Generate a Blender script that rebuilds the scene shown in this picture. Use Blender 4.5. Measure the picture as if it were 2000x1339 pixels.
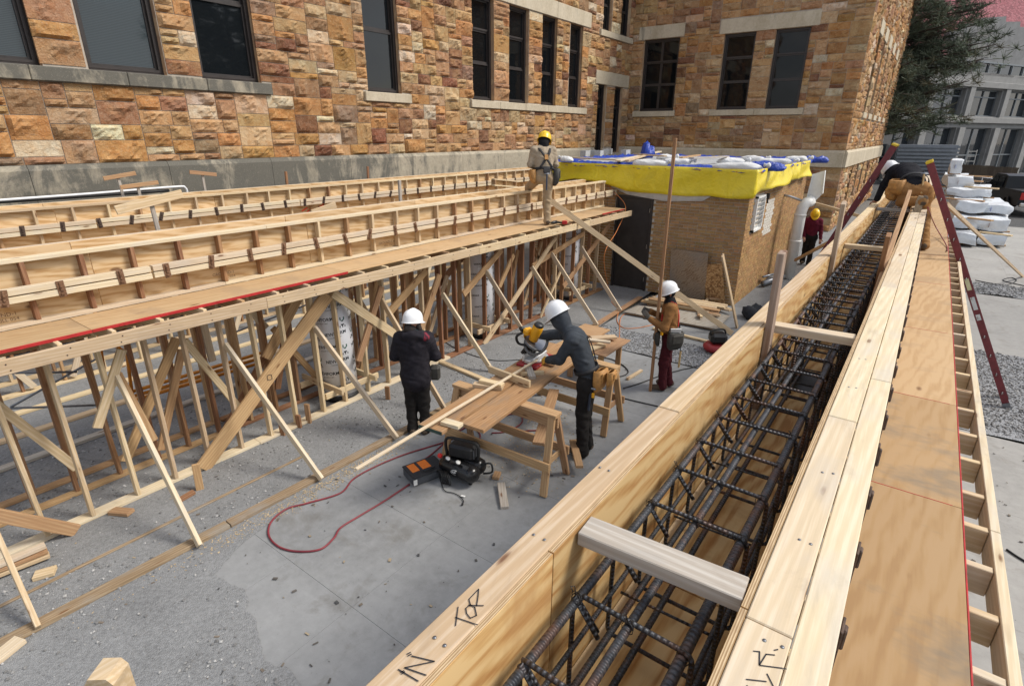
import bpy, math, random
import numpy as np
from mathutils import Matrix, Vector
for o in list(bpy.data.objects): bpy.data.objects.remove(o)
SC=bpy.context.scene; COL=SC.collection
rnd=random.Random(7)
# ---------------------------------------------------------------- camera
H=3.8; FPX=1069.54
CM=np.array([[0.5922956,-0.8057041,0.0051816],[-0.2841835,-0.2149203,-0.9343709],[0.7539401,0.5519513,-0.3562641]])
cam=bpy.data.cameras.new('camera'); cam.sensor_width=36; cam.lens=FPX/2000*36; cam.clip_end=800; cam.clip_start=.02
camo=bpy.data.objects.new('camera',cam); COL.objects.link(camo); SC.camera=camo
r0,r1,r2=CM
camo.matrix_world=Matrix(((r0[0],-r1[0],-r2[0],0),(r0[1],-r1[1],-r2[1],0),(r0[2],-r1[2],-r2[2],H),(0,0,0,1)))
# ---------------------------------------------------------------- world and sun
SUN=Vector((0.62,-1.0,1.25)).normalized()      # direction towards the sun
w=bpy.data.worlds.new('World'); SC.world=w; w.use_nodes=True
nt=w.node_tree; bg=nt.nodes['Background']
sky=nt.nodes.new('ShaderNodeTexSky'); sky.sky_type='NISHITA'; sky.sun_disc=False
sky.sun_elevation=math.asin(SUN.z); sky.sun_rotation=math.atan2(SUN.x,SUN.y); sky.dust_density=2.0; sky.ozone_density=1.0
tc=nt.nodes.new('ShaderNodeTexCoord'); mp=nt.nodes.new('ShaderNodeMapping'); mp.inputs['Scale'].default_value=(1,1,2.4)
nz=nt.nodes.new('ShaderNodeTexNoise'); nz.inputs['Scale'].default_value=2.6; nz.inputs['Detail'].default_value=7; nz.inputs['Distortion'].default_value=.4
nt.links.new(tc.outputs['Generated'],mp.inputs[0]); nt.links.new(mp.outputs[0],nz.inputs['Vector'])
cr=nt.nodes.new('ShaderNodeValToRGB'); cr.color_ramp.elements[0].position=.42; cr.color_ramp.elements[1].position=.60
nt.links.new(nz.outputs[0],cr.inputs[0])
mx=nt.nodes.new('ShaderNodeMix'); mx.data_type='RGBA'; mx.inputs[7].default_value=(7.8,7.9,8.1,1)
nt.links.new(cr.outputs[0],mx.inputs[0]); nt.links.new(sky.outputs[0],mx.inputs[6]); nt.links.new(mx.outputs[2],bg.inputs[0])
bg.inputs[1].default_value=.105
sl=bpy.data.lights.new('sun','SUN'); sl.energy=2.4; sl.angle=math.radians(18); sl.color=(1,.95,.87)
so=bpy.data.objects.new('sun',sl); COL.objects.link(so); so.rotation_euler=SUN.to_track_quat('Z','Y').to_euler(); so.location=(0,-20,30)
SC.view_settings.view_transform='Standard'; SC.view_settings.look='None'; SC.view_settings.exposure=.55; SC.view_settings.gamma=1
SC.render.engine='CYCLES'
# ---------------------------------------------------------------- placement helpers (a pixel of the photo seen on a real plane)
def ray(px,py):
    return CM.T@np.array([(px-1000)/FPX,(py-669.5)/FPX,1.0])
def G(px,py,z=0.):
    d=ray(px,py); t=(z-H)/d[2]; return Vector((t*d[0],t*d[1],z))
def PY(px,py,y):
    d=ray(px,py); t=y/d[1]; return Vector((t*d[0],y,H+t*d[2]))
def PX(px,py,x):
    d=ray(px,py); t=x/d[0]; return Vector((x,t*d[1],H+t*d[2]))
def PP(px,py,p0,n):
    d=Vector(ray(px,py)); o=Vector((0,0,H)); t=(Vector(p0)-o).dot(n)/d.dot(n); return o+d*t
def proj(p):
    q=CM@(np.array(p,float)-np.array([0,0,H])); return 1000+FPX*q[0]/q[2],669.5+FPX*q[1]/q[2],q[2]
# ---------------------------------------------------------------- object helpers
W={}
def place(o,mw,parent=None):
    W[o.name]=mw.copy()
    if parent is not None:
        o.parent=parent; o.matrix_basis=W[parent.name].inverted()@mw
    else: o.matrix_basis=mw
def tag(o,label,cat,group=None):
    o['label']=label; o['category']=cat
    if group: o['group']=group
    return o
def thing(name,label,cat,loc,group=None):
    o=bpy.data.objects.new(name,None); COL.objects.link(o); o.empty_display_size=.2
    place(o,Matrix.Translation(Vector(loc))); return tag(o,label,cat,group)
def struct(o): o['kind']='structure'; return o
def stuff(o): o['kind']='stuff'; return o
def link(name,me,mw,parent=None):
    o=bpy.data.objects.new(name,me); COL.objects.link(o); place(o,mw,parent); return o
def addmats(me,mats):
    for m in (mats if isinstance(mats,(list,tuple)) else [mats]): me.materials.append(m)
def mesh(name,v,f,mats,parent=None,smooth=False,org=None,mi=None,attr=None):
    """world-space vertices; origin moved to org (or the parent's origin / the mesh centre)"""
    v=np.asarray(v,float)
    if org is None: org=v.mean(0)
    org=np.asarray(org,float)
    me=bpy.data.meshes.new(name); me.from_pydata((v-org).tolist(),[],[list(map(int,q)) for q in f]); addmats(me,mats)
    if mi is not None: me.polygons.foreach_set('material_index',np.asarray(mi,dtype=np.int32))
    if smooth: me.polygons.foreach_set('use_smooth',np.ones(len(me.polygons),dtype=bool))
    if attr is not None:
        for k,a in attr.items():
            a=np.asarray(a,dtype=np.float32)
            if a.ndim==2:
                at=me.attributes.new(k,'FLOAT_COLOR','POINT'); c=np.ones((len(v),4),np.float32); c[:,:3]=a[:,:3]; at.data.foreach_set('color',c.ravel())
            else:
                at=me.attributes.new(k,'FLOAT','POINT'); at.data.foreach_set('value',a)
    me.update()
    return link(name,me,Matrix.Translation(Vector(org)),parent)
_bc={}
def boxmesh(l,w_,h,mats,ch=.003):
    key=(round(l,4),round(w_,4),round(h,4),ch,tuple(m.name for m in (mats if isinstance(mats,(list,tuple)) else [mats])))
    if key in _bc: return _bc[key]
    ch=min(ch,l/3,w_/3,h/3)
    x,y,z=l/2,w_/2,h/2
    me=bpy.data.meshes.new('board')
    if ch<=0:
        v=[(sx*x,sy*y,sz*z) for sx in(-1,1) for sy in(-1,1) for sz in(-1,1)]
        f=[(0,1,3,2),(4,6,7,5),(0,4,5,1),(2,3,7,6),(0,2,6,4),(1,5,7,3)]
    else:
        v=[];idx={}
        for sx in(-1,1):
            for sy in(-1,1):
                for sz in(-1,1):
                    for a in range(3):
                        d=[x-ch,y-ch,z-ch]; d[a]+=ch
                        idx[(sx,sy,sz,a)]=len(v); v.append((sx*d[0],sy*d[1],sz*d[2]))
        f=[]
        S=(-1,1)
        for s in S:
            q=[idx[(s,-1,-1,0)],idx[(s,1,-1,0)],idx[(s,1,1,0)],idx[(s,-1,1,0)]]; f.append(q if s>0 else q[::-1])
            q=[idx[(-1,s,-1,1)],idx[(-1,s,1,1)],idx[(1,s,1,1)],idx[(1,s,-1,1)]]; f.append(q if s>0 else q[::-1])
            q=[idx[(-1,-1,s,2)],idx[(1,-1,s,2)],idx[(1,1,s,2)],idx[(-1,1,s,2)]]; f.append(q if s>0 else q[::-1])
        for a in range(3):
            b,c=[(1,2),(2,0),(0,1)][a]
            for sb in S:
                for sc in S:
                    def k(sa,ax):
                        t=[0,0,0]; t[a]=sa; t[b]=sb; t[c]=sc; return idx[(t[0],t[1],t[2],ax)]
                    q=[k(-1,b),k(1,b),k(1,c),k(-1,c)]; f.append(q if sb*sc<0 else q[::-1])
        for sx in S:
            for sy in S:
                for sz in S:
                    q=[idx[(sx,sy,sz,0)],idx[(sx,sy,sz,1)],idx[(sx,sy,sz,2)]]; f.append(q if sx*sy*sz>0 else q[::-1])
    me.from_pydata(v,[],f); addmats(me,mats); me.update(); _bc[key]=me
    return me
def rotm(ex=(1,0,0),up=(0,0,1)):
    X=Vector(ex).normalized(); Z=Vector(up); Z=Z-X*Z.dot(X)
    if Z.length<1e-4: Z=Vector((0,1,0))-X*X.y
    Z.normalize(); Y=Z.cross(X); return Matrix((X,Y,Z)).transposed().to_4x4()
def box(name,c,dims,mats,parent=None,ex=(1,0,0),up=(0,0,1),ch=.003):
    me=boxmesh(*dims,mats,ch); return link(name,me,Matrix.Translation(Vector(c))@rotm(ex,up),parent)
def board(name,p0,p1,w_,h,mats,parent=None,up=(0,0,1),ch=.003):
    p0=Vector(p0);p1=Vector(p1); return box(name,(p0+p1)/2,((p1-p0).length,w_,h),mats,parent,p1-p0,up,ch)
class MB:
    """collects shapes into one mesh (world space)"""
    def __init__(s): s.v=[];s.f=[];s.m=[];s.sm=[]
    def add(s,v,f,m=0,sm=False):
        b=len(s.v); s.v+= [tuple(q) for q in v]; s.f+=[[b+i for i in q] for q in f]; s.m+=[m]*len(f); s.sm+=[sm]*len(f)
    def box(s,c,d,ex=(1,0,0),up=(0,0,1),m=0,ch=0.):
        me=boxmesh(*d,[DUMMY],ch); T=Matrix.Translation(Vector(c))@rotm(ex,up)
        s.add([T@q.co for q in me.vertices],[list(p.vertices) for p in me.polygons],m)
    def bar(s,p0,p1,a,b,up=(0,0,1),m=0,ch=0.):
        p0=Vector(p0);p1=Vector(p1); s.box((p0+p1)/2,((p1-p0).length,a,b),p1-p0,up,m,ch)
    def tube(s,pts,r,n=8,m=0,caps=True,closed=False):
        v,f,_=sweep(pts,r,n,caps,closed); s.add(v,f,m,True)
    def lathe(s,prof,o,ax=(0,0,1),n=16,m=0,sm=True,sx=1.,sy=1.,ref=(1,0,0)):
        R=rotm(ref,ax).to_3x3(); o=Vector(o); v=[];f=[]
        for (r,z) in prof:
            for i in range(n):
                a=2*math.pi*i/n; v.append(o+R@Vector((r*math.cos(a)*sx,r*math.sin(a)*sy,z)))
        for j in range(len(prof)-1):
            for i in range(n): f.append([j*n+i,j*n+(i+1)%n,(j+1)*n+(i+1)%n,(j+1)*n+i])
        f.append(list(range(n))[::-1]); f.append([(len(prof)-1)*n+i for i in range(n)])
        s.add(v,f,m,sm)
    def prism(s,poly,ax,depth,m=0):
        ax=Vector(ax).normalized()*depth; n=len(poly); v=[Vector(p) for p in poly]+[Vector(p)+ax for p in poly]
        f=[list(range(n))[::-1],[n+i for i in range(n)]]+[[i,(i+1)%n,n+(i+1)%n,n+i] for i in range(n)]
        s.add(v,f,m)
    def build(s,name,mats,parent=None,org=None):
        o=mesh(name,s.v,s.f,mats,parent,org=org,mi=s.m); o.data.polygons.foreach_set('use_smooth',s.sm); return o
def sweep(pts,r,n=8,caps=True,closed=False):
    P=[Vector(p) for p in pts]; k=len(P); v=[];f=[];al=[]
    rr=r if isinstance(r,(list,tuple)) else [r]*k
    up=None;L=0
    for i,p in enumerate(P):
        a=P[(i-1)%k] if (i>0 or closed) else P[i]; b=P[(i+1)%k] if (i<k-1 or closed) else P[i]
        t=(b-a).normalized()
        if up is None:
            up=Vector((0,0,1)) if abs(t.z)<.9 else Vector((1,0,0))
        u=(up-t*up.dot(t)).normalized(); s_=t.cross(u); up=u
        if i>0: L+=(P[i]-P[i-1]).length
        for j in range(n):
            q=2*math.pi*j/n; v.append(p+(u*math.cos(q)+s_*math.sin(q))*rr[i]); al.append(L)
    for i in range(k if closed else k-1):
        for j in range(n):
            a=i*n;b=((i+1)%k)*n; f.append([a+j,b+j,b+(j+1)%n,a+(j+1)%n])
    if caps and not closed: f+= [[j for j in range(n)],[(k-1)*n+j for j in range(n)][::-1]]
    return v,f,al
def tube(name,pts,r,mats,parent=None,n=8,closed=False,org=None):
    v,f,al=sweep(pts,r,n,True,closed); return mesh(name,v,f,mats,parent,smooth=True,attr={'along':al},org=org)
def smoothpath(P,sub=6,closed=False):
    P=[Vector(p) for p in P]; out=[];n=len(P)
    for i in range(n if closed else n-1):
        p0=P[(i-1)%n] if (i>0 or closed) else P[i]; p1=P[i]; p2=P[(i+1)%n]; p3=P[(i+2)%n] if (i<n-2 or closed) else P[(i+1)%n]
        for s in range(sub):
            t=s/sub; out.append(.5*((2*p1)+(p2-p0)*t+(2*p0-5*p1+4*p2-p3)*t*t+(3*p1-p0-3*p2+p3)*t**3))
    if not closed: out.append(P[-1])
    return out
def textmesh(body,size,bold=0.):
    cu=bpy.data.curves.new('t','FONT'); cu.body=body; cu.size=size; cu.offset=bold; cu.align_x='CENTER'; cu.align_y='CENTER'; cu.resolution_u=2
    o=bpy.data.objects.new('t',cu); COL.objects.link(o); dg=bpy.context.evaluated_depsgraph_get()
    me=bpy.data.meshes.new_from_object(o.evaluated_get(dg)); v=[tuple(q.co) for q in me.vertices]; f=[list(p.vertices) for p in me.polygons]
    bpy.data.objects.remove(o); bpy.data.curves.remove(cu); bpy.data.meshes.remove(me); return v,f
# ---------------------------------------------------------------- materials
def newmat(name,rough=.8,metal=0.,col=(.5,.5,.5),spec=None):
    m=bpy.data.materials.new(name); m.use_nodes=True; b=m.node_tree.nodes['Principled BSDF']
    b.inputs['Roughness'].default_value=rough; b.inputs['Metallic'].default_value=metal; b.inputs['Base Color'].default_value=(*col,1)
    if spec is not None: b.inputs['Specular IOR Level'].default_value=spec
    return m
DUMMY=newmat('plain')
class NT:
    def __init__(s,m): s.m=m; s.t=m.node_tree; s.b=s.t.nodes['Principled BSDF']
    def n(s,ty,ins=None,**kw):
        q=s.t.nodes.new(ty)
        for k,v in kw.items(): setattr(q,k,v)
        for k,v in (ins or {}).items(): s.put(q.inputs[k],v)
        return q
    def put(s,sock,v):
        if isinstance(v,bpy.types.NodeSocket): s.t.links.new(v,sock)
        else:
            if sock.type=='RGBA' and len(v)==3: v=(*v,1)
            sock.default_value=v
    def obj(s,off=True):
        c=s.n('ShaderNodeTexCoord').outputs['Object']
        if off:
            r=s.n('ShaderNodeObjectInfo').outputs['Random']; k=s.n('ShaderNodeMath',{0:r,1:61.},operation='MULTIPLY').outputs[0]
            c=s.n('ShaderNodeVectorMath',{0:c,1:k},operation='ADD').outputs[0]
        return c
    def pos(s): return s.n('ShaderNodeNewGeometry').outputs['Position']
    def map(s,v,sc): return s.n('ShaderNodeMapping',{'Vector':v,'Scale':sc}).outputs[0]
    def noise(s,v,sc=5,det=4,ro=.5,dist=0): return s.n('ShaderNodeTexNoise',{'Vector':v,'Scale':sc,'Detail':det,'Roughness':ro,'Distortion':dist}).outputs[0]
    def vor(s,v,sc=5,feat='F1'): return s.n('ShaderNodeTexVoronoi',{'Vector':v,'Scale':sc},feature=feat)
    def ramp(s,f,st):
        q=s.n('ShaderNodeValToRGB',{0:f}); e=q.color_ramp.elements
        while len(e)<len(st): e.new(.5)
        for a,(p,c) in zip(e,st):
            a.position=p; a.color=(*(c if isinstance(c,(tuple,list)) else (c,c,c)),1)
        return q.outputs[0]
    def mix(s,f,a,b,mode='MIX'):
        q=s.n('ShaderNodeMix',data_type='RGBA',blend_type=mode); s.put(q.inputs[0],f); s.put(q.inputs[6],a); s.put(q.inputs[7],b); return q.outputs[2]
    def math(s,op,a,b=0.,c=0.): return s.n('ShaderNodeMath',{0:a,1:b,2:c},operation=op).outputs[0]
    def hsv(s,c,h=.5,sa=1.,v=1.): return s.n('ShaderNodeHueSaturation',{'Color':c,'Hue':h,'Saturation':sa,'Value':v}).outputs[0]
    def rand(s): return s.n('ShaderNodeObjectInfo').outputs['Random']
    def attr(s,name,out='Color'): return s.n('ShaderNodeAttribute',attribute_name=name).outputs[out]
    def bump(s,h,st=.3,d=.02): s.put(s.b.inputs['Normal'],s.n('ShaderNodeBump',{'Height':h,'Strength':st,'Distance':d}).outputs[0])
    def col(s,c): s.put(s.b.inputs['Base Color'],c)
    def rough(s,c): s.put(s.b.inputs['Roughness'],c)
def wood(name,c1,c2,knot=(.16,.07,.03),kn=True,var=.3,stain=None,fib=.5):
    m=newmat(name,.75); t=NT(m); t.b.inputs['Specular IOR Level'].default_value=.25; v=t.obj()
    a=t.noise(t.map(v,(.7,9,9)),2.0,4,.55,1.6); b=t.noise(t.map(v,(2.,110,110)),1.6,3,.6)
    ring=t.n('ShaderNodeTexWave',{'Vector':t.map(v,(.35,6,6)),'Scale':3.2,'Distortion':5.5,'Detail':2.,'Detail Scale':.8},bands_direction='DIAGONAL').outputs[1]
    f=t.math('MULTIPLY_ADD',b,fib,t.math('MULTIPLY',a,.55)); f=t.math('MULTIPLY_ADD',ring,.18,f)
    c=t.ramp(f,[(.44,tuple(q*.93 for q in c2)),(.60,c2),(.78,c1)])
    if kn:
        k=t.vor(t.map(v,(2.3,8.5,8.5)),1.0); kd=t.math('ADD',k.outputs['Distance'],t.math('MULTIPLY',a,.10))
        c=t.mix(t.ramp(kd,[(.125,.85),(.16,.0)]),c,knot); c=t.mix(t.ramp(kd,[(.14,.22),(.26,0.)]),c,knot)
    if stain: c=t.mix(t.ramp(t.noise(t.map(v,(1.,3,3)),2.5,4,.6),[(.5,0.),(.72,.75)]),c,stain)
    c=t.mix(t.ramp(t.noise(t.map(v,(1.,2.2,2.2)),1.6,7,.72,.6),[(.55,0.),(.74,.42)]),c,(.27,.225,.175))
    r=t.rand(); val=t.math('MULTIPLY_ADD',r,var,1-var*.6)
    c=t.hsv(c,t.math('MULTIPLY_ADD',r,.016,.492),1.,val); t.col(c)
    t.bump(t.math('MULTIPLY_ADD',b,.6,a),.12,.004); return m
SPRUCE=wood('spruce',(.66,.53,.365),(.57,.425,.255))
PALE=wood('pale_spruce',(.67,.57,.425),(.61,.49,.335),stain=(.54,.48,.40),var=.16)
FIR=wood('fir',(.36,.20,.11),(.26,.13,.065),knot=(.09,.04,.02))
TAN=wood('tan_lumber',(.50,.33,.18),(.40,.24,.125))
GREYWOOD=wood('weathered',(.54,.50,.44),(.42,.37,.31),stain=(.36,.35,.33))
OLDPLANK=wood('old_plank',(.36,.27,.18),(.24,.165,.10),stain=(.28,.26,.23))
def ply(name,c1,c2,dark,var=.12,sc=1.,stain=None):
    m=newmat(name,.7); t=NT(m); t.b.inputs['Specular IOR Level'].default_value=.25; v=t.obj()
    a=t.noise(t.map(v,(.55*sc,3.2*sc,3.2*sc)),1.5,6,.62,1.6)
    wv=t.n('ShaderNodeTexWave',{'Vector':t.map(v,(.5,3,3)),'Scale':2.6,'Distortion':9.,'Detail':3.,'Detail Scale':1.1},bands_direction='DIAGONAL').outputs[1]
    b=t.noise(t.map(v,(3.,70,70)),1.5,3,.6)
    f=t.math('MULTIPLY_ADD',wv,.26,t.math('MULTIPLY',a,.78)); f=t.math('MULTIPLY_ADD',b,.24,f)
    c=t.ramp(f,[(.45,dark),(.58,c2),(.72,c1)])
    k=t.vor(t.map(v,(1.6,4,4)),1.0); c=t.mix(t.ramp(k.outputs['Distance'],[(.055,.8),(.10,0.)]),c,(.12,.05,.02))
    if stain: c=t.mix(t.ramp(t.noise(t.map(v,(1.5,.8,1)),1.7,5,.65),[(.53,0.),(.66,.8)]),c,stain)
    r=t.rand(); c=t.hsv(c,.5,1.,t.math('MULTIPLY_ADD',r,var*2,1-var)); t.col(c); t.bump(f,.06,.004); return m
PLY=ply('fir_plywood',(.66,.48,.28),(.59,.405,.215),(.47,.285,.125))
PLYIN=ply('form_plywood',(.60,.42,.205),(.52,.325,.135),(.39,.20,.07),sc=1.4,stain=(.42,.24,.10))
DECK=ply('deck_plywood',(.49,.335,.185),(.46,.305,.16),(.42,.27,.135),sc=.8,stain=(.38,.26,.15))
def plyedge():
    m=newmat('ply_edge',.85); t=NT(m); v=t.obj(False)
    st=t.n('ShaderNodeSeparateXYZ',{0:v}).outputs[1]; f=t.math('FRACT',t.math('MULTIPLY',st,165.))
    c=t.ramp(f,[(.0,(.55,.40,.23)),(.45,(.62,.48,.3)),(.55,(.30,.19,.09)),(1.,(.35,.23,.12))]); c=t.mix(t.ramp(t.noise(t.map(v,(9,60,60)),2,3),[(.4,0.),(.7,.5)]),c,(.2,.12,.06)); t.col(c); return m
PLYEDGE=plyedge()
def simple(name,col,rough=.6,metal=0.,nsc=8,namp=.15,bump=0.,bd=.01,spec=None,wpos=False):
    m=newmat(name,rough,metal,col,spec); t=NT(m); v=t.pos() if wpos else t.obj(); f=t.noise(v,nsc,5,.6)
    lo=tuple(c*(1-namp) for c in col); hi=tuple(min(1,c*(1+namp)) for c in col)
    t.col(t.ramp(f,[(.3,lo),(.7,hi)]))
    t.rough(t.math('MULTIPLY_ADD',f,.25,max(.02,rough-.12)))
    if bump: t.bump(f,bump,bd)
    return m
# ================================================================ ground
def concrete_mat(name,base,amp=.16):
    m=newmat(name,.85,spec=.3); t=NT(m); p=t.pos()
    a=t.noise(p,.9,6,.6,.3); b=t.noise(p,9,5,.65); c=t.noise(p,120,2,.5)
    lo=tuple(q*(1-amp*1.3) for q in base); hi=tuple(q*(1+amp) for q in base)
    f=t.math('MULTIPLY_ADD',b,.45,t.math('MULTIPLY',a,.6)); f=t.math('MULTIPLY_ADD',c,.16,f)
    col=t.ramp(f,[(.40,lo),(.60,base),(.80,hi)])
    st=t.noise(t.n('ShaderNodeVectorMath',{0:p,1:(3.1,7.7,0)},operation='ADD').outputs[0],1.7,5,.7,.5)
    col=t.mix(t.ramp(st,[(.55,0.),(.72,.75)]),col,(base[0]*.60,base[1]*.56,base[2]*.50))
    sp=t.vor(p,26); col=t.mix(t.ramp(t.math('ADD',sp.outputs['Distance'],t.math('MULTIPLY',b,.35)),[(.20,.65),(.27,0.)]),col,(.09,.085,.08))
    hz=t.noise(t.map(p,(6.,1.2,1)),2.2,4,.7); col=t.mix(t.ramp(hz,[(.55,0.),(.75,.35)]),col,tuple(q*1.35 for q in base))
    t.col(col); t.bump(f,.25,.004); t.rough(t.math('MULTIPLY_ADD',a,.25,.68)); return m
CONC=concrete_mat('concrete',(.25,.253,.253),.2)
CONC2=concrete_mat('pale_concrete',(.33,.32,.30))
def gravel_mat(name,c,sc=70,contrast=.45,bmp=.7):
    m=newmat(name,.95,spec=.15); t=NT(m); p=t.pos(); v=t.vor(p,sc); n=t.noise(p,1.6,6,.65); n2=t.noise(p,24,4,.6)
    k=t.n('ShaderNodeSeparateColor',{0:v.outputs['Color']}).outputs[0]
    f=t.math('MULTIPLY_ADD',k,contrast,t.math('MULTIPLY',n,.5)); f=t.math('MULTIPLY_ADD',n2,.3,f)
    t.col(t.ramp(f,[(.30,tuple(q*.62 for q in c)),(.58,c),(.95,tuple(q*1.42 for q in c))])); t.bump(t.math('SUBTRACT',n2,v.outputs['Distance']),bmp,.02); return m
DUST=gravel_mat('gravel_dust',(.252,.255,.256),90,.27,.45)
GRAV=gravel_mat('gravel',(.30,.305,.315),55,.4)
ASPH=gravel_mat('asphalt',(.13,.13,.13),120,.3)
def sheet(name,poly,z,m):
    return struct(mesh(name,[(x,y,z) for x,y in poly],[list(range(len(poly)))],m,org=(poly[0][0],poly[0][1],z)))
SOIL=gravel_mat('soil',(.21,.20,.185),60,.3)
sheet('ground',[(-60,-250),(350,-250),(350,250),(-60,250)],-.10,SOIL)
yl=[-.1,1.1,2.2,3.22,4.13,4.98]; xl=[-1.5,.2,1.2,2.09,3.21,4.4,5.6,6.8,7.95,8.98]
slab=struct(mesh('concrete_slab',[(-1.5,-.09,-.06),(13.2,-.09,-.06),(13.2,5,-.06),(-1.5,5,-.06)],[[0,1,2,3]],SOIL))
def panels(xs,ys,m,par):
    for a,b in zip(xs[:-1],xs[1:]):
        for c,d in zip(ys[:-1],ys[1:]):
            g=.0010; box('slab_panel',((a+b)/2,(c+d)/2,-.04),(b-a-2*g,d-c-2*g,.08),m,par,ch=.001)
panels(xl,yl,CONC,slab); panels([10.06,11.3,12.5,13.2],yl,CONC,slab)
panels([13.2,15.4,17.6,20],[-.1,1.5,3.1],CONC,slab)
pav=struct(mesh('pavement',[(-3,-14,-.06),(34,-14,-.06),(34,-.1,-.06),(-3,-.1,-.06)],[[0,1,2,3]],SOIL))
panels([-2,1,3.4,5.2,7.1,9.1],[-13,-10,-7.2,-4.6,-2.6,-.1],CONC2,pav); panels([13.,14.6,16.4,18.2],[-13,-10,-7.2,-4.6,-2.6,-.1],CONC2,pav); panels([19.7,22.,24.5,27,30,33.5],[-13,-10,-7.2,-4.6,-2.4,-.1],CONC2,pav)
sheet('road',[(33.6,-60),(90,-60),(90,60),(43,60),(43,-1),(33.6,-1)],-.03,ASPH)
rs=np.random.RandomState(3)
def irregular(pts,n=10,amp=.05):
    out=[]
    for i in range(len(pts)-1):
        a=np.array(pts[i]);b=np.array(pts[i+1])
        for k in range(n): out.append(tuple(a+(b-a)*k/n+rs.randn(2)*amp*(0 if k==0 else 1)))
    out.append(pts[-1]); return out
edge=irregular([(1.40,2.93),(1.43,3.1),(1.35,3.34),(1.44,3.54),(1.53,3.78),(1.55,3.94),(1.645,4.14),(1.6,4.27),(1.57,4.53),(1.9,4.7),(2.6,4.86),(4.2,4.9),(8.9,4.93),(13.2,5.2)],5,.011)
sheet('gravel_yard',edge+[(13.2,12.6),(-3,12.6),(-3,-.4),(1.2,-.4),(1.32,1.2)],.006,DUST)
sheet('gravel_strip',[(8.98,-.1)]+irregular([(9.0,1.),(9.03,4.95)],14,.02)+irregular([(10.04,4.95),(10.12,-.1)],14,.02),.005,GRAV)
sheet('gravel_strip',irregular([(9.1,-.1),(9.25,-4),(9.6,-13)],8,.05)+irregular([(13.6,-13),(13.2,-4),(12.9,-.1)],8,.05),.005,GRAV)
sheet('gravel_strip',irregular([(18.3,-.1),(18.2,-4),(18.4,-13)],8,.06)+irregular([(20.,-13),(19.6,-4),(19.8,-.1)],8,.06),.005,GRAV)
sheet('side_path',[(13.2,-.1),(34,-.1),(34,3.0),(26.6,3.0),(26.6,12.6),(13.2,12.6)],.003,DUST)
def pebbles(name,n,fn,r0,r1,m,label):
    v=[];f=[];cc=[]
    for i in range(n):
        x,y=fn(); r=r0+(r1-r0)*rs.rand()**2.2; a=rs.rand(3)*6.3; q=np.array([[1,0,0],[-1,0,0],[0,1,0],[0,-1,0],[0,0,1],[0,0,-1]],float)*(r*(.6+.7*rs.rand(6)))[:,None]
        ca,sa=math.cos(a[0]),math.sin(a[0]); R=np.array([[ca,-sa,0],[sa,ca,0],[0,0,1]]); cb,sb=math.cos(a[1]),math.sin(a[1]); R=R@np.array([[1,0,0],[0,cb,-sb],[0,sb,cb]])
        q=q@R.T; q[:,2]*=.7; b=len(v); v+=(q+[x,y,.006+r*.35]).tolist(); f+=[[b,b+2,b+4],[b+2,b+1,b+4],[b+1,b+3,b+4],[b+3,b,b+4],[b+2,b,b+5],[b+1,b+2,b+5],[b+3,b+1,b+5],[b,b+3,b+5]]
        g=.15+.30*rs.rand()**1.8; cc+=[(g,g*.985,g*.96)]*6
    o=mesh(name,v,f,m,attr={'Col':cc},org=(v[0][0],v[0][1],0)); stuff(o); return tag(o,label,'gravel')
PEB=newmat('pebble',.9); NT(PEB).col(NT(PEB).attr('Col'))
def f1():
    while 1:
        x,y=rs.uniform(-.5,9.5),rs.uniform(1.5,8.6)
        if y>5.0 or x<1.35 or (x<1.6 and y>3.9): 
            if rs.rand()<.25+.75*(math.sin(x*2.1+y*1.3)*math.sin(y*2.7-x)>.0) : return x,y
pebbles('loose_gravel',9000,f1,.004,.019,PEB,'loose grey stone chips scattered under and before the long wooden platform')
pebbles('strip_gravel',5200,lambda:(rs.uniform(9.0,10.08),rs.uniform(1.2,5.0)),.008,.022,PEB,'grey gravel band crossing the slab behind the standing worker with the pole')
def f3(): return rs.uniform(9.25,13.1),-.3-rs.rand()**1.2*3.2
pebbles('side_gravel',9000,f3,.01,.026,PEB,'crushed grey gravel round the foot of the red ladder on the right')
pebbles('far_gravel',2200,lambda:(rs.uniform(18.3,19.7),rs.uniform(-4.5,-.3)),.015,.035,PEB,'narrow far gravel band on the right behind the ladder')
# ================================================================ stone building
YA,XB,YC=12.6,26.6,3.0; ZTOP=11.2
bld=thing('stone_building','rock-faced sandstone building with dark framed windows and pale limestone sills','building',(26.6,12.6,0))
STM=newmat('sandstone',.92,spec=.15); _t=NT(STM); _p=_t.pos(); _c=_t.attr('Col')
_n=_t.noise(_p,6.5,6,.65,.5); _n2=_t.noise(_p,34,4,.6); _n3=_t.noise(_p,2.2,3,.5)
_k=_t.mix(_t.ramp(_n,[(.40,0.),(.62,.6)]),_c,_t.mix(1.,_c,(.74,.52,.33),'MULTIPLY'))
_k=_t.mix(_t.ramp(_n3,[(.5,0.),(.72,.40)]),_k,(.47,.28,.13)); _k=_t.mix(_t.ramp(_n2,[(.52,0.),(.72,.30)]),_k,(.58,.47,.34))
_k=_t.mix(_t.ramp(_t.noise(_p,3.7,6,.7,.8),[(.60,0.),(.72,.55)]),_k,(.13,.11,.09)); _t.col(_k)
_t.bump(_t.math('MULTIPLY_ADD',_n2,.5,_n),.7,.05)
MORT=simple('mortar',(.42,.37,.31),.95,nsc=14,namp=.15,bump=.2,wpos=True)
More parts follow.
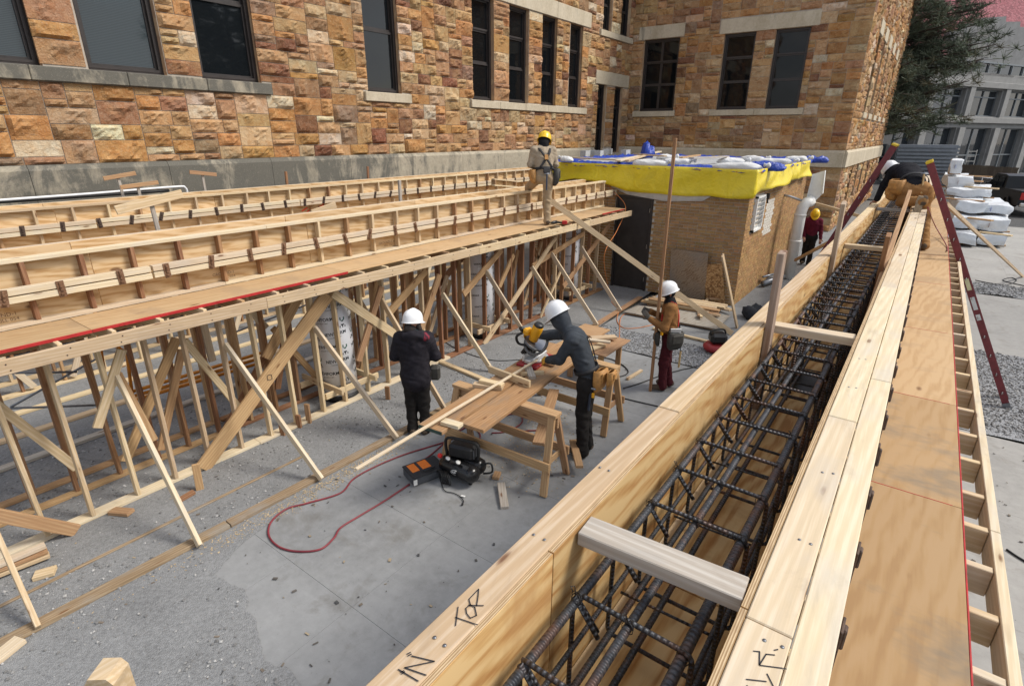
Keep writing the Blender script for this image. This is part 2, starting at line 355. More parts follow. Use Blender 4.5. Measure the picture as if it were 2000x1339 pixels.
def lime_mat():
    m=newmat('limestone',.85,spec=.2); t=NT(m); p=t.pos(); a=t.noise(t.map(p,(1.,1.,.5)),1.6,6,.65,.4); b=t.noise(p,14,5,.6); d=t.noise(t.map(p,(2.4,2.4,.25)),1.8,5,.7)
    c=t.ramp(t.math('MULTIPLY_ADD',b,.4,t.math('MULTIPLY',a,.6)),[(.35,(.40,.335,.235)),(.7,(.60,.53,.41))])
    c=t.mix(t.ramp(t.math('MULTIPLY_ADD',d,.6,t.math('MULTIPLY',a,.5)),[(.63,0.),(.74,.7)]),c,(.12,.115,.10)); c=t.mix(t.ramp(b,[(.6,0.),(.75,.3)]),c,(.55,.43,.25)); t.col(c); t.bump(b,.15,.01); return m
LIME=lime_mat()
def lime2():
    m=newmat('stained_limestone',.85,spec=.2); t=NT(m); p=t.pos(); a=t.noise(t.map(p,(.8,1.,.9)),1.3,7,.7,.9); b=t.noise(p,12,5,.6); d=t.noise(t.map(p,(1.5,1.5,.45)),1.7,6,.7,.6); e=t.noise(p,70,3,.5)
    c=t.ramp(t.math('MULTIPLY_ADD',b,.4,t.math('MULTIPLY',a,.6)),[(.35,(.30,.265,.20)),(.7,(.50,.44,.34))])
    x=t.n('ShaderNodeSeparateXYZ',{0:p}).outputs[0]; w_=t.ramp(t.math('MULTIPLY',x,.05),[(.45,.30),(.75,0.)])
    k=t.math('ADD',t.math('MULTIPLY_ADD',d,.6,t.math('MULTIPLY',a,.5)),t.math('MULTIPLY',w_,.5))
    c=t.mix(t.ramp(k,[(.57,0.),(.70,.85)]),c,(.08,.08,.072)); c=t.mix(t.ramp(e,[(.6,0.),(.7,.25)]),c,(.5,.47,.4)); t.col(c); t.bump(b,.15,.01); return m
LIMED=lime2()
PAL=[((.44,.285,.15),.31),((.41,.225,.092),.22),((.34,.20,.115),.18),((.48,.355,.22),.14),((.58,.49,.36),.05),((.21,.10,.06),.06),((.27,.19,.13),.04)]
def stonecol(red=0.):
    r=rs.rand()*sum(w_ for _,w_ in PAL)
    for c,w_ in PAL:
        r-=w_
        if r<=0: break
    return np.array(c)*(.78+.36*rs.rand())*(1+rs.randn(3)*.035)
CU,CZ,Z0=.085,.135,3.25
def ashlar(u0,u1,z0,z1,ops):
    nu=int(round((u1-u0)/CU)); nz_=int(round((z1-z0)/CZ)); occ=np.zeros((nz_,nu),bool)
    for (a,b,c,d) in ops: occ[max(0,int(round((c-z0)/CZ))):max(0,int(round((d-z0)/CZ))),max(0,int(round((a-u0)/CU))):max(0,int(round((b-u0)/CU)))]=True
    R=[]
    for j in range(nz_):
        i=0
        while i<nu:
            if occ[j,i]: i+=1; continue
            run=0
            while i+run<nu and not occ[j,i+run] and run<14: run+=1
            h=rs.choice([1,2,3,4],p=[.24,.58,.15,.03]); 
            w_=int(round((rs.uniform(.30,.66)+.07*h)/CU)) if h<4 else int(round(rs.uniform(.45,.8)/CU))
            if h==1: w_=int(round(rs.uniform(.3,.62)/CU))
            if run-w_<4: w_=run if run<11 else run//2
            w_=min(w_,run); h=min(h,nz_-j)
            while h>1 and occ[j:j+h,i:i+w_].any(): h-=1
            occ[j:j+h,i:i+w_]=True; R.append((u0+i*CU,z0+j*CZ,w_*CU,h*CZ)); i+=w_
    return R
def stonemesh(R,org,U,Nn,bul=1.):
    """verts, faces, colour of one rock-faced stone; org+U*u+N*n+z"""
    u,z,w_,h=R; g=.007; nu=max(4,int(round(w_/.062))+1); nz_=max(4,int(round(h/.055))+1)
    uu=np.linspace(g,w_-g,nu); zz=np.linspace(g,h-g,nz_); A,B_=np.meshgrid(uu,zz)
    du=np.minimum(A-g,w_-g-A); dz=np.minimum(B_-g,h-g-B_); e=np.minimum(du,dz)
    pl=np.full(A.shape,9.)
    for k in range(4):
        s1,s2=rs.randn(2)*.26; pl=np.minimum(pl,.055+.045*rs.rand()+s1*(A-w_*rs.uniform(.25,.75))+s2*(B_-h*rs.uniform(.25,.75)))
    d=np.clip(pl+rs.randn(*A.shape)*.011,.006,.12)*bul
    d=np.where(e<1e-4,.004+.006*rs.rand(*A.shape),np.minimum(d,.012+e*1.45))
    N=nu*nz_; v=np.array(org)+np.outer((A+u).ravel(),U)+np.outer(d.ravel(),Nn)+np.outer((B_+z).ravel(),(0,0,1))
    f=[]
    flip=np.cross(U,(0,0,1))@np.array(Nn)<0
    for j in range(nz_-1):
        for i in range(nu-1):
            a=j*nu+i; q=[a,a+1,a+1+nu,a+nu]; f.append(q[::-1] if flip else q)
    # rim back into the joint
    rim=[i for i in range(nu)]+[j*nu+nu-1 for j in range(1,nz_)]+[(nz_-1)*nu+i for i in range(nu-2,-1,-1)]+[j*nu for j in range(nz_-2,0,-1)]
    back=v[rim]-np.array(Nn)*.045; b=N; v=np.vstack([v,back]); m_=len(rim)
    for i in range(m_):
        q=[rim[i],b+i,b+(i+1)%m_,rim[(i+1)%m_]]; f.append(q[::-1] if flip else q)
    return v,f
walls=[]
OPA=[(2.2,3.64,4.84,7.9),(4.31,5.63,4.84,7.9),(6.31,7.62,4.84,7.9),(10.64,11.86,4.84,7.9),(14.96,16.10,4.84,7.86),(16.95,18.12,4.84,7.86),(18.98,20.04,4.84,7.86),(20.98,21.98,4.84,7.86),(23.45,24.3,3.0,5.86),(25.12,25.95,3.0,5.86),(23.6,24.4,7.95,10.6),(25.25,26.2,7.95,10.6)]
SIA=[(-1,7.82,4.6),(10.49,12.17,4.6),(14.83,22.45,4.6),(23.35,26.5,7.71)]; LIA=[(2,8,7.9),(10.4,12.1,7.9),(14.7,22.55,7.86),(23.2,26.45,5.86)]
OPB=[(10.30,12.01,4.84,7.86),(7.04,8.36,4.84,7.8),(5.02,6.32,4.84,7.8)]
SIB=[(10.2,12.3,4.6),(4.8,8.62,4.6)]; LIB=[(10.12,12.27,7.86),(4.75,8.57,7.8)]
cw=[29.6,31.9,34.3,36.9,39.6]; OPC=[(c,c+.95,4.75,7.75) for c in cw]+[(c,c+.95,1.0,2.55) for c in cw]
SIC=[(c-.2,c+1.15,4.52) for c in cw]; LIC=[(c-.2,c+1.15,7.75) for c in cw]
def wall(name,org,U,Nn,u0,u1,ops,sills,lintels,zb,belt):
    U=np.array(U,float);Nn=np.array(Nn,float);org=np.array(org,float)
    pt=lambda u,n,z: org+U*u+Nn*n+np.array([0,0,z])
    us=sorted({u0,u1,*[min(max(q,u0),u1) for o in ops for q in o[:2]]}); zs=sorted({zb,ZTOP,*[min(max(q,zb),ZTOP) for o in ops for q in o[2:]]})
    m=MB(); flip=np.cross(U,(0,0,1))@Nn<0
    F=lambda q: q[::-1] if flip else q
    for a,b in zip(us[:-1],us[1:]):
        for c,d in zip(zs[:-1],zs[1:]):
            mu,mz=(a+b)/2,(c+d)/2
            if any(o[0]<mu<o[1] and o[2]<mz<o[3] for o in ops): continue
            m.add([pt(a,-.006,c),pt(b,-.006,c),pt(b,-.006,d),pt(a,-.006,d)],[F([0,1,2,3])])
    for (a,b,c,d) in ops:
        q=[(a,c),(b,c),(b,d),(a,d)]
        for i in range(4):
            (x1,z1),(x2,z2)=q[i],q[(i+1)%4]
            m.add([pt(x1,0,z1),pt(x2,0,z2),pt(x2,-.3,z2),pt(x1,-.3,z1)],[F([0,3,2,1])],1)
    JMB=STJ
    wo=m.build(name,[MORT,JMB],bld,org=pt(u0,0,zb))
    sblk=[(a,b,z,z+.24) for a,b,z in sills]+[(a,b,z,z+.55) for a,b,z in lintels]
    walls.append((wo,org,U,Nn,ashlar(u0,u1,Z0,ZTOP,list(ops)+sblk),1. if name!='x' else 1.))
    if zb<2.5: walls.append((wo,org,U,Nn,ashlar(u0,u1,2.6-19*CZ,2.6,[o for o in ops if o[2]<2.6]),1.))
    def slabs(a,b,z,h,dep,nm,mt,seg=2.4):
        n=max(1,int(round((b-a)/seg)))
        for i in range(n):
            A,B_=a+(b-a)*i/n+.004,a+(b-a)*(i+1)/n-.004; c=pt((A+B_)/2,dep/2-.12,z+h/2); box(nm,c,(B_-A,dep+.24,h),mt,bld,ex=tuple(U),ch=.012)
    for a,b,z in sills: slabs(max(a,u0),min(b,u1),z+.004,.232,.09,'sill',LIMED if (name=='long_wall' and z<5 and a<5) else LIME,1.6)
    for a,b,z in lintels: slabs(max(a,u0),min(b,u1),z+.004,.53,.05,'lintel',LIME,2.9)
    if belt:
        a,b,dp=belt
        n=int(round((b-a)/2.3))
        for i in range(n):
            A,B_=a+(b-a)*i/n+.004,a+(b-a)*(i+1)/n-.004; mt=LIMED if name=='long_wall' else LIME
            zlow=2.6 if name!='long_wall' else 1.5
            mm=MB(); prof=[(0,3.249),(.05,3.249),(.11,3.16),(.11,zlow),(0,zlow)]
            mm.prism([pt(A,p,z) for p,z in prof],U,B_-A); mm.build('base_course',mt,bld)
    return wo
STJ=newmat('jamb_stone',.92,spec=.15); _t=NT(STJ); _p=_t.pos(); _v=_t.vor(_t.map(_p,(2.,2.,3.4)),1.); _h=_t.n('ShaderNodeSeparateColor',{0:_v.outputs['Color']}).outputs[0]
_t.col(_t.mix(_t.noise(_p,12,5,.6),_t.ramp(_h,[(.2,(.46,.27,.14)),(.5,(.60,.44,.27)),(.8,(.36,.2,.12))]),(.45,.33,.22))); _t.bump(_t.noise(_p,9,5,.6),.6,.03)
wall('long_wall',(0,YA,0),(1,0,0),(0,-1,0),-1.5,XB,OPA,SIA,LIA,1.5,(-1.5,23.3,0))
wall('end_wall',(XB,0,0),(0,1,0),(-1,0,0),YC,YA,OPB,SIB,LIB,0.,(YC,YA,0))
wall('side_wall',(0,YC,0),(1,0,0),(0,-1,0),XB,44.,OPC,SIC,LIC,0.,(XB,44.,0))
mm=MB(); mm.box((36,12,ZTOP+.2),(19.5,18.6,.4)); mm.box((12.5,18.,ZTOP+.2),(28,10.8,.4)); mm.box((44.2,12,5.6),(.3,18,11)); mm.build('roof',MORT,bld)
# all stones: the 300 that show largest become parts, the rest one joined part per wall
allst=[]
for (wo,org,U,Nn,RR,bul) in walls:
    for R in RR:
        v,f=stonemesh(R,org,U,Nn,bul); c=stonecol()
        ctr=org+U*(R[0]+R[2]/2)+np.array([0,0,R[1]+R[3]/2]); x,y,d=proj(ctr)
        a=-1
        if d>0 and -40<x<2040 and -40<y<420:
            q=[proj(org+U*(R[0]+a_*R[2])+np.array([0,0,R[1]+b_*R[3]])) for a_,b_ in ((0,0),(1,0),(1,1),(0,1))]
            a=abs(sum(q[i][0]*q[(i+1)%4][1]-q[(i+1)%4][0]*q[i][1] for i in range(4)))/2
            if wo.name=='long_wall' and R[1]<Z0 : a=-1
        allst.append([a,wo,v,f,c])
allst.sort(key=lambda q:-q[0])
rest={}
for i,(a,wo,v,f,c) in enumerate(allst):
    if i<300: mesh('stone',v,f,STM,wo,attr={'Col':np.tile(c,(len(v),1))})
    else:
        r=rest.setdefault(wo.name,[wo,[],[],[]]); b=len(r[1]); r[1].extend(v.tolist()); r[2].extend([[b+k for k in q] for q in f]); r[3].extend([c]*len(v))
for k,(wo,v,f,c) in rest.items(): stuff(mesh('stonework',v,f,STM,wo,attr={'Col':c}))
# windows
FRM=simple('bronze_frame',(.030,.024,.022),.45,nsc=6,namp=.2)
def glassmat(name,col,rough=.03,ior=1.6,blind=0):
    m=newmat(name,rough,0,col); t=NT(m); t.b.inputs['IOR'].default_value=ior; t.b.inputs['Specular IOR Level'].default_value=.5
    p=t.pos(); n=t.noise(p,1.3,2,.5); t.bump(n,.06,.05)
    if blind:
        z=t.n('ShaderNodeSeparateXYZ',{0:p}).outputs[2]; s=t.math('FRACT',t.math('MULTIPLY',z,38.)); t.col(t.ramp(s,[(.3,col),(.6,tuple(c*.55 for c in col))]))
    return m
GL=glassmat('window_glass',(.008,.010,.012),ior=1.5); GLB=glassmat('window_glass_blind',(.045,.06,.068),ior=1.5,blind=1); GLD=glassmat('window_glass_deep',(.006,.007,.008),ior=1.33)
def window(org,U,Nn,op,kind='dh',glass=GL,n_div=1):
    U=Vector(U);Nn=Vector(Nn);org=Vector(org); a,b,c,d=op
    pt=lambda u,n,z: org+U*u+Nn*n+Vector((0,0,z))
    m=MB(); t=.075
    def fr(a,b,c,d,t,n,dep,m):
        for (x0,x1,z0,z1) in ((a,a+t,c,d),(b-t,b,c,d),(a+t,b-t,c,c+t),(a+t,b-t,d-t,d)): m.box(pt((x0+x1)/2,n,(z0+z1)/2),(x1-x0,dep,z1-z0),ex=tuple(U))
    fr(a,b,c,d,t,-.19,.12,m); fr(a+t*.6,b-t*.6,c+t*.6,d-t*.6,.045,-.135,.03,m)
    win=m.build('window',FRM,bld,org=pt(a,-.2,c))
    cols=[(a+t+(b-a-2*t)*i/n_div,a+t+(b-a-2*t)*(i+1)/n_div) for i in range(n_div)]
    zs=[c+t,c+t+(d-c-2*t)*.37,c+t+(d-c-2*t)*.70,d-t] if kind=='tr' else [c+t,(c+d)/2,d-t]
    for (x0,x1) in cols:
        for i,(z0,z1) in enumerate(zip(zs[:-1],zs[1:])):
            s=MB(); off=-.20-.03*(i%2); fr(x0,x1,z0,z1,.055,off,.045,s); s.build('sash',FRM,win)
            q=MB(); q.box(pt((x0+x1)/2,off-.008,(z0+z1)/2),(x1-x0-.11,.008,z1-z0-.11),ex=tuple(U)); q.build('pane',glass,win)
for i,o in enumerate(OPA): window((0,YA,0),(1,0,0),(0,-1,0),o,'tr' if i>=4 else 'dh',GLB if i in(0,1) else (GL if i<4 else GLD))
for i,o in enumerate(OPB): window((XB,0,0),(0,1,0),(-1,0,0),o,'tr',GLD,2 if i==0 else 1)
for o in OPC: window((0,YC,0),(1,0,0),(0,-1,0),o,'tr',GLD)
# ================================================================ brick shed
XS,YS,XE,YE,ZR=13.2,3.15,19.9,8.85,3.06
shed=thing('brick_shed','low tan brick outbuilding with black door and louvred vent','building',(XS,YS,0))
BRM=newmat('tan_brick',.9,spec=.15); _t=NT(BRM); _p=_t.pos(); _n=_t.noise(_p,18,5,.6); _c=_t.attr('Col')
_k=_t.mix(_t.ramp(_n,[(.35,0.),(.7,.5)]),_c,_t.mix(1.,_c,(.66,.6,.55),'MULTIPLY')); _k=_t.mix(_t.ramp(_t.noise(_t.map(_p,(1,1,.3)),2.2,5,.7),[(.66,0.),(.80,.6)]),_k,(.10,.075,.06)); _t.col(_k); _t.bump(_n,.4,.006)
BMORT=simple('brick_mortar',(.60,.54,.46),.95,nsc=30,namp=.15,bump=.2,wpos=True)
mm=MB(); mm.box(((XS+XE)/2,(YS+YE)/2,1.5),(XE-XS-.024,YE-YS-.024,3.0)); core=mm.build('wall',BMORT,shed)
mm=MB(); mm.box(((XS+XE)/2,(YS+YE)/2,ZR-.03),(XE-XS+.12,YE-YS+.12,.06)); mm.build('roof',GREYWOOD,shed)
bl=[]
def brickwall(org,U,Nn,L,z1,skip,white=None):
    org=np.array(org);U=np.array(U,float);Nn=np.array(Nn,float)
    j=0;z=.01
    while z<z1:
        hd=(j%6==5); bw=.100 if hd else .203; u=-(bw/2+.005) if j%2 else 0.
        while u<L:
            a,b=max(u,0.),min(u+bw,L)
            if b-a>.04 and not any(s0<(a+b)/2<s1 and q0<z+.03<q1 for s0,s1,q0,q1 in skip):
                wf=white and white[0]<(a+b)/2<white[1] and white[2]<z<white[3]
                c=np.array((.40,.245,.115))*(.85+.3*rs.rand())*(1+rs.randn(3)*.03)
                if rs.rand()<.08: c=np.array((.33,.2,.10))
                if wf: c=np.array((.66,.63,.57))
                d=.004+.005*rs.rand()
                P=[org+U*uu+Nn*nn+np.array([0,0,zz]) for nn in(-.02,d) for uu,zz in((a,z),(b,z),(b,z+.058),(a,z+.058))]
                f=[[4,5,6,7],[0,4,7,3],[5,1,2,6],[7,6,2,3],[0,1,5,4]]
                if np.cross(U,(0,0,1))@Nn<0: f=[q[::-1] for q in f]
                q=[proj(P[k]) for k in(4,5,6,7)]; ar=abs(sum(q[i][0]*q[(i+1)%4][1]-q[(i+1)%4][0]*q[i][1] for i in range(4)))/2
                if z>2.5: ar=0
                bl.append((ar,P,f,c))
            u+=bw+.014
        z+=.074;j+=1
DR=(5.42,6.30,0,2.32)
brickwall((XS,YS,0),(0,1,0),(-1,0,0),YE-YS,2.9,[(DR[0]-YS-.05,DR[1]-YS+.05,0,2.38)])
brickwall((XS,YS,0),(1,0,0),(0,-1,0),XE-XS,2.9,[(.5,1.3,1.66,2.5)],(1.75,2.6,1.35,2.25))
bl.sort(key=lambda q:-q[0]); V=[];F_=[];C_=[]
for i,(a,P,f,c) in enumerate(bl):
    if i<300: mesh('brick',P,f,BRM,core,attr={'Col':np.tile(c,(8,1))})
    else:
        b=len(V); V+=P; F_+=[[b+k for k in q] for q in f]; C_+=[c]*8
stuff(mesh('brickwork',V,F_,BRM,core,attr={'Col':C_}))
DOORM=simple('dark_door',(.028,.024,.023),.5,nsc=5,namp=.3); STEEL=simple('steel',(.45,.45,.45),.35,.9,nsc=20); BLACK=simple('black_plastic',(.012,.012,.013),.45,nsc=10,namp=.3)
WHITE=simple('white_paint',(.74,.74,.72),.45,nsc=7,namp=.07); GREYM=simple('grey_metal',(.42,.43,.44),.4,.6,nsc=12)
dm=MB()
for a,b,c,d in((DR[0]-.05,DR[0],0,2.37),(DR[1],DR[1]+.05,0,2.37),(DR[0],DR[1],2.32,2.37)): dm.box((XS-.01,(a+b)/2,(c+d)/2),(.10,b-a,d-c))
door=dm.build('door',DOORM,shed); 
mm=MB(); mm.box((XS+.005,(DR[0]+DR[1])/2,1.165),(.045,DR[1]-DR[0]-.008,2.30),ch=.004); mm.build('leaf',DOORM,door)
for z in(.3,1.15,2.05): box('hinge',(XS-.032,DR[0]+.012,z),(.02,.02,.11),STEEL,door)
mm=MB(); mm.tube([(XS-.02,DR[1]-.07,1.03),(XS-.07,DR[1]-.07,1.03),(XS-.07,DR[1]-.17,1.03)],.011); mm.build('handle',STEEL,door)
lv=MB(); a,b,c,d=13.72,14.5,1.67,2.49
for (x0,x1,z0,z1) in((a,a+.05,c,d),(b-.05,b,c,d),(a,b,c,c+.05),(a,b,d-.05,d)): lv.box(((x0+x1)/2,YS-.03,(z0+z1)/2),(x1-x0-.002,.08,z1-z0-.002))
lou=lv.build('vent',WHITE,shed)
for i in range(7):
    z=c+.09+i*.105; box('slat',((a+b)/2,YS-.03,z),(b-a-.1,.006,.12),WHITE,lou,ex=(1,0,0),up=(0,-.55,.83))
mm=MB(); mm.box((14.75,YS-.05,2.42),(.07,.08,.14),ch=.01); mm.tube([(14.75,YS-.05,2.35),(14.75,YS-.06,2.25)],.02); mm.build('lamp_bracket',DOORM,shed)
# downspout and trough
dp=thing('downpipe','white round downpipe with elbow beside the brick outbuilding','pipe',(16.9,2.66,0))
zt=PX(1563,392,16.9).z
mm=MB(); mm.tube([(16.9,2.66,.02),(16.9,2.66,zt-.35),(16.92,2.64,zt-.18),(16.98,2.58,zt-.05),(17.1,2.46,zt)],.145,14); mm.build('pipe',WHITE,dp)
for z in(1.05,zt-.4): 
    mm=MB(); mm.lathe([(.147,0),(.155,.004),(.155,.05),(.147,.054)],(16.9,2.66,z),n=16); mm.build('collar',WHITE,dp)
mm=MB(); mm.tube([(16.95,2.7,zt+.0),(16.9,3.0,zt+.1),(16.85,3.14,zt+.12)],.03); mm.build('bracket',GREYM,dp)
p=[PX(1588,340,17.15),PX(1612,333,17.15),PX(1607,378,17.15),PX(1594,391,17.15),PX(1576,387,17.15)]
tg=thing('gutter_trough','white sheet metal trough tilted at the top of the downpipe','gutter',p[4])
mm=MB(); mm.prism(p,(1,0,0),.012); mm.bar(p[0],p[4],.14,.01,up=(0,1,.2)); mm.bar(p[1],p[2],.14,.01,up=(0,1,.2)); mm.build('trough',WHITE,tg)
# tarps
def cloth(name,col,rough,trans=0.,bs=.3,spec=.5):
    m=newmat(name,rough,0,col,spec); t=NT(m); p=t.pos(); a=t.noise(p,2.5,5,.6,1.); b=t.noise(p,11,4,.6,.8); t.col(t.ramp(a,[(.3,tuple(c*.86 for c in col)),(.7,tuple(min(1,c*1.08) for c in col))])); t.bump(t.math('MULTIPLY_ADD',b,.35,a),bs,.08); return m
YEL=cloth('yellow_tarp',(.74,.58,.02),.36,bs=.5); BLU=cloth('blue_tarp',(.012,.05,.36),.4,bs=1.); WPL=cloth('white_plastic',(.70,.70,.69),.5)
yt=thing('yellow_tarp','yellow tarpaulin skirt hanging round the roof edge of the brick outbuilding','tarpaulin',(XS,YS,2.5))
fb=[(1050,362),(1079,357),(1124,349),(1160,352),(1190,361),(1226,372),(1310,381),(1388,383),(1421,387),(1446,385)]
front=[PX(a,b,XS-.09) for a,b in fb]; front[-1].y=YS-.10
side=[PY(a,b,YS-.10) for a,b in[(1472,381),(1490,372),(1520,361),(1550,351),(1577,343)]]
side=[q for q in side]; 
path=[(p.x,p.y,p.z,(-1,0)) for p in front]+[(XS-.08,YS-.1,(front[-1].z+side[0].z)/2,(-.7,-.7))]+[(p.x,p.y,p.z,(0,-1)) for p in side if p.x>XS]
# resample
def resample(path,step):
    out=[];
    for (a,b) in zip(path[:-1],path[1:]):
        L=math.hypot(a[0]-b[0],a[1]-b[1]); n=max(1,int(L/step))
        for k in range(n):
            t=k/n; out.append((a[0]+(b[0]-a[0])*t,a[1]+(b[1]-a[1])*t,a[2]+(b[2]-a[2])*t,(a[3][0]+(b[3][0]-a[3][0])*t,a[3][1]+(b[3][1]-a[3][1])*t)))
    out.append(path[-1]); return out
pp=resample(path,.06); nr=9; v=[];f=[]
for i,(x,y,zb,nm) in enumerate(pp):
    s=i*.06
    for j in range(nr):
        t=j/(nr-1); z=ZR+.05-(ZR+.05-zb+.012*math.sin(s*5))*t
        o=.015+.11*t*(.5+.5*math.sin(s*2.6+1.5*math.sin(s*1.3)+.8*t))+.06*t*(1-t)*math.sin(s*6.3+4*t+2*math.sin(2*s))+.04*math.sin(s*1.9+5*t)*t
        v.append((x+nm[0]*o,y+nm[1]*o,z))
for i in range(len(pp)-1):
    for j in range(nr-1): a=i*nr+j; f.append([a,a+1,a+nr+1,a+nr])
o=mesh('skirt',v,f,YEL,yt,smooth=True); md=o.modifiers.new('t','SOLIDIFY'); md.thickness=.004
mm=MB()
REDM=simple('red_paint',(.45,.015,.012),.5)
for i in range(6,len(pp)-8,13):
    x,y,zb,nm=pp[i]; mm.lathe([(.002,0),(.016,.0),(.016,.012),(.004,.014)],(x+nm[0]*.02,y+nm[1]*.02,ZR-.02),ax=(nm[0],nm[1],.01),n=8)
mm.build('fastener',REDM,yt)
v=[];f=[]
wp=[(a,b) for a,b in[(1195,365),(1226,380),(1300,393),(1372,393),(1388,384)]]
q0=[PX(a,b,XS-.05) for a,b in wp]; n=0
for i,p in enumerate(q0): v+=[(p.x,p.y,2.75),(p.x-.015,p.y,p.z)]
for i in range(len(q0)-1): f.append([2*i,2*i+1,2*i+3,2*i+2])
lin=mesh('lining',v,f,WPL,yt,smooth=True); lin.modifiers.new('t','SOLIDIFY').thickness=.004
def cr_noise(x,y): return math.sin(3.1*x+1.7*y)*math.sin(2.3*y-1.1*x)+.5*math.sin(7.3*x-4.1*y+1)+.4*math.sin(5.7*y+8.9*x)
bt=thing('blue_tarp','crumpled blue tarpaulin spread over the flat roof of the brick outbuilding','tarpaulin',(XS,YS,ZR))
v=[];f=[];nx,ny=64,56
for i in range(nx+1):
    for j in range(ny+1):
        x=XS-.10+(XE-XS+.25)*i/nx; y=YS-.12+(YE-YS+.1)*j/ny
        e=min(i,j,nx-i,ny-j); z=ZR+.035+.012*cr_noise(x*1.7,y*1.9)
        if e==0: z-=.05+.02*cr_noise(x*4,y*4); x+=.03*cr_noise(y*3,x*5); y+=.03*cr_noise(x*4,y*3)
        elif e<=2: z+=.05+.03*cr_noise(x*5,y*6)
        v.append((x,y,z))
for i in range(nx):
    for j in range(ny): a=i*(ny+1)+j; f.append([a,a+ny+1,a+ny+2,a+1])
o=mesh('sheet',v,f,BLU,bt,smooth=True); o.modifiers.new('t','SOLIDIFY').thickness=.004
ps=[];pf=[]
for i in range(33):
    for j in range(25):
        x=XS+.45+(XE-XS-.8)*i/32; y=YS+.35+(YE-YS-1.0)*j/24; e=min(i,j,32-i,24-j); ps.append((x+(.12*cr_noise(y*2,x) if e==0 else 0),y+(.12*cr_noise(x*2,y) if e==0 else 0),ZR+.062+.012*cr_noise(x*2.3,y*2.1)-(.012 if e==0 else 0)))
for i in range(32):
    for j in range(24): a=i*25+j; pf.append([a,a+25,a+26,a+1])
PSH=cloth('grey_plastic',(.42,.43,.44),.45,bs=.8)
o=mesh('plastic_sheet',ps,pf,PSH,None,smooth=True); o.modifiers.new('t','SOLIDIFY').thickness=.004; tag(o,'greyish plastic sheet spread over the middle of the blue roof tarpaulin','sheet')
def lump(name,c,d,mat,parent=None,seed=0,amp=.12,ex=(1,0,0),n=(18,12),pinch=0.,flat=.5):
    """irregular soft bag / wad"""
    v=[];f=[];nu,nv=n; T=Matrix.Translation(Vector(c))@rotm(ex); r=np.random.RandomState(seed); ph=r.rand(6)*6
    for i in range(nu+1):
        u=-1+2*i/nu; rad=math.sqrt(max(0,1-abs(u)**(3 if pinch else 2.)))*(1-pinch*max(0,abs(u)-.75)*2)
        for j in range(nv):
            a=2*math.pi*j/nv; k=1+amp*(math.sin(4*u+ph[0]+2*a)+.6*math.sin(7*u+3*a+ph[1])+.5*math.sin(9*u-5*a+ph[2]))
            y=math.cos(a)*rad*k; z=math.sin(a)*rad*k
            if z<-flat: z=-flat
            v.append(T@Vector((u*d[0]/2,y*d[1]/2,(z+flat)*d[2]/(1+flat))))
    for i in range(nu):
        for j in range(nv): f.append([i*nv+j,(i+1)*nv+j,(i+1)*nv+(j+1)%nv,i*nv+(j+1)%nv])
    return mesh(name,v,f,mat,parent,smooth=True)
q=G(1497,326,ZR+.05); lump('wad',(q.x-.35,q.y+.05,ZR-.02),(1.1,.34,.20),BLU,bt,3,.24,ex=(.25,-1,0))
q=G(1580,315,ZR); lump('wad',(XE+.1,YS-.12,ZR-.05),(.8,.3,.2),BLU,bt,5,.24,ex=(.3,-1,0))
# sandbags, lumber and blocks on the roof
SANDBAG=cloth('white_sandbag',(.66,.66,.65),.7,bs=.35,spec=.2)
zr=ZR+.075
bags=[((1107,309),.42,(0.2,1,0),'white sandbag at the left end of the blue roof tarpaulin'),
((1270,316),.95,(.1,-1,0),'long white sandbag lying on the blue tarpaulin beneath the loose roof boards'),
((1322,313),.8,(.1,-1,0),'white sandbag on the roof edge just right of the upright pole'),
((1440,322),1.15,(.05,-1,0),'longest white sandbag along the front right edge of the roof'),
((1428,312),.8,(.5,-1,0),'middle white sandbag in the heap behind the longest roof sandbag'),
((1470,308),.85,(-.2,-1,0),'rear white sandbag on top of the roof heap'),
((1512,313),1.0,(.05,-1,0),'smooth white sandbag at the right of the roof heap'),
((1556,308),.7,(.3,-1,0),'small tied white sandbag at the far right corner of the roof'),
((1300,305),.6,(.3,-1,0),'white sandbag lying behind the loose boards in the middle of the roof')]
for i,(px,L,ex,lb) in enumerate(bags):
    q=G(*px,zr+.08); q.z=zr; o=lump('sandbag',q,(L*.9,.27,.13),SANDBAG,None,20+i,.085,ex=ex,n=(26,18),pinch=.6,flat=.35); tag(o,lb,'sandbag','sandbags on the brick outbuilding roof')
    mm=MB(); e=Vector(ex).normalized(); mm.lathe([(.05,0),(.025,.04),(.06,.10),(.03,.13)],q+e*(L/2-.05)+Vector((0,0,.09)),ax=tuple(e),n=8); mm.build('tied_end',SANDBAG,o)
rb=[((1117,308),(1236,314),SPRUCE,'long board lying along the left front edge of the tarpaulin roof'),((1207,314),(1289,296),PALE,'wide pale board slanting across the loose roof boards'),((1225,314),(1276,299),SPRUCE,'short board beneath the slanting pale roof board'),((1240,301),(1300,305),SPRUCE,'narrow board crossing behind the slanting pale roof board'),((1330,308),(1366,303),TAN,'short tan board pointing right on the roof beside the pole'),((1350,309),(1420,306),GREYWOOD,'weathered grey plank lying flat behind the roof sandbags')]
for i,(a,b,m,lb) in enumerate(rb):
    z=zr+.04+.022*i; tag(board('roof_board',G(*a,z),G(*b,z),.14 if i in(1,5) else .09,.038,m),lb,'board','loose boards on the brick outbuilding roof')
CMU=simple('concrete_block',(.40,.41,.41),.9,nsc=40,namp=.2,bump=.4,bd=.005)
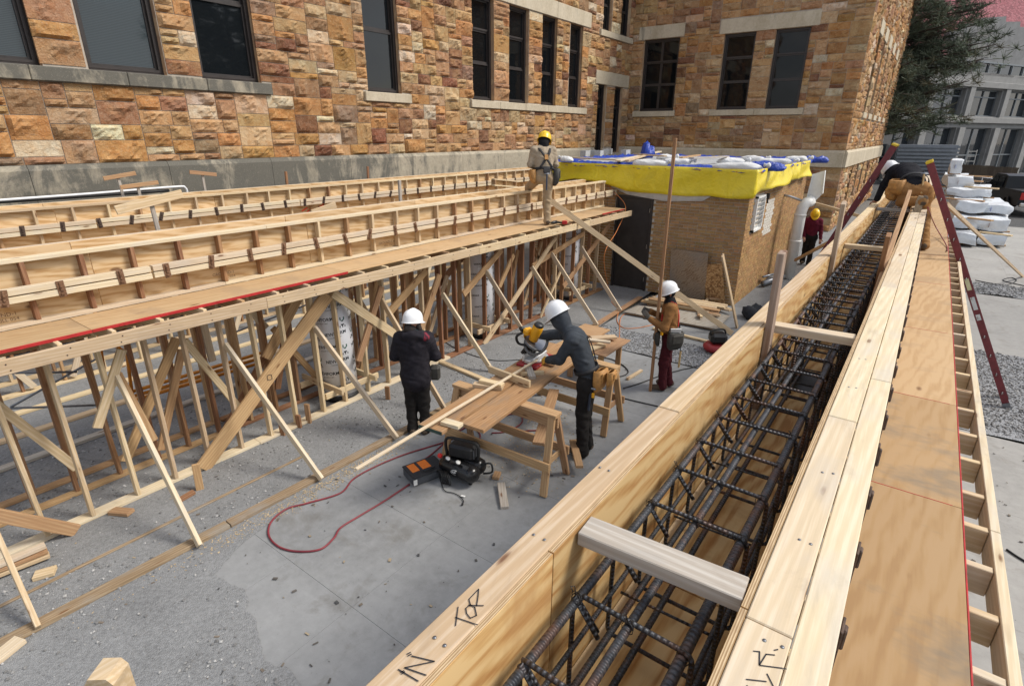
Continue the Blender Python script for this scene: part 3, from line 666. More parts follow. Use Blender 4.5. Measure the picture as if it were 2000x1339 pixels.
for i,((px,py),lb) in enumerate([((1143,300),'leftmost grey concrete block on the back of the roof'),((1157,299),'grey concrete block standing second from the left on the roof'),((1170,300),'grey concrete block in the middle of the roof row'),((1181,297),'tilted grey concrete block fourth in the roof row'),((1190,296),'grey concrete block at the right end of the roof row'),((1222,298),'lone grey hollow concrete block right of the dark door windows')]):
    q=G(px,py,ZR+.15); k=min(1.,19.6/q.x); c=Vector((q.x*k,q.y*k,ZR+.05)); ang=[.1,.5,.2,.7,.4,.05][i]; ex=(math.cos(ang),math.sin(ang),0)
    T=Matrix.Translation(c+Vector((0,0,.1)))@rotm(ex); mm=MB()
    for (cx,cy,dx,dy) in((0,-.083,.39,.03),(0,.083,.39,.03),(-.18,0,.03,.136),(0,0,.03,.136),(.18,0,.03,.136)): 
        mm.box(T@Vector((cx,cy,0)),(dx,dy,.19),ex=ex)
    tag(mm.build('concrete_block',CMU),lb,'block','concrete blocks on the brick outbuilding roof')
q=G(1264,290,ZR+.35); tag(lump('blue_wad',Vector((q.x,q.y,ZR+.08)),(.42,.34,.42),BLU,None,9,.28),'bunched blue tarpaulin tied upright at the back of the roof','tarpaulin')
# sheets leaning on the shed
OSB=newmat('osb',.85); _t=NT(OSB); _p=_t.obj(); _v=_t.vor(_t.map(_p,(14,14,14)),2.); _h=_t.n('ShaderNodeSeparateColor',{0:_v.outputs['Color']}).outputs[0]; _t.col(_t.ramp(_h,[(.1,(.20,.10,.04)),(.5,(.36,.2,.08)),(.95,(.50,.32,.15))]))
OLDPLY=ply('old_plywood',(.32,.25,.18),(.28,.2,.135),(.22,.15,.095),stain=(.25,.22,.19))
tag(box('plywood_sheet',(XS-.13,4.27,.60),(.012,.90,1.24),OLDPLY,None,ex=(1,0,.16),up=(-.1,0,1)),'weathered plywood sheet leaning on the front of the brick outbuilding','plywood')
tag(box('osb_sheet',(XS-.11,3.62,.48),(.012,.44,1.0),OSB,None,ex=(1,0,.12),up=(-.1,.18,1)),'brown chipboard strip leaning beside the weathered plywood sheet','board')
# ================================================================ left formwork
ZD=2.12; ZT=2.739
RUST=newmat('rusty_steel',.7,.3); _t=NT(RUST); _p=_t.pos(); _n=_t.noise(_p,60,4,.6); _t.col(_t.ramp(_n,[(.3,(.10,.055,.035)),(.55,(.22,.115,.06)),(.75,(.28,.2,.14))])); _t.bump(_n,.3,.004)
RUSTD=newmat('dark_clamp',.6,.4); _t=NT(RUSTD); _p=_t.pos(); _n=_t.noise(_p,40,4,.6); _t.col(_t.ramp(_n,[(.3,(.05,.035,.028)),(.7,(.14,.09,.065))]))
REDEDGE=simple('red_edge_paint',(.42,.02,.02),.6,nsc=12,namp=.25)
def jit(a=.01): return rnd.uniform(-a,a)
def lumber(x0,x1,step,fn):
    x=x0
    while x<x1-.05:
        e=min(x+step,x1); fn(x,e); x=e+.003
def clampmesh(m):
    c=MB(); c.box((0,0,0),(.062,.006,.155),ch=.002); c.box((0,-.008,.02),(.02,.014,.085),ch=.003); c.tube([(0,-.002,.03),(0,-.03,.03)],.011,8); c.box((0,-.016,-.045),(.03,.02,.012))
    return c
_cm=clampmesh(None)
def clamps(par,xs,y,z,mat,s=1.):
    me=None
    for x in xs:
        if me is None:
            o=mesh('clamp',_cm.v,_cm.f,mat,None,org=(0,0,0)); me=o.data; bpy.data.objects.remove(o)
        T=Matrix.Translation((x,y,z+jit(.012)))@Matrix.Rotation(rnd.gauss(0,.22),4,'Y')@Matrix.Scale(s,4)
        link('clamp',me,T,par)
def beamform(lbl,y,x0,x1,stud0,step,dark,seed):
    """near side with studs outwards, far side panel; y = front plane of the near studs"""
    global rnd
    th=thing('beam_formwork',lbl,'formwork',((x0+x1)/2,y+.3,ZD))
    lumber(x0,x1,3.66,lambda a,b: board('bottom_plate',(a,y+.0445,ZD+.019),(b,y+.0445,ZD+.019),.089,.038,PALE,th))
    lumber(x0,x1,4.27,lambda a,b: board('top_plate',(a,y+.0445,ZT-.019),(b,y+.0445,ZT-.019),.089,.038,PALE if rnd.random()<.4 else SPRUCE,th))
    lumber(x0,x1,2.44,lambda a,b: box('plywood_panel',((a+b)/2,y+.0995,(ZD+ZT)/2),(b-a-.002,.018,ZT-ZD),PLY,th))
    x=stud0;i=0
    while x<x1-.05:
        m=(FIR if x<dark else (TAN if rnd.random()<.35 else SPRUCE)); 
        box('stud',(x,y+.0445,(ZD+ZT)/2),(ZT-ZD-.078,.089,.038),m,th,ex=(0,0,1),up=(1,0,0)); x+=step+jit(.02)
    w0=x0
    cuts=[x0]; 
    while cuts[-1]<x1-3: cuts.append(cuts[-1]+rnd.choice([2.9,3.66,4.27]))
    cuts.append(x1)
    for a,b in zip(cuts[:-1],cuts[1:]):
        d=jit(.006)
        for k,zz in((0,ZD+.278),(1,ZD+.348)):
            board('waler',(a+.01,y-.042,zz+d),(b-.01,y-.042+jit(.004),zz+d),.082,.058,PALE,th)
    n=int((x1-x0)/step); clamps(th,[stud0-.22+step*i+jit(.03) for i in range(n)],y-.087,ZD+.313,RUST if dark>1 else RUSTD)
    yf=y+.575
    lumber(x0,x1,2.44,lambda a,b: box('plywood_panel',((a+b)/2,yf,(ZD+ZT)/2),(b-a-.002,.018,ZT-ZD),PLY,th))
    lumber(x0,x1,3.66,lambda a,b: board('top_plate',(a,yf+.0545,ZT-.019),(b,yf+.0545,ZT-.019),.089,.038,PALE,th))
    lumber(x0,x1,3.66,lambda a,b: board('bottom_plate',(a,yf+.0545,ZD+.019),(b,yf+.0545,ZD+.019),.089,.038,SPRUCE,th))
    x=stud0
    while x<x1-.05:
        box('stud',(x,yf+.0545,(ZD+ZT)/2),(ZT-ZD-.078,.089,.038),SPRUCE,th,ex=(0,0,1),up=(1,0,0)); x+=step
    lumber(x0,x1,2.44,lambda a,b: box('soffit_panel',((a+b)/2,y+.337,ZD+.011),(b-a-.002,.45,.018),PLYIN,th))
    return th
Y1,Y2=6.42,10.62
f1_=beamform('nearer long beam form of plywood and brown studs with rusty clamps','' or Y1,-.6,12.65,.845,.4555,4.2,1)
f2_=beamform('farther long beam form of pale studs against the stone wall','' or Y2,.3,17.2,.62,.47,0,2)
# red spray marks on far form
SPRAY=newmat('red_spray',.9,0,(.75,.09,.04))
def strokes(name,pls,fn,w_,mat,par,nrm):
    """flat marks drawn on a surface: pixel polylines unprojected by fn"""
    m=MB(); nrm=Vector(nrm).normalized()
    for pl in pls:
        P=[fn(*p) for p in pl]
        for a,b in zip(P[:-1],P[1:]):
            d=(b-a).normalized(); s=d.cross(nrm)*w_/2; e=d*w_*.3; m.add([a-s-e,a+s-e,b+s+e,b-s+e],[[0,1,2,3]])
    return stuff(m.build(name,mat,par))
# platform
def platform(lbl,x0,x1,yl,yf,yb,rows,postx,step,side=1):
    th=thing('shoring_platform',lbl,'platform',((x0+x1)/2,(yl+yb)/2,0)); zj=ZD-.018
    lumber(x0,x1,3.72,lambda a,b: board('ledger',(a,yl,zj-.082),(b,yl,zj-.082+jit(.004)),.038,.125,SPRUCE,th))
    x=x0+.2
    while x<x1:
        board('joist',(x,min(yl,yb)+.022*1,zj-.072),(x,max(yl,yb)-.022,zj-.072),.038,.14,SPRUCE if rnd.random()<.6 else TAN,th); x+=step
    return th
plat=platform('long timber shoring platform with posts and diagonal braces along the left','' or -.6,12.67,5.70,5.83,7.3,0,0,.41)
seg=[-.6,1.52,4.35,6.79,9.23,11.2,12.6]
for i,(a,b) in enumerate(zip(seg[:-1],seg[1:])):
    box('deck_sheet',((a+b)/2,6.12,ZD-.009),(b-a-.003,.58,.018),DECK,plat)
    if i<2: box('painted_edge',((a+b)/2,5.8255,ZD-.008),(b-a-.003,.008,.030),REDEDGE,plat,ch=.001)
box('painted_edge',(11.95,5.8255,ZD-.008),(1.1,.008,.026),REDEDGE,plat,ch=.001)
rows=[(6.36,.04,SPRUCE,.41,.845),(6.96,.04,FIR,.41,.86),(7.32,.04,TAN,.41,1.0)]
for (y,z,m,st,xs) in rows:
    lumber(-.6,12.6,3.66,lambda a,b: board('sill',(a,y,.027),(b,y+jit(.02),.027),.14 if y<6.5 else .10,.038,PALE if (y<6.5 and a<4) else FIR if a>2.5 else TAN,plat))
    x=xs
    while x<12.7:
        mm_=m
        if y<6.5: mm_=SPRUCE if x<4.6 or rnd.random()<.45 else FIR
        elif rnd.random()<.25: mm_=TAN
        if not any(abs(x-c)<.30 and y>6.5 and y<7.2 for c in(4.62,8.05,11.45)):
            bx=x+jit(.03); box('post',(bx,y+jit(.02),(ZD-.16+.046)/2),(ZD-.16-.046,.089,.038),mm_,plat,ex=(jit(.014),jit(.012),1),up=(1,0,0))
        x+=st+jit(.02)
lumber(-.6,12.6,4.,lambda a,b: board('header',(a,6.36,ZD-.178),(b,6.36,ZD-.178),.089,.038,TAN,plat))
lumber(-.6,12.6,4.,lambda a,b: board('header',(a,6.96,ZD-.178),(b,6.96,ZD-.178),.089,.038,FIR,plat))
# kickers to the ground plank
s5=lambda a,b:(650+a/2.8486,440+b/2.8486)
kick=[((75,1225),(-60,920),6.30,SPRUCE),((390,1065),(228,735),6.30,PALE),((628,935),(440,672),6.30,PALE),((775,855),(615,640),6.30,PALE),((872,805),(745,585),6.30,SPRUCE),(s5(880,800),s5(610,380),6.30,PALE),((1022,647),s5(850,250),6.30,PALE),(s5(1310,550),s5(1105,230),6.30,PALE),(s5(1470,555),s5(1215,155),6.30,PALE),(s5(1600,475),s5(1380,120),6.30,PALE)]
for a,b,y,m in kick:
    p0=G(*a,.05); p1=PY(*b,y); board('kicker',p0,p1,.038,.089,m,plat,up=(1,0,0) if 0 else (0,-1,.6))
# braces in the plane of the posts
xb=[((395,915),(640,575),6.28,.19,TAN),((190,835),(238,682),6.30,.085,SPRUCE),((228,730),(300,860),6.31,.089,TAN),((520,700),(590,565),6.50,.14,TAN),((245,900),(345,660),6.55,.10,TAN),((650,572),(790,665),6.28,.13,SPRUCE),((700,705),(745,560),6.30,.10,TAN),s5 and ((762,608),(832,528),6.30,.12,TAN),((820,650),(858,536),6.29,.12,TAN),((945,673),(1085,464),6.28,.10,SPRUCE),((905,575),(980,487),6.31,.12,TAN),((975,560),(1003,497),6.32,.10,TAN),((1040,520),(1140,456),6.31,.11,TAN),((1055,620),(1095,530),6.30,.05,SPRUCE),((690,620),(600,480),7.0,.089,SPRUCE),((520,640),(470,585),7.0,.089,PALE),((395,625),(415,705),7.0,.089,PALE),((1100,560),(1190,440),6.31,.12,TAN),((440,840),(520,690),7.0,.10,FIR),((810,610),(905,500),7.0,.12,FIR),((1000,590),(1090,470),7.0,.10,FIR)]
for i in range(16):
    x=.7+i*.75+jit(.2); s_=rnd.choice([-1,1]); L=rnd.uniform(.35,.75); z0=rnd.uniform(.05,.5); y=rnd.choice([6.66,6.9,7.03,7.25]); m=rnd.choice([TAN,FIR,SPRUCE,SPRUCE]); p0,p1=Vector((x,y,z0)),Vector((x+s_*L,y,z0+rnd.uniform(.9,1.5))); box('brace',(p0+p1)/2,((p1-p0).length,.038,.085),m,plat,ex=p1-p0)
for a,b,y,w_,m in xb:
    board('brace',PY(*a,y),PY(*b,y),.038,w_,m,plat,up=(0,0,1)) if 0 else box('brace',(PY(*a,y)+PY(*b,y))/2,((PY(*a,y)-PY(*b,y)).length,.038,w_),m,plat,ex=PY(*b,y)-PY(*a,y))
# second platform under the far form, simpler
plat2=platform('farther timber shoring platform under the rear beam form','' or .3,17.2,10.3,10.4,11.4,0,0,.47)
for a,b in((.3,2.7),(2.7,5.1),(5.1,7.6),(7.6,10),(10,12.4),(12.4,14.8),(14.8,17.2)): box('deck_sheet',((a+b)/2,10.5,ZD-.009),(b-a-.003,.23,.018),DECK,plat2)
for y in(10.6,11.2):
    lumber(.3,13,3.66,lambda a,b: board('sill',(a,y,.027),(b,y,.027),.14,.038,SPRUCE,plat2))
    x=.6
    while x<13: 
        box('post',(x,y,(ZD-.16+.046)/2),(ZD-.16-.046,.089,.038),rnd.choice([SPRUCE,TAN,FIR]),plat2,ex=(jit(.015),jit(.01),1),up=(1,0,0)); x+=.55
    lumber(.3,13,4.,lambda a,b: board('header',(a,y,ZD-.178),(b,y,ZD-.178),.089,.038,TAN,plat2))
for i in range(8):
    x=1.0+i*1.35; box('brace',(x+.4,10.53,1.0),(2.0,.038,.089),rnd.choice([PALE,TAN]),plat2,ex=(.75*(1 if i%2 else -1),0,1.6),up=(1,0,.3))
for y in(8.2,9.0,9.8): tag(board('ground_board',(.2,y,.03),(10.5,y+.1,.03),.12,.04,[SPRUCE,TAN,GREYWOOD][int(y)%3]),['pale runner board lying on gravel just behind the nearer posts','grey runner board on gravel midway between the two platforms','brown runner board on gravel just before the farther platform'][int((y-8.2)/.8+.1)],'board')
# ground plank the kickers stand on
gp=thing('foot_plank','line of old planks on the ground that the braces stand on','plank',(4,5.05,0))
for a,b,y0,y1 in((-.4,2.0,5.13,5.08),(2.0,4.9,5.08,5.03),(4.95,8.2,5.05,5.08),(8.25,9.95,5.06,5.06),(9.98,12.5,5.07,5.19)): board('plank',(a,y0,.026),(b-.01,y1,.026),.115,.04,OLDPLANK if a<8 else TAN,gp)
tag(board('thin_lath',(0.2,5.62,.014),(3.3,5.60,.014),.035,.015,OLDPLANK),'thin weathered lath half buried in gravel beside the braces','lath')
# stakes at the sill
for i,(px,py,h,m,lb) in enumerate([((604),826,.30,TAN,'tan wooden stake standing upright before the front posts'),((585),835,.20,FIR,'short brown stake second from the tall tan stake'),((553),850,.16,FIR,'stubby reddish stake driven beside the front sill'),(758,780,.22,FIR,'brown stake just left of the dark jacketed worker')]):
    g=G(px,py); tag(box('stake',(g.x,g.y,h/2),(h,.07,.035),m,None,ex=(0,0,1),up=(1,.4,0)),lb,'stake')
q=G(392,955); tag(box('stake',(q.x,q.y,.16),(.34,.08,.035),TAN,None,ex=(.05,.02,1),up=(.4,1,0)),'tan stake standing at the foot of the wide diagonal plank','stake')
# T shaped batter stakes above the forms
for st,cr,y,lb in [(((230,344),(242,383)),((202,349),(265,338)),11.5,'leftmost T-shaped stake by the stained limestone base'),(((268,358),(272,380)),((235,366),(309,356)),11.4,'low T-shaped stake beside the leftmost one'),(((395,340),(400,371)),((370,336),(423,341)),11.5,'T-shaped stake standing third along the limestone base'),(((296,400),(316,465)),((226,411),(356,378)),7.35,'stake carrying a tilted yellow board between the two forms'),(((632,413),(637,425)),((609,417),(656,400)),7.35,'stake with a short tilted board behind the nearer form')]:
    T_=thing('batter_stake',lb,'stake',PY(*st[1],y)); a,b=PY(*st[0],y),PY(*st[1],y); board('stake',b-Vector((0,0,.5)),a,.045,.03,GREYWOOD,T_,up=(0,1,0)); c,d=PY(*cr[0],y-.04),PY(*cr[1],y-.04); board('crosspiece',c,d,.02,.07 if y>8 else .10,TAN if y>8 else SPRUCE,T_)
for (a,b),y,lb in [(((780,352),(783,410)),7.4,'slim grey upright between the forms left of the tan worker'),(((718,325),(718,352)),11.5,'short brown upright stake at the rear form near mid wall'),(((558,335),(560,362)),11.5,'short grey upright stake at the limestone base')]:
    p,q=PY(*a,y),PY(*b,y); tag(board('upright',q-Vector((0,0,.4)),p,.05,.04,GREYWOOD if y<8 else FIR,None,up=(0,1,0)),lb,'stake')
# conduit along the wall base
PVC=simple('white_pipe',(.7,.71,.72),.35,nsc=5,namp=.05); RUBB=simple('black_rubber',(.012,.012,.012),.6)
tag(tube('conduit',smoothpath([PY(-60,396,11.9),PY(0,391,11.9),PY(180,378,11.9),PY(340,365,11.9),PY(362,367,11.9),PY(366,380,11.9)],5),.022,PVC),'thin white conduit running along the stained limestone base','pipe')
tag(tube('hose',smoothpath([PY(-60,399,11.92),PY(0,394,11.92),PY(180,382,11.92),PY(330,372,11.92)],5),.03,RUBB),'black hose lying under the white conduit','hose')
# red spray on the far form, stencils are worn off
fn=lambda a,b: PY(600+a/1.,b,Y2+.088)
strokes('spray_mark',[[(590,412),(600,406)],[(600,414),(606,408)],[(607,398),(607,410)],[(610,392),(628,392),(632,400),(622,405),(636,404)]],lambda a,b:PY(a,b,Y2+.086),.03,SPRAY,f2_,(0,-1,0))
INK=newmat('marker_ink',.8,0,(.02,.02,.025)); STEN=newmat('stencil_ink',.9,0,(.16,.08,.04))
strokes('marker_square',[[(522,733),(530,731),(532,740),(523,742),(522,733)]],lambda a,b:PY(a,b,6.255),.006,INK,plat,(0,-1,0))
def stencil(par,txt,size,p,ex,up):
    v,f=textmesh(txt,size); T=Matrix.Translation(Vector(p))@rotm(ex,Vector(ex).cross(Vector(up))*1); 
    mesh('stencil',[T@Vector(q) for q in v],f,STEN,par)
for x in(1.05,3.1,5.6,8.2): stencil(f1_,'GROUND-1',.05,(x,Y1+.0895,ZD+.12),(1,0,0),(0,0,1)); stencil(f1_,'MILL 054',.045,(x+.05,Y1+.0895,ZD+.07),(1,0,0),(0,0,1))
# nail holes in the ledger
mm=MB()
for i in range(32):
    x=.05+i*.41
    for dz in(-.03,.03): mm.lathe([(.0065,0),(.0065,.003)],(x+jit(.02),5.681,ZD-.1+dz+jit(.008)),ax=(0,-1,0),n=6)
stuff(mm.build('nail',RUSTD,plat))
# column tubes
TUBEM=simple('paper_tube',(.74,.76,.80),.6,nsc=3,namp=.06); PRINT=newmat('tube_print',.7,0,(.02,.025,.03)); SHLD=newmat('tube_shield',.7,0,(.03,.10,.075))
def column(c,r,h,lbl,texts):
    th=thing('column_tube',lbl,'column form',(c[0],c[1],0))
    mm=MB(); n=40; mm.lathe([(r-.008,.0),(r,.0),(r,h),(r-.008,h)],(c[0],c[1],.03),n=n); tb=mm.build('tube',TUBEM,th)
    mm=MB(); mm.lathe([(r+.02,0),(r+.02,.09),(r-.01,.09)],(c[0],c[1],.007),n=24); mm.build('base',RUBB,th)
    a0=math.atan2(-c[1],-c[0])
    def wrap(v,ang,z,tilt=.0):
        out=[]
        for (x,y,_) in v:
            X=x*math.cos(tilt)-y*math.sin(tilt); Y=x*math.sin(tilt)+y*math.cos(tilt); a=ang+X/(r+.001); out.append((c[0]+(r+.0015)*math.cos(a),c[1]+(r+.0015)*math.sin(a),z+Y))
        return out
    m1=MB();m2=MB(); tv,tf=textmesh(texts[0],texts[1]*.62,.0012)
    sv,sf=textmesh(texts[2],texts[1]*.2)
    shield=[(-.5,.4),(.5,.4),(.5,-.1),(0,-.55),(-.5,-.1)]
    k=0; z=h-.12
    while z>.15:
        for j in range(-1,2):
            ang=a0+j*1.15+(.5 if k%2 else 0); 
            if (j+k)%2==0: m1.add(wrap(tv,ang,z,.12),tf); m1.add(wrap(sv,ang,z-.055,.12),sf)
            else: 
                m2.add(wrap([(x*.075,y*.075,0) for x,y in shield],ang,z),[[0,4,3,2,1][::-1]]); m1.add(wrap([(x*.05-.0,y*.03,0) for x,y in shield],ang,z-.085),[[0,1,2,3,4]])
                for q in(-.04,0,.04): m1.add(wrap([(q-.006,.075,0),(q+.006,.075,0),(q+.008,.105,0),(q-.008,.105,0)],ang,z-.20),[[0,1,2,3]])
        z-=.21;k+=1
    stuff(m1.build('lettering',PRINT,tb)); stuff(m2.build('shield',SHLD,tb))
    # timber collar
    for (dx,dy,ex) in((0,-r-.05,(1,0,0)),(0,r+.05,(1,0,0)),(-r-.05,0,(0,1,0)),(r+.05,0,(0,1,0))):
        box('collar_board',(c[0]+dx,c[1]+dy,.25+(.05 if dx else 0)),(2*r+.45,.038,.089),SPRUCE,th,ex=ex)
column((4.62,6.66),.26,2.05,'nearest white printed cardboard column tube between the posts',('NEWFORM',.115,'CONCRETE TUBES'))
column((8.05,6.66),.26,2.05,'middle white printed cardboard column tube between the posts',('WHOLESALE',.075,'CONCRETE FORMS'))
column((11.45,6.66),.26,2.05,'farthest white printed cardboard column tube near the black door',('WHOLESALE',.075,'CONCRETE FORMS'))
# scaffold frames behind the posts
ORG=simple('orange_paint',(.62,.22,.015),.45,nsc=10,namp=.25); GALV=simple('galvanised',(.22,.23,.25),.4,.7,nsc=15)
sf=thing('tube_scaffold','orange tubular scaffold frame standing behind the front posts','scaffold',(2.5,8.2,0))
P=lambda a,b,y=8.0: PY(a,b,y)
for pts in ([(182,590),(205,735)],[(236,600),(262,800)],[(182,590),(236,600)],[(190,650),(247,690)]): 
    mm=MB(); mm.tube([P(*pts[0]),P(*pts[1])],.022); mm.build('tube',ORG,sf)
for i,(y0,a,b) in enumerate([(8.05,(256,765),(520,686)),(8.05,(256,775),(520,696)),(8.12,(256,783),(520,705))]):
    mm=MB(); mm.tube([P(*a,y0),P(*b,y0)],.026); tag(mm.build('scaffold_tube',ORG),['upper orange scaffold tube lying behind the posts','middle orange scaffold tube in the bundle behind the posts','lowest orange scaffold tube in the bundle behind the posts'][i],'tube','orange scaffold tubes')
for i,(a,b) in enumerate([((20,795),(196,696)),((20,728),(150,726)),((20,797),(210,790)),((455,650),(690,560))]):
    mm=MB(); mm.tube([P(*a,7.9),P(*b,7.9)],.014); tag(mm.build('cross_brace',GALV),['grey steel rod rising diagonally behind the leftmost posts','upper level grey steel rod behind the leftmost posts','lower level grey steel rod behind the leftmost posts','grey steel rod slanting behind the wide diagonal plank'][i],'rod')
# long loose prop from the form to the floor
tag(board('long_prop',G(1430,651,.03),PY(1060,386,Y1-.02)+Vector((0,0,.05)),.038,.11,SPRUCE,None,up=(.3,0,1)),'long pale board propped from the nearer form down to the floor','board')
tag(board('leaning_board',G(1440,640,.0),G(1440,640,.0)+(PX(1411,498,10.6)-G(1440,640,.0)),.03,.10,SPRUCE,None,up=(1,0,0)),'short upright pale board leaning beside the right beam','board')
# small stub panel on the form by the worker
st=thing('stub_panel','small framed stub form resting across the forms beside the tan worker','formwork',(9.3,7.6,ZT))
a=PY(963,350,7.9);b=PY(1008,354,7.9)
for z in(0,.13): board('plate',a+Vector((0,0,z-.13)),b+Vector((0,0,z-.13)),.089,.03,SPRUCE,st)
for t in(.05,.5,.95): c=a.lerp(b,t); box('stud',c+Vector((0,0,-.065)),(.1,.08,.03),TAN,st,ex=(0,0,1),up=(1,0,0))
box('panel',(a+b)/2+Vector((0,.05,-.065)),((b-a).length,.015,.15),PLY,st,ex=b-a)
tag(board('loose_board',PY(948,372,7.4),PY(1010,378,7.2),.09,.04,TAN),'short board lying across the forms beneath the stub panel','board')
# ================================================================ right formwork
k_=.923
yLo,yLi=.715,.609      # left side: outer edge of plate, inner face of plywood
yRi,yRs,yRo=.150,.027,-.055
X0,X1=-.7,20.5
rf=thing('beam_formwork','open-topped beam form full of reinforcing bars in the right foreground','formwork',(5,.33,ZD))
pw=yLo-yLi-.018
cuts=[X0,2.02,4.0,6.4,9.4,12.3,15.,X1]
for a,b in zip(cuts[:-1],cuts[1:]): board('top_plate',(a+.003,yLi+.019+pw/2,ZT-.019),(b-.001,yLi+.019+pw/2,ZT-.019+jit(.003)),pw,.038,SPRUCE,rf)
cuts=[X0,1.03,3.35,5.8,8.2,10.6,13.,15.5,18,X1]
def plypanel(x0,x1,yc,m=PLYIN):
    o=box('plywood_panel',((x0+x1)/2,yc,(ZD+ZT)/2-.003),(x1-x0-.004,.018,ZT-ZD-.006),[m,PLYEDGE],rf,ch=.001)
    if not o.data.get('e'):
        for p in o.data.polygons:
            if p.normal.z>.9: p.material_index=1
        o.data['e']=1
for a,b in zip(cuts[:-1],cuts[1:]): plypanel(a,b,yLi+.0095)
for a,b in zip(cuts[:-1],cuts[1:]): plypanel(a+.12 if a>X0 else a,b+.12 if b<X1 else b,yRi-.0095)
cuts=[X0,1.12,2.36,4.9,8.6,12.,16,X1]
for a,b in zip(cuts[:-1],cuts[1:]): board('top_plate',(a+.002,(yRi-.02+yRs+.002)/2,ZT-.019),(b-.001,(yRi-.02+yRs+.002)/2,ZT-.019+jit(.002)),yRi-.022-yRs,.038,PALE,rf)
cuts=[X0,2.9,6.6,9.05,12.4,16,X1]
for i,(a,b) in enumerate(zip(cuts[:-1],cuts[1:])): board('waler',(a+.003,(yRs-.0005+yRo)/2,ZT-.024),(b-.003 - (.06 if i==2 else 0),(yRs-.0005+yRo)/2,ZT-.024),yRs-.0005-yRo,.038,PALE,rf)
# studs, bottom plates, walers outside both faces
x=X0+.2
while x<X1:
    box('stud',(x,yLi+.0195+pw/2,(ZD+ZT-.038)/2),(ZT-ZD-.04,.08,.038),SPRUCE,rf,ex=(0,0,1),up=(1,0,0)); box('stud',(x,yRi-.064,(ZD+ZT-.05)/2),(ZT-ZD-.06,.08,.038),SPRUCE,rf,ex=(0,0,1),up=(1,0,0)); x+=.46
for zz in(2.38,2.46):
    board('waler',(X0,yRo+.025,zz),(X1,yRo+.025,zz),.06,.05,PALE,rf); board('waler',(X0,yLo+.035,zz),(X1,yLo+.035,zz),.06,.05,PALE,rf)
lumber(X0,X1,2.44,lambda a,b: box('soffit_panel',((a+b)/2,(yLi+yRi)/2,ZD+.009),(b-a-.003,yLi-yRi-.002,.018),PLYIN,rf))
lumber(X0,X1,3.66,lambda a,b: board('chamfer_strip',(a,yLi-.022,ZD+.03),(b,yLi-.022,ZD+.03),.038,.03,SPRUCE,rf))
# clamp handles sticking out right of the waler
for i in range(34):
    x=.95+i*.335; c=MB(); z=ZT-.16
    c.box((x,yRo-.006,z+.045),(.055,.007,.15),ex=(1,0,jit(.25)),ch=.002); c.box((x+jit(.01),yRo-.012,z+.075),(.026,.012,.07),ex=(1,0,jit(.4)),ch=.004)
    c.build('clamp',RUSTD,rf)
STK=wood('stake_wood',(.47,.37,.29),(.36,.26,.19))
# spacers and stakes
def spacer(x0,x1,zt,m,h=.045):
    board('spacer',((x0+x1)/2-.01,yLi-.004,zt-h/2),((x0+x1)/2+.02,yRi+.004,zt-h/2),x1-x0,h,m,rf)
spacer(1.158,1.248,2.728,GREYWOOD,.045)
a,b=G(1510,618,2.715),G(1511,640,2.715); spacer(3.52,3.61,2.715,PALE,.05)
spacer(G(1640,475,2.7).x-.02,G(1640,475,2.7).x+.07,2.70,SPRUCE)
spacer(G(1705,405,2.72).x,G(1705,405,2.72).x+.09,2.72,GREYWOOD)
def stakeat(px0,py0,px1,py1,m,lb,wd=.09,y=None):
    """upright board inside the form; top pixel and a pixel where it crosses y"""
    y=y if y is not None else yLi-.02
    p0=PY(px1,py1,y); p1=PY(px0,py0,y); d=(p1-p0)
    p0=p0-d*((p0.z-ZD-.02)/d.z)
    board('form_stake',p0,p1,wd,.038,m,rf,up=(1,0,0) if 0 else (0,1,.0))
stakeat(1528,492,1497,680,STK,'',.09)
stakeat(1648,396,1632,480,STK,'',.09)
stakeat(1736,458,1712,560,FIR,'',.09,.19)
stakeat(1776,378,1745,470,TAN,'',.09,.17)
# deck to the right
yDe,yRa=-.462,-.605
dk=thing('shoring_platform','narrow plywood walkway beside the right beam form with open joists','platform',(5,-.3,0))
cuts=[X0,1.56,3.06,4.4,6.15,8.3,10.4,12.8,15.2,17.6,X1]
STAIN=ply('stained_deck',(.43,.285,.15),(.41,.265,.13),(.37,.23,.11),sc=.7,stain=(.24,.19,.135))
for i,(a,b) in enumerate(zip(cuts[:-1],cuts[1:])):
    box('deck_sheet',((a+b)/2,(yRo+.06+yDe)/2,ZD-.009),(b-a-.004,yRo+.06-yDe,.018),STAIN if i in(0,1,2) else DECK,dk,ch=.001)
    box('painted_edge',((a+b)/2,yDe-.0045,ZD-.009),(b-a-.004,.006,.0178),REDEDGE,dk,ch=.001)
    box('painted_edge',(b,(yRo+.04+yDe)/2,ZD+.0006),(.004,yRo-yDe-.03,.0012),REDEDGE,dk,ch=0)
lumber(X0,12.5,3.66,lambda a,b: board('ledger',(a,yRa+.019,ZD-.078),(b,yRa+.019,ZD-.078+jit(.003)),.038,.135,PALE,dk))
x=1.12
jx=[.82,1.12,1.42,1.73,2.03,2.35,2.66,2.97,3.28]
while jx[-1]<12.4: jx.append(jx[-1]+.38+jit(.03))
jx=[-.4,-.1,.2,.52]+jx
for x in jx: board('joist',(x,yRa+.04,ZD-.085),(x+jit(.01),.75,ZD-.085),.038,.13,SPRUCE if rnd.random()<.7 else PALE,dk)
for y in(-.30,.68):
    lumber(X0,12.5,3.66,lambda a,b: board('header',(a,y,ZD-.172),(b,y,ZD-.172),.089,.04,TAN,dk)); lumber(X0,12.5,3.66,lambda a,b: board('sill',(a,y,.03),(b,y,.03),.14,.04,OLDPLANK,dk))
    x=.3
    while x<12.5: box('post',(x,y,1.0),(1.91,.089,.038),rnd.choice([SPRUCE,TAN]),dk,ex=(jit(.01),jit(.01),1),up=(1,0,0)); x+=.62
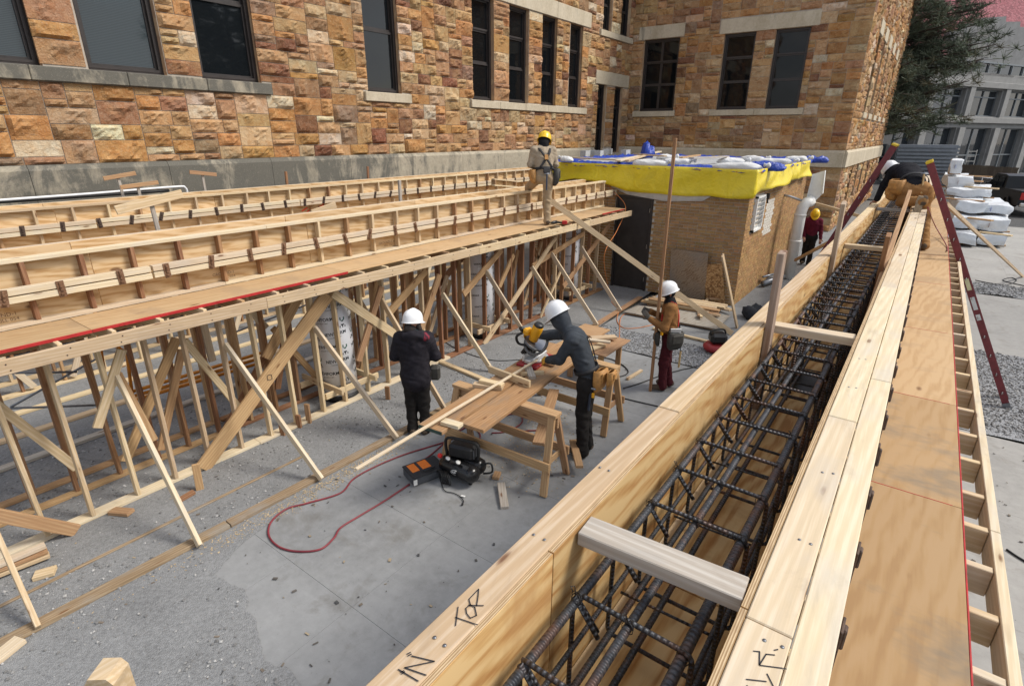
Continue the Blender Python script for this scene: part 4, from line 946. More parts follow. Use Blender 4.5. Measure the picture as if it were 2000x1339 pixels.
for i in range(9):
    x=1.2+i*1.1; board('brace',(x,-.35,1.75),(x+.55,-.36,.3),.038,.089,rnd.choice([SPRUCE,TAN]),dk,up=(1,0,0))
# pencil marks on the plates
s8=lambda a,b:(650+a/2.8486,869+b/2.8486); s9=lambda a,b:(1300+a/2.8486,869+b/2.8486)
zz=ZT+.0012
top=[[(697,898),(683,1002)],[(682,955),(805,997)],[(800,945),(790,900),(765,885),(740,905),(745,935),(765,960),(800,945)],[(755,888),(838,890)],[(757,855),(812,798),(808,840),(800,892)],[(757,855),(768,893)]]
inn=[[(413,1160),(432,1150)],[(418,1170),(437,1160)],[(440,1170),(565,1200)],[(565,1200),(400,1235)],[(400,1235),(520,1277)],[(365,1245),(475,1310)],[(378,1262),(395,1252)],[(383,1270),(400,1258)]]
strokes('pencil_mark',[[s8(*p) for p in l] for l in top+inn],lambda a,b:G(a,b,zz),.0028,INK,rf,(0,0,1))
nn=[[(490,1143),(523,1146)],[(523,1146),(522,1220)],[(522,1220),(560,1160),(607,1165)],[(525,1222),(650,1238)],[(655,1240),(672,1243)],[(605,1138),(625,1134)],[(565,1270),(600,1339)],[(450,1300),(560,1312)],[(455,1335),(440,1352)]]
strokes('pencil_mark',[[s9(*p) for p in l] for l in nn],lambda a,b:G(a,b,zz),.0028,INK,rf,(0,0,1))
mm=MB()
for px,py in [s8(1118,497),s8(1178,525),s8(567,1069),s8(623,1113),s8(1487,123),s8(1537,141),s9(873,151),s9(933,158),s9(745,525),s9(808,550),s9(550,1085),s9(650,1122)]+[(1400+a/3.937,560+b/3.937) for a,b in((165,380),(210,382),(1095,552),(1145,558),(1015,770),(1072,777))]:
    mm.lathe([(.0045,0),(.0045,.0015)],G(px,py,ZT),n=8)
stuff(mm.build('nail',GALV,rf))
# ---------------------------------------------------------------- rebar cage
RB=newmat('rebar',.5,.45); _t=NT(RB); _a=_t.attr('along','Fac'); _w=_t.math('SINE',_t.math('MULTIPLY',_a,380.)); _p=_t.pos(); _n=_t.noise(_p,30,4,.65); _n2=_t.noise(_p,5,3,.5)
_c=_t.ramp(_n,[(.35,(.035,.038,.045)),(.65,(.085,.09,.10))]); _c=_t.mix(_t.ramp(_t.math('MULTIPLY_ADD',_n2,.6,_t.math('MULTIPLY',_n,.4)),[(.50,0.),(.66,.8)]),_c,(.15,.065,.03)); _t.col(_c); _t.bump(_w,.9,.0022)
cage=thing('rebar_cage','dark steel reinforcing cage of long bars and stirrups inside the right beam form','rebar',(5,.33,ZD))
zT,zB=2.585,2.20; yl_,yr_=.565,.222
def bar(name,y,z,r,x0=X0,x1=X1,n=10):
    pts=[(x0+(x1-x0)*i/24,y+jit(.004),z+jit(.003)) for i in range(25)]; tube(name,pts,r,RB,cage,n=n)
for y,z,r in((yl_-.015,zT-.018,.0135),(.395,zT-.02,.0125),(yr_+.022,zT-.022,.0160),(yl_-.02,zB+.02,.012),(.455,zB+.02,.0115),(yr_+.03,zB+.02,.013),(yr_+.012,2.40,.008),(yl_-.012,2.40,.008)): bar('long_bar',y,z,r)
def stirrup(x,hook=True):
    R=.028; c=[]
    def arc(cy,cz,a0,a1): 
        for i in range(5): a=a0+(a1-a0)*i/4; c.append((x+jit(.0008),cy+R*math.cos(a),cz+R*math.sin(a)))
    h=math.pi/2
    # starts with the 135 degree hook at the top left corner
    c.append((x-.012,yl_-R-.062,zT-R-.075)); c.append((x-.010,yl_-R+.02,zT-.001))
    arc(yl_-R,zT-R,.9,-.0) if 0 else None
    c.append((x-.006,yl_-.004,zT-R*.6))
    c.append((x,yl_,zT-R*1.5))
    arc(yl_-R,zB+R,0,-h); arc(yr_+R,zB+R,-h,-2*h); arc(yr_+R,zT-R,2*h,h)
    c.append((x+.004,yl_-R,zT)); c.append((x+.010,yl_-.004,zT-.01)); c.append((x+.013,yl_-.012,zT-.035)); c.append((x+.016,yl_-.075,zT-.115))
    return tube('stirrup',c,.0076,RB,cage,n=7)
x=.02; sx=[]
while x<14.5:
    stirrup(x+jit(.008)); sx.append(x); x+=.262 if x<4.3 else (.21 if x<6 else .25)
# tie wire knots
mm=MB()
for x in sx[:28]:
    for y in(yl_-.012,.395,yr_+.022):
        if rnd.random()<.8:
            pts=[(x+.012*math.cos(a)*.9+jit(.003),y+.02*math.cos(a*1.1),zT-.01+.022*math.sin(a)) for a in np.linspace(0,11,22)]; mm.tube(pts,.0014,4)
            if rnd.random()<.5: mm.tube([(x,y,zT+.005),(x+.01,y+.012,zT+.022),(x-.005,y+.016,zT+.03),(x-.01,y+.006,zT+.022)],.0014,4)
stuff(mm.build('tie_wire',BLACK,cage))
# column dowels rising through the beam
dow=[]
cx=5.0*.923-.1
for (xx) in(4.02,5.15):
    for i in range(5):
        for y in(.29,.47):
            x=xx-.25+i*.12; hook=1 if i<3 else -1
            pts=[(x,y,1.2),(x,y,2.38),(x+.01*hook,y,2.43),(x+.05*hook,y,2.47),(x+.24*hook,y,2.475)]; tube('dowel',smoothpath(pts,4),.011,RB,cage,n=7)
ys=[.20,.58]
for i in range(10):
    x=.4+i*.5; tube('cross_tie',[(x,yl_-.01,2.33),(x+.01,yr_+.01,2.33)],.005,RB,cage,n=6)
mm=MB(); mm.lathe([(.21,0),(.21,.012),(.17,.012)],(4.15,.38,ZD+.019),n=24); tag(mm.build('column_collar',BLACK),'black column tube mouth at the bottom of the right beam form','column form')
# ================================================================ work area
TZ=.97
def sawhorse(lbl,a,b,ztop,feet=.27):
    a=Vector((*a,ztop-.02));b=Vector((*b,ztop-.02)); d=(b-a).normalized(); s=Vector((-d.y,d.x,0))
    th=thing('sawhorse',lbl,'sawhorse',((a.x+b.x)/2,(a.y+b.y)/2,0))
    board('top_beam',a,b,.14,.04,OLDPLANK if 0 else TAN,th); board('beam_web',a-Vector((0,0,.09)),b-Vector((0,0,.09)),.038,.14,TAN,th)
    for e,dd in((a,1),(b,-1)):
        p=e+d*dd*.06
        for q in(-1,1):
            top=p+s*q*.045-Vector((0,0,.02)); ft=Vector((p.x-d.x*dd*.05+s.x*q*feet,p.y-d.y*dd*.05+s.y*q*feet,.008)); board('leg',ft,top,.038,.085,TAN,th,up=d)
        for zz in(.34,.56): w_=feet-.225*zz/ .95; board('end_brace',Vector((p.x,p.y,zz))-s*(feet*(1-zz)+.05),Vector((p.x,p.y,zz))+s*(feet*(1-zz)+.05),.02,.085,TAN,th) if zz<.4 else None
    for q in(-1,1): 
        o_=s*q*(feet*(1-.36)+.055); board('stretcher',Vector((a.x,a.y,.36))+o_-d*.03,Vector((b.x,b.y,.36))+o_+d*.03,.03,.11,TAN,th,up=(0,0,1))
    return th
sawhorse('front wooden sawhorse under the near end of the work table','' or (4.56,4.2),(4.62,2.74),.93)
sawhorse('rear wooden sawhorse behind the hooded worker','' or (6.20,4.2),(6.20,2.80),.93)
wt=thing('work_table','two wide worn planks laid on sawhorses as a saw table','table',(4.7,3.5,.93))
OLDTOP=wood('worn_plank',(.48,.30,.155),(.37,.215,.10),stain=(.24,.19,.14))
board('plank',(3.50,3.60,.952),(6.35,3.84,.952),.31,.04,OLDTOP,wt); board('plank',(3.78,3.28,.952),(6.38,3.50,.952),.30,.042,OLDTOP,wt)
DGREEN=simple('dark_green_paint',(.02,.05,.04),.6); box('painted_end',(3.496,3.60,.951),(.006,.30,.036),DGREEN,wt,ex=(1,.085,0))
def lb(name,a,b,w_,h,m,label,cat='board',up=(0,0,1),grp=None): return tag(board(name,a,b,w_,h,m,None,up=up),label,cat,grp)
lb('long_strip',G(695,916,1.05),G(1050,702,1.05),.035,.02,PALE,'long thin pale strip being cut on the mitre saw','strip')
lb('rest_block',G(865,822,.995),G(900,832,.995),.10,.04,PALE,'pale block under the strip at the near end of the table','block')
lb('rest_block',G(955,720,1.02),G(1035,750,1.02),.038,.09,SPRUCE,'upright board across the planks supporting the strip','block')
lb('rest_block',G(925,750,.995),G(982,757,.995),.09,.04,SPRUCE,'lower of two short blocks on the table left of the upright board','block')
lb('rest_block',G(938,742,1.035),G(982,752,1.035),.09,.038,SPRUCE,'upper of two short blocks stacked on the table','block')
lb('offcut',G(1030,715,.99),G(1040,738,.99),.09,.05,GREYWOOD,'grey weathered offcut lying before the mitre saw','offcut')
lb('offcut',G(1017,730,.99),G(1062,727,.99),.06,.04,SPRUCE,'small pale offcut behind the grey one on the table','offcut')
lb('lower_beam',(4.7,3.05,.40),(5.95,3.62,.45),.14,.04,TAN,'brown plank resting on the sawhorse rails under the table')
lb('lower_beam',(4.95,2.62,.12),(5.35,2.95,.17),.09,.04,TAN,'short board leaning by the hooded workers boots')
# scrap boards beyond the saw
for i,(a,b,w_,z,m,l) in enumerate([((1128,640),(1178,652),.5,.62,TAN,'brown plywood offcut lying on the scrap pile behind the saw'),((1155,660),(1203,657),.14,.66,SPRUCE,'pointed pale offcut on the scrap pile'),((1142,662),(1192,668),.09,.70,PALE,'pale stick on the scrap pile behind the saw'),((1140,685),(1178,672),.14,.62,SPRUCE,'lowest pale offcut of the scrap pile')]): lb('scrap_board',G(*a,z),G(*b,z),w_,.03,m,l,'offcut',grp='scrap boards behind the saw')
sc=thing('scrap_stand','low timber stand carrying the scrap boards behind the saw','stand',(8.0,4.4,0))
q=G(1165,668,.6)
for dx,dy in((-.3,-.25),(.35,-.25),(-.3,.3),(.35,.3)): box('leg',(q.x+dx,q.y+dy,.29),(.56,.09,.04),TAN,sc,ex=(0,0,1),up=(1,0,0))
box('top',(q.x,q.y,.585),(.9,.8,.02),TAN,sc)
# mitre saw
YELP=simple('yellow_housing',(.75,.36,.012),.4,nsc=6,namp=.1); ALU=simple('cast_aluminium',(.55,.55,.54),.4,.5,nsc=30); REDP=simple('red_steel',(.30,.02,.025),.45)
BLADE=newmat('saw_blade',.3,.8,(.30,.30,.31))
ms=thing('mitre_saw','yellow and black mitre saw with raised blade on the table','saw',(5.62,3.72,TZ))
O=Vector((5.62,3.72,TZ))
mm=MB(); mm.box(O+Vector((0,0,.02)),(.52,.30,.04),ex=(1,.08,0),ch=.008); mm.build('base',REDP,ms)
mm=MB(); mm.lathe([(.15,0),(.17,.01),(.17,.04),(.14,.05)],O+Vector((0,0,.04)),n=24); mm.box(O+Vector((0,0,.075)),(.46,.10,.05),ex=(1,.08,0),ch=.01); mm.bar(O+Vector((0,-.05,.06)),O+Vector((0,-.32,.05)),.08,.03,ch=.008); mm.build('turntable',ALU,ms)
mm=MB(); mm.box(O+Vector((-.16,.04,.12)),(.2,.02,.07),ex=(1,.08,0)); mm.box(O+Vector((.16,.05,.12)),(.2,.02,.07),ex=(1,.08,0)); mm.build('fence',ALU,ms)
Cb=PX(1047,668,5.58); bn=Vector((-.80,-.28,.52)).normalized()
mm=MB(); mm.lathe([(.02,-.003),(.15,-.003),(.155,0),(.15,.003),(.02,.003)],Cb,ax=tuple(bn),n=36,sm=False); mm.build('blade',BLADE,ms)
mm=MB(); 
R_=rotm((0,1,0),bn).to_3x3()
pts=[Cb+R_@Vector((.165*math.cos(a),.165*math.sin(a),.0)) for a in np.linspace(-.4,3.6,18)]
mm.tube(pts,.02,6); mm.lathe([(.01,-.03),(.15,-.03),(.16,-.02),(.15,-.012)],Cb,ax=tuple(bn),n=24); mm.build('guard',simple('guard_grey',(.16,.16,.16),.4,.4),ms)
mp_=Cb+bn*.05+Vector((0,0,.10)); ax=Vector((.15,-.35,.9)).normalized()
mm=MB(); mm.lathe([(.03,-.10),(.06,-.09),(.065,-.02),(.07,.0),(.07,.11),(.062,.13)],mp_,ax=tuple(ax),n=16); mm.box(mp_+Vector((-.02,.10,.02)),(.10,.12,.09),ex=(.3,1,.2),ch=.02); mm.build('motor',YELP,ms)
mm=MB(); mm.lathe([(.063,.131),(.066,.14),(.05,.165),(.02,.17)],mp_,ax=tuple(ax),n=16); mm.lathe([(.03,0),(.035,.03),(.02,.06)],mp_+Vector((-.03,.17,.03)),ax=(0,1,.3),n=12); mm.tube(smoothpath([mp_+Vector((-.02,.16,.0)),mp_+Vector((-.08,.24,-.06)),mp_+Vector((-.06,.22,-.16)),mp_+Vector((0,.12,-.18))],5),.018,8); mm.build('handle',BLACK,ms)
mm=MB(); mm.bar(O+Vector((.10,.16,.05)),Cb+Vector((.10,.06,.0)),.07,.06,ch=.01); mm.box(O+Vector((.04,.13,.12)),(.12,.14,.16),ch=.02); mm.bar(O+Vector((-.06,.18,.10)),Cb+Vector((-.02,.12,-.08)),.04,.04); mm.build('arm',BLACK,ms)
# compressor (black, twin tank look), tool bag, hose
cp=thing('air_compressor','small black air compressor with gauges on the floor before the sawhorse','compressor',(4.1,3.72,0))
c0=Vector((4.12,3.73,0)); ax=Vector((.25,-.97,0))
sd=Vector((.97,.25,0))
DKM=simple('black_enamel',(.010,.010,.011),.28,nsc=8,namp=.3)
for i,q in enumerate((-.09,.09)):
    mm=MB(); mm.lathe([(.01,-.27),(.06,-.265),(.095,-.23),(.105,-.17),(.105,.17),(.095,.23),(.06,.265),(.01,.27)],c0+sd*q+Vector((0,0,.155)),ax=tuple(ax),n=20); mm.build('tank',DKM,cp)
mm=MB(); mm.box(c0+sd*.05+Vector((0,0,.34)),(.22,.32,.17),ex=tuple(sd),ch=.03); mm.build('motor_cover',BLACK,cp)
mm=MB()
for k in range(6): mm.box(c0+sd*.05+ax*(.166)+sd*(-.08+.032*k)+Vector((0,0,.34)),(.012,.006,.11),ex=tuple(sd))
mm.build('grille',GALV,cp)
mm=MB(); mm.tube(smoothpath([c0+ax*-.2+Vector((0,0,.25)),c0+ax*-.2+Vector((0,0,.46)),c0+ax*0+Vector((0,0,.49)),c0+ax*.2+Vector((0,0,.46)),c0+ax*.2+Vector((0,0,.25))],5),.018,8); mm.build('handle',RUBB,cp)
front=-sd
for j,(u,z) in enumerate(((-.10,.31),(.03,.29))):
    p=c0+front*.17+ax*u+Vector((0,0,z)); mm=MB(); mm.lathe([(.004,.012),(.028,.012),(.030,.0),(.030,-.02)][::-1],p,ax=tuple(front+Vector((0,0,.5))),n=14); g=mm.build('gauge',WHITE,cp)
    mm=MB(); mm.lathe([(.029,-.02),(.036,-.02),(.036,.010),(.030,.011)],p,ax=tuple(front+Vector((0,0,.5))),n=14); mm.build('bezel',DKM,g)
p=c0+front*.17+ax*-.2+Vector((0,0,.33)); mm=MB(); mm.lathe([(.006,-.03),(.022,-.02),(.03,0),(.026,.02),(.008,.03)],p,ax=tuple(front),n=12); mm.build('knob',REDP if 0 else simple('red_knob',(.6,.02,.015),.4),cp)
mm=MB()
for t in(-.16,.16): 
    for q in(-.12,.12): mm.lathe([(.02,0),(.025,.01),(.02,.07)],c0+ax*t+sd*q+Vector((0,0,.0)),n=8)
mm.build('foot',RUBB,cp)
mm=MB(); mm.lathe([(.055,0),(.055,.002)],c0+front*.195+ax*.0+Vector((0,0,.165)),ax=tuple(front),n=20,sx=1.,sy=.6,ref=tuple(ax)); bd=mm.build('badge',WHITE,cp)
mm=MB(); mm.lathe([(.048,0),(.048,.002)],c0+front*.1965+Vector((0,0,.165)),ax=tuple(front),n=20,sx=1.,sy=.55,ref=tuple(ax)); mm.build('badge_field',DKM,bd)
v,f=textmesh('AIRY',.04,.001); T=Matrix.Translation(c0+front*.2+Vector((0,0,.165)))@rotm(tuple(ax),tuple(front)); mesh('badge_lettering',[T@Vector(q) for q in v],f,WHITE,bd)
# power cord coil and tail
tail=[G(862,925,.02),G(860,935,.012),G(868,957,.012),G(885,962,.012),G(897,968,.012),G(905,977,.012),G(903,985,.012)]
coil=[c0+front*.22+ax*-.19+Vector((.07*math.cos(a)*.5,.07*math.cos(a),.08+.075*math.sin(a)))+ax*.004*a for a in np.linspace(0,31,90)]
mm=MB(); mm.tube(coil,.006,6); mm.tube(smoothpath([coil[-1]]+tail,6),.005,6); mm.box(tail[-1]+Vector((0,0,.006)),(.03,.022,.018),ex=(tail[-1]-tail[-2]),ch=.004); mm.build('power_cord',RUBB,cp)
mm=MB(); mm.tube(smoothpath([c0+ax*.22+Vector((0,0,.2)),c0+ax*.36+Vector((0,0,.26)),c0+ax*.38+Vector((0,0,.15)),c0+ax*.27+Vector((0,0,.1))],5),.012,7); mm.build('outlet_hose',RUBB,cp)
tg_=box('cord_tag',tail[-3]+Vector((.02,-.04,.006)),(.05,.025,.002),WHITE,cp,ex=(.3,-1,0),ch=0)
bg_=thing('tool_bag','black soft tool bag with an orange lid panel on the floor','bag',(3.9,4.05,0))
CLOTHB=simple('black_nylon',(.022,.023,.026),.75,nsc=60,namp=.3,bump=.2,bd=.003); CLOTHG=simple('grey_nylon',(.06,.065,.075),.75,nsc=60,namp=.2); ORN=simple('orange_nylon',(.75,.19,.02),.65,nsc=50,namp=.12)
c=(G(790,925)+G(862,935)+G(820,953)+G(845,900))/4; ex=(G(862,935)-G(815,953)).normalized(); sy=Vector((-ex.y,ex.x,0))
bx=c+Vector((0,0,.055))
mm=MB(); mm.box(bx,(.42,.30,.11),ex=tuple(ex),ch=.02); mm.build('body',CLOTHG,bg_)
mm=MB(); mm.box(bx+Vector((0,0,.06)),(.43,.31,.02),ex=tuple(ex),ch=.008); mm.build('lid',CLOTHB,bg_)
box('lid_panel',bx+Vector((0,0,.0715))+sy*.04-ex*.04,(.26,.17,.004),ORN,bg_,ex=tuple(ex),ch=.001)
for u in(-.06,.09): box('strap',bx+Vector((0,0,.076))+sy*.0+ex*u,(.035,.24,.006),CLOTHB,bg_,ex=tuple(ex))
mm=MB(); mm.tube(smoothpath([bx+Vector((0,0,.08))-ex*.06-sy*.09,bx+Vector((0,0,.105))-sy*.13,bx+Vector((0,0,.08))+ex*.09-sy*.09],5),.011,7); mm.build('handle',CLOTHB,bg_)
box('tag',bx-ex*.19-sy*.152+Vector((0,0,.005)),(.045,.004,.07),WHITE,bg_,ex=tuple(ex),ch=0)
# hoses and cords on the floor
HOSE=simple('red_hose',(.20,.025,.035),.5,nsc=9,namp=.3); OCORD=simple('orange_cord',(.62,.20,.05),.6); YCORD=simple('yellow_cord',(.75,.5,.03),.5)
def cord(name,pts,r,m,l,cat='cord',z=.012): return tag(tube(name,smoothpath([G(*p,z) for p in pts],7),r,m),l,cat)
cord('air_hose',[(905,845),(870,862),(790,887),(730,912),(690,935),(665,962),(600,982),(560,993),(530,1018),(525,1045),(545,1067),(580,1076),(625,1072),(652,1050),(665,1030),(700,1008),(750,978),(800,945)],.010,HOSE,'red air hose looping over the slab in the foreground','hose')
cord('air_hose',[(925,870),(938,850),(918,832),(885,850),(845,885),(828,897)],.010,HOSE,'red air hose between the tool bag and the compressor','hose',)
cord('air_hose',[(960,845),(990,842),(1018,826),(1015,808),(985,812),(975,825),(1005,840),(1060,840),(1100,846)],.009,HOSE,'coil of red hose lying under the saw table','hose')
cord('air_hose',[(1217,758),(1250,748),(1285,735),(1330,722),(1365,714),(1385,700),(1398,685)],.008,RUBB,'dark extension cord running past the standing workers feet')
cord('power_cable',[(865,665),(900,685),(960,703),(1020,702),(1050,700)],.009,RUBB,'black cable on the gravel leading behind the saw')
cord('power_cable',[(1155,697),(1190,700),(1215,712),(1227,726),(1210,735),(1180,730)],.009,RUBB,'black cable looping beside the rear sawhorse')
cord('power_cable',[(1217,777),(1250,785),(1285,793)],.009,RUBB,'short black cable at the lower right of the rear sawhorse')
cord('extension_cord',[(1210,605),(1205,625),(1218,640),(1245,640),(1270,635),(1300,628),(1260,615),(1225,612),(1212,622),(1210,650),(1208,665),(1190,675),(1165,685)],.007,OCORD,'orange extension cord coiled near the flat plywood sheet')
tag(tube('extension_cord',smoothpath([PY(1170,345,6.9),PY(1200,375,6.35),PY(1222,405,5.9),PY(1205,450,5.75),PY(1180,500,5.6),G(1190,570,.01),G(1195,590,.01),G(1210,605,.012)],7),.007,OCORD),'orange cord draped from the tarpaulin over the platform end','cord')
cord('extension_cord',[(1140,700),(1165,690),(1172,680),(1160,675)],.007,YCORD,'short yellow cord by the scrap boards')
# red pancake compressor
rc=thing('pancake_compressor','red and black pancake compressor behind the right beam form','compressor',G(1398,690))
c=G(1398,686); mm=MB(); mm.lathe([(.05,0),(.20,.02),(.24,.07),(.245,.11),(.2,.16),(.06,.18)],c,n=24); mm.build('tank',REDP,rc)
mm=MB(); mm.box(c+Vector((0,0,.28)),(.28,.30,.20),ex=(1,.6,0),ch=.05); mm.build('shroud',BLACK,rc)
mm=MB(); mm.tube(smoothpath([c+Vector((-.12,.1,.34)),c+Vector((-.1,.1,.42)),c+Vector((.08,-.06,.43)),c+Vector((.12,-.1,.34))],5),.018,8); mm.build('handle',RUBB,rc)
# offcuts on the floor
for (px,py,L,w_,ang,m,l) in [((982),968,.42,.09,.75,GREYWOOD,'pair-thick grey offcut lying on the slab below the sawhorse'),(970,929,.12,.08,.4,TAN,'small square offcut on the slab by the compressor'),(88,1120,.16,.11,-.5,SPRUCE,'pale square offcut on the gravel at lower left'),(237,1000,.24,.10,-1.1,TAN,'tan block tilted on the gravel before the front sill'),(365,969,.17,.06,.1,FIR,'reddish stick on the gravel beside a pale brace'),(15,1270,.2,.12,.35,PALE,'pale board end at the left edge on the gravel'),(1195,735,.0,.0,0,TAN,'')]:
    if L: q=G(px,py,.02); tag(box('offcut',(q.x,q.y,.028),(L,w_,.04),m,None,ex=(math.cos(ang),math.sin(ang),.05)),l,'offcut')
lb('loose_stick',G(1225,740,.02),G(1253,723,.02),.05,.04,SPRUCE,'pale stick on the slab beside the rear sawhorse')
lb('loose_board',G(858,705,.03),G(955,745,.03),.09,.04,SPRUCE,'long pale board lying on the gravel behind the dark jacketed worker')
a=G(-20,985,.5); lb('slanted_board',PY(-60,995,6.2),PY(150,1035,6.2)*1.0,.04,.12,TAN,'brown board lying slantwise against the leftmost posts',up=(0,0,1))
for i in range(3): lb('stacked_offcut',(-.02+.1*i,6.12-.03*i,.05+.045*i),(.75,5.98+.02*i,.05+.045*i),.08,.035,[SPRUCE,TAN,PALE][i],['lowest','middle','topmost'][i]+' offcut in the small stack at the left edge','offcut',grp='stack at the left edge')
# stub of a post close to the camera at the lower left
mm=MB(); q=Vector((.30,1.85,0)); 
c=G(195,1350,1.9); pr=[(-.055,-.2),(.055,-.2),(.055,.03),(.035,.06),(-.03,.06),(-.055,.02)]
mm.prism([c+Vector((.7*0,0,0))+Vector((x*.62,-x*.78,z)) for x,z in pr],(.78,.62,0),.09); 
tag(mm.build('post_top',SPRUCE),'rounded timber post top poking into the picture at the lower left','post')
# lumber pile and flat sheet by the shed
SHT=ply('grey_sheet',(.37,.34,.29),(.33,.29,.24),(.27,.23,.18),stain=(.28,.25,.22))
q=[(11.02,4.95),(11.67,4.9),(12.2,2.94),(11.1,2.90)]
mm=MB(); mm.prism([(x,y,.05) for x,y in q],(0,0,1),.018); tag(mm.build('flat_sheet',SHT),'grey plywood sheet lying flat on the slab before the brick outbuilding','plywood')
for (a,b,z) in(((11.1,4.9),(11.2,2.95),.024),((12.0,4.8),(12.15,3.0),.024)): lb('batten',(*a,z),(*b,z),.06,.04,TAN,'batten under the %s edge of the flat grey sheet'%('near' if a[0]<11.5 else 'far'))
pn=0
for L in range(3):
    for j in range(4):
        a=G(1252,590-L*6,.09+.042*L); y0=4.95-.02*j-.1*L; x=12.0+.16*j; pn+=1
        lb('pile_board',(x,y0,.09+.042*L),(x+.05,y0-1.45-.25*rnd.random(),.09+.042*L),.13,.038,rnd.choice([SPRUCE,TAN,SPRUCE]),['nearest','second','third','farthest'][j]+' board in the '+['bottom','middle','top'][L]+' layer of the low lumber pile by the brick wall',grp='lumber pile by the brick wall')
for i in range(16):
    px=1362+rnd.random()*62; py=583+rnd.random()*34; q=G(px,py,.09+.05*rnd.random()); a=rnd.uniform(0,3.1); L=rnd.uniform(.22,.5)
    tag(box('short_offcut',q,(L,rnd.choice([.06,.09]),.036),rnd.choice([SPRUCE,TAN,SPRUCE]),None,ex=(math.cos(a),math.sin(a),jit(.2))),'short offcut in the tangled heap at the right end of the lumber pile','offcut','offcut heap by the brick corner')
lb('slab_board',(10.45,4.0,.03),(10.35,2.75,.03),.07,.04,SPRUCE,'pale board on the slab between the pole worker and the red compressor')
CLOTHD=simple('dark_cloth',(.018,.02,.026),.9,nsc=30,namp=.4,bump=.4)
q=G(1470,612,.1); tag(lump('dropped_jacket',(q.x,q.y,.01),(.55,.4,.28),CLOTHD,None,31,.22),'dark jacket dropped on the ground behind the right beam form','jacket')
mm=MB(); mm.tube([(15.4,3.0,.12),(16.6,2.75,.12)],.07,12); mm.tube([(15.5,3.05,.27),(16.7,2.85,.20)],.03,8); tag(mm.build('drain_pipes',GALV),'dark grey drain pipes at the foot of the brick side wall','pipe')
# ladders
FRP=simple('red_fibreglass',(.155,.022,.028),.5,nsc=14,namp=.25); LTOP=simple('yellow_plastic',(.6,.42,.02),.5); LABEL=simple('ladder_label',(.6,.58,.35),.6); LABELW=simple('white_label',(.6,.62,.62),.6)
def ladder(lbl,foot,top,dx,worn=False):
    foot=Vector(foot);top=Vector(top); d=(top-foot).normalized(); up=Vector((1,0,0)).cross(d)
    th=thing('ladder',lbl,'ladder',foot); L=(top-foot).length
    for q in(0,dx):
        a=foot+Vector((q,0,0));b=top+Vector((q,0,0)); mm=MB(); mm.bar(a,b,.008,.085,up=up); 
        for e in(-1,1): mm.bar(a+up*e*.040+Vector((.014 if q==0 else -.014,0,0)),b+up*e*.040+Vector((.014 if q==0 else -.014,0,0)),.03,.006,up=up)
        rl=mm.build('rail',FRP,th); mm=MB(); mm.bar(b-d*.0,b+d*.035,.04,.09,up=up,ch=.006); mm.build('end_cap',LTOP,rl); mm=MB(); mm.bar(a-d*.02,a+d*.09,.035,.095,up=up); mm.build('shoe',GALV,rl)
    n=int(L/.305)
    for i in range(1,n): 
        p=foot+d*(.305*i-.05); mm=MB(); mm.tube([p-Vector((.012,0,0)),p+Vector((dx+.012,0,0))],.017,10,caps=False); mm.lathe([(.017,0),(.024,.0),(.024,.006),(.016,.007)],p-Vector((.004,0,0)),ax=(-1,0,0),n=12); mm.build('rung',ALU,th)
    return th,foot,d,up
ldr,f0,d0,u0=ladder('red fibreglass extension ladder leaning on the right walkway',(10.3,-1.66,0),(10.1,.06,3.44),.42)
for t,m,h in((1.45,LABEL,.18),(1.15,LABELW,.2),(.93,LABELW,.09)): box('label',f0+d0*(t+.55)+Vector((-.006,0,0)),(h,.05,.002),m,ldr,ex=tuple(d0),up=(-1,0,0),ch=0)
ladder('red fibreglass ladder leaning on the left side of the right beam form',(11.35,1.98,0),(11.3,.60,3.65),.42)
tag(tube('air_line',smoothpath([PY(1818,400,-.15),PY(1835,428,-.2),PY(1850,470,-.3),G(1838,470,ZD+.01)],6) if 0 else smoothpath([G(1812,405,2.9),G(1826,440,2.3),G(1848,478,2.14),G(1850,490,2.14)],6),.008,HOSE),'dark red hose hanging behind the kneeling worker','hose')
lb('guy_board',G(1998,540,.0)+Vector((0,0,0)),PX(1848,398,11.0),.04,.06,SPRUCE,'thin pale prop slanting from the walkway down to the right pavement')
cord('black_cable',[(1905,547),(1930,552),(1965,556),(1985,548),(1975,542),(1960,548),(2010,560)],.012,RUBB,'black cable lying on the far right pavement')
cord('black_cable',[(1966,1072),(1985,1085),(2010,1100)],.010,RUBB,'black cable at the right edge of the near pavement')
# drill on the deck by the tan worker
dr=thing('cordless_drill','small red and black cordless drill lying on the platform by the tan worker','drill',(9.4,5.9,ZD))
q=G(1083,434,ZD+.04); mm=MB(); mm.tube([q+Vector((-.12,.02,0)),q+Vector((-.02,.0,0)),q+Vector((.06,-.01,0))],[.018,.03,.032],10); mm.bar(q+Vector((.03,0,0)),q+Vector((.10,-.14,-.01)),.04,.035); mm.build('body',BLACK,dr)
box('battery',q+Vector((.11,-.17,0)),(.10,.07,.07),simple('red_plastic',(.5,.02,.02),.4),dr,ex=(.5,-1,0),ch=.008)
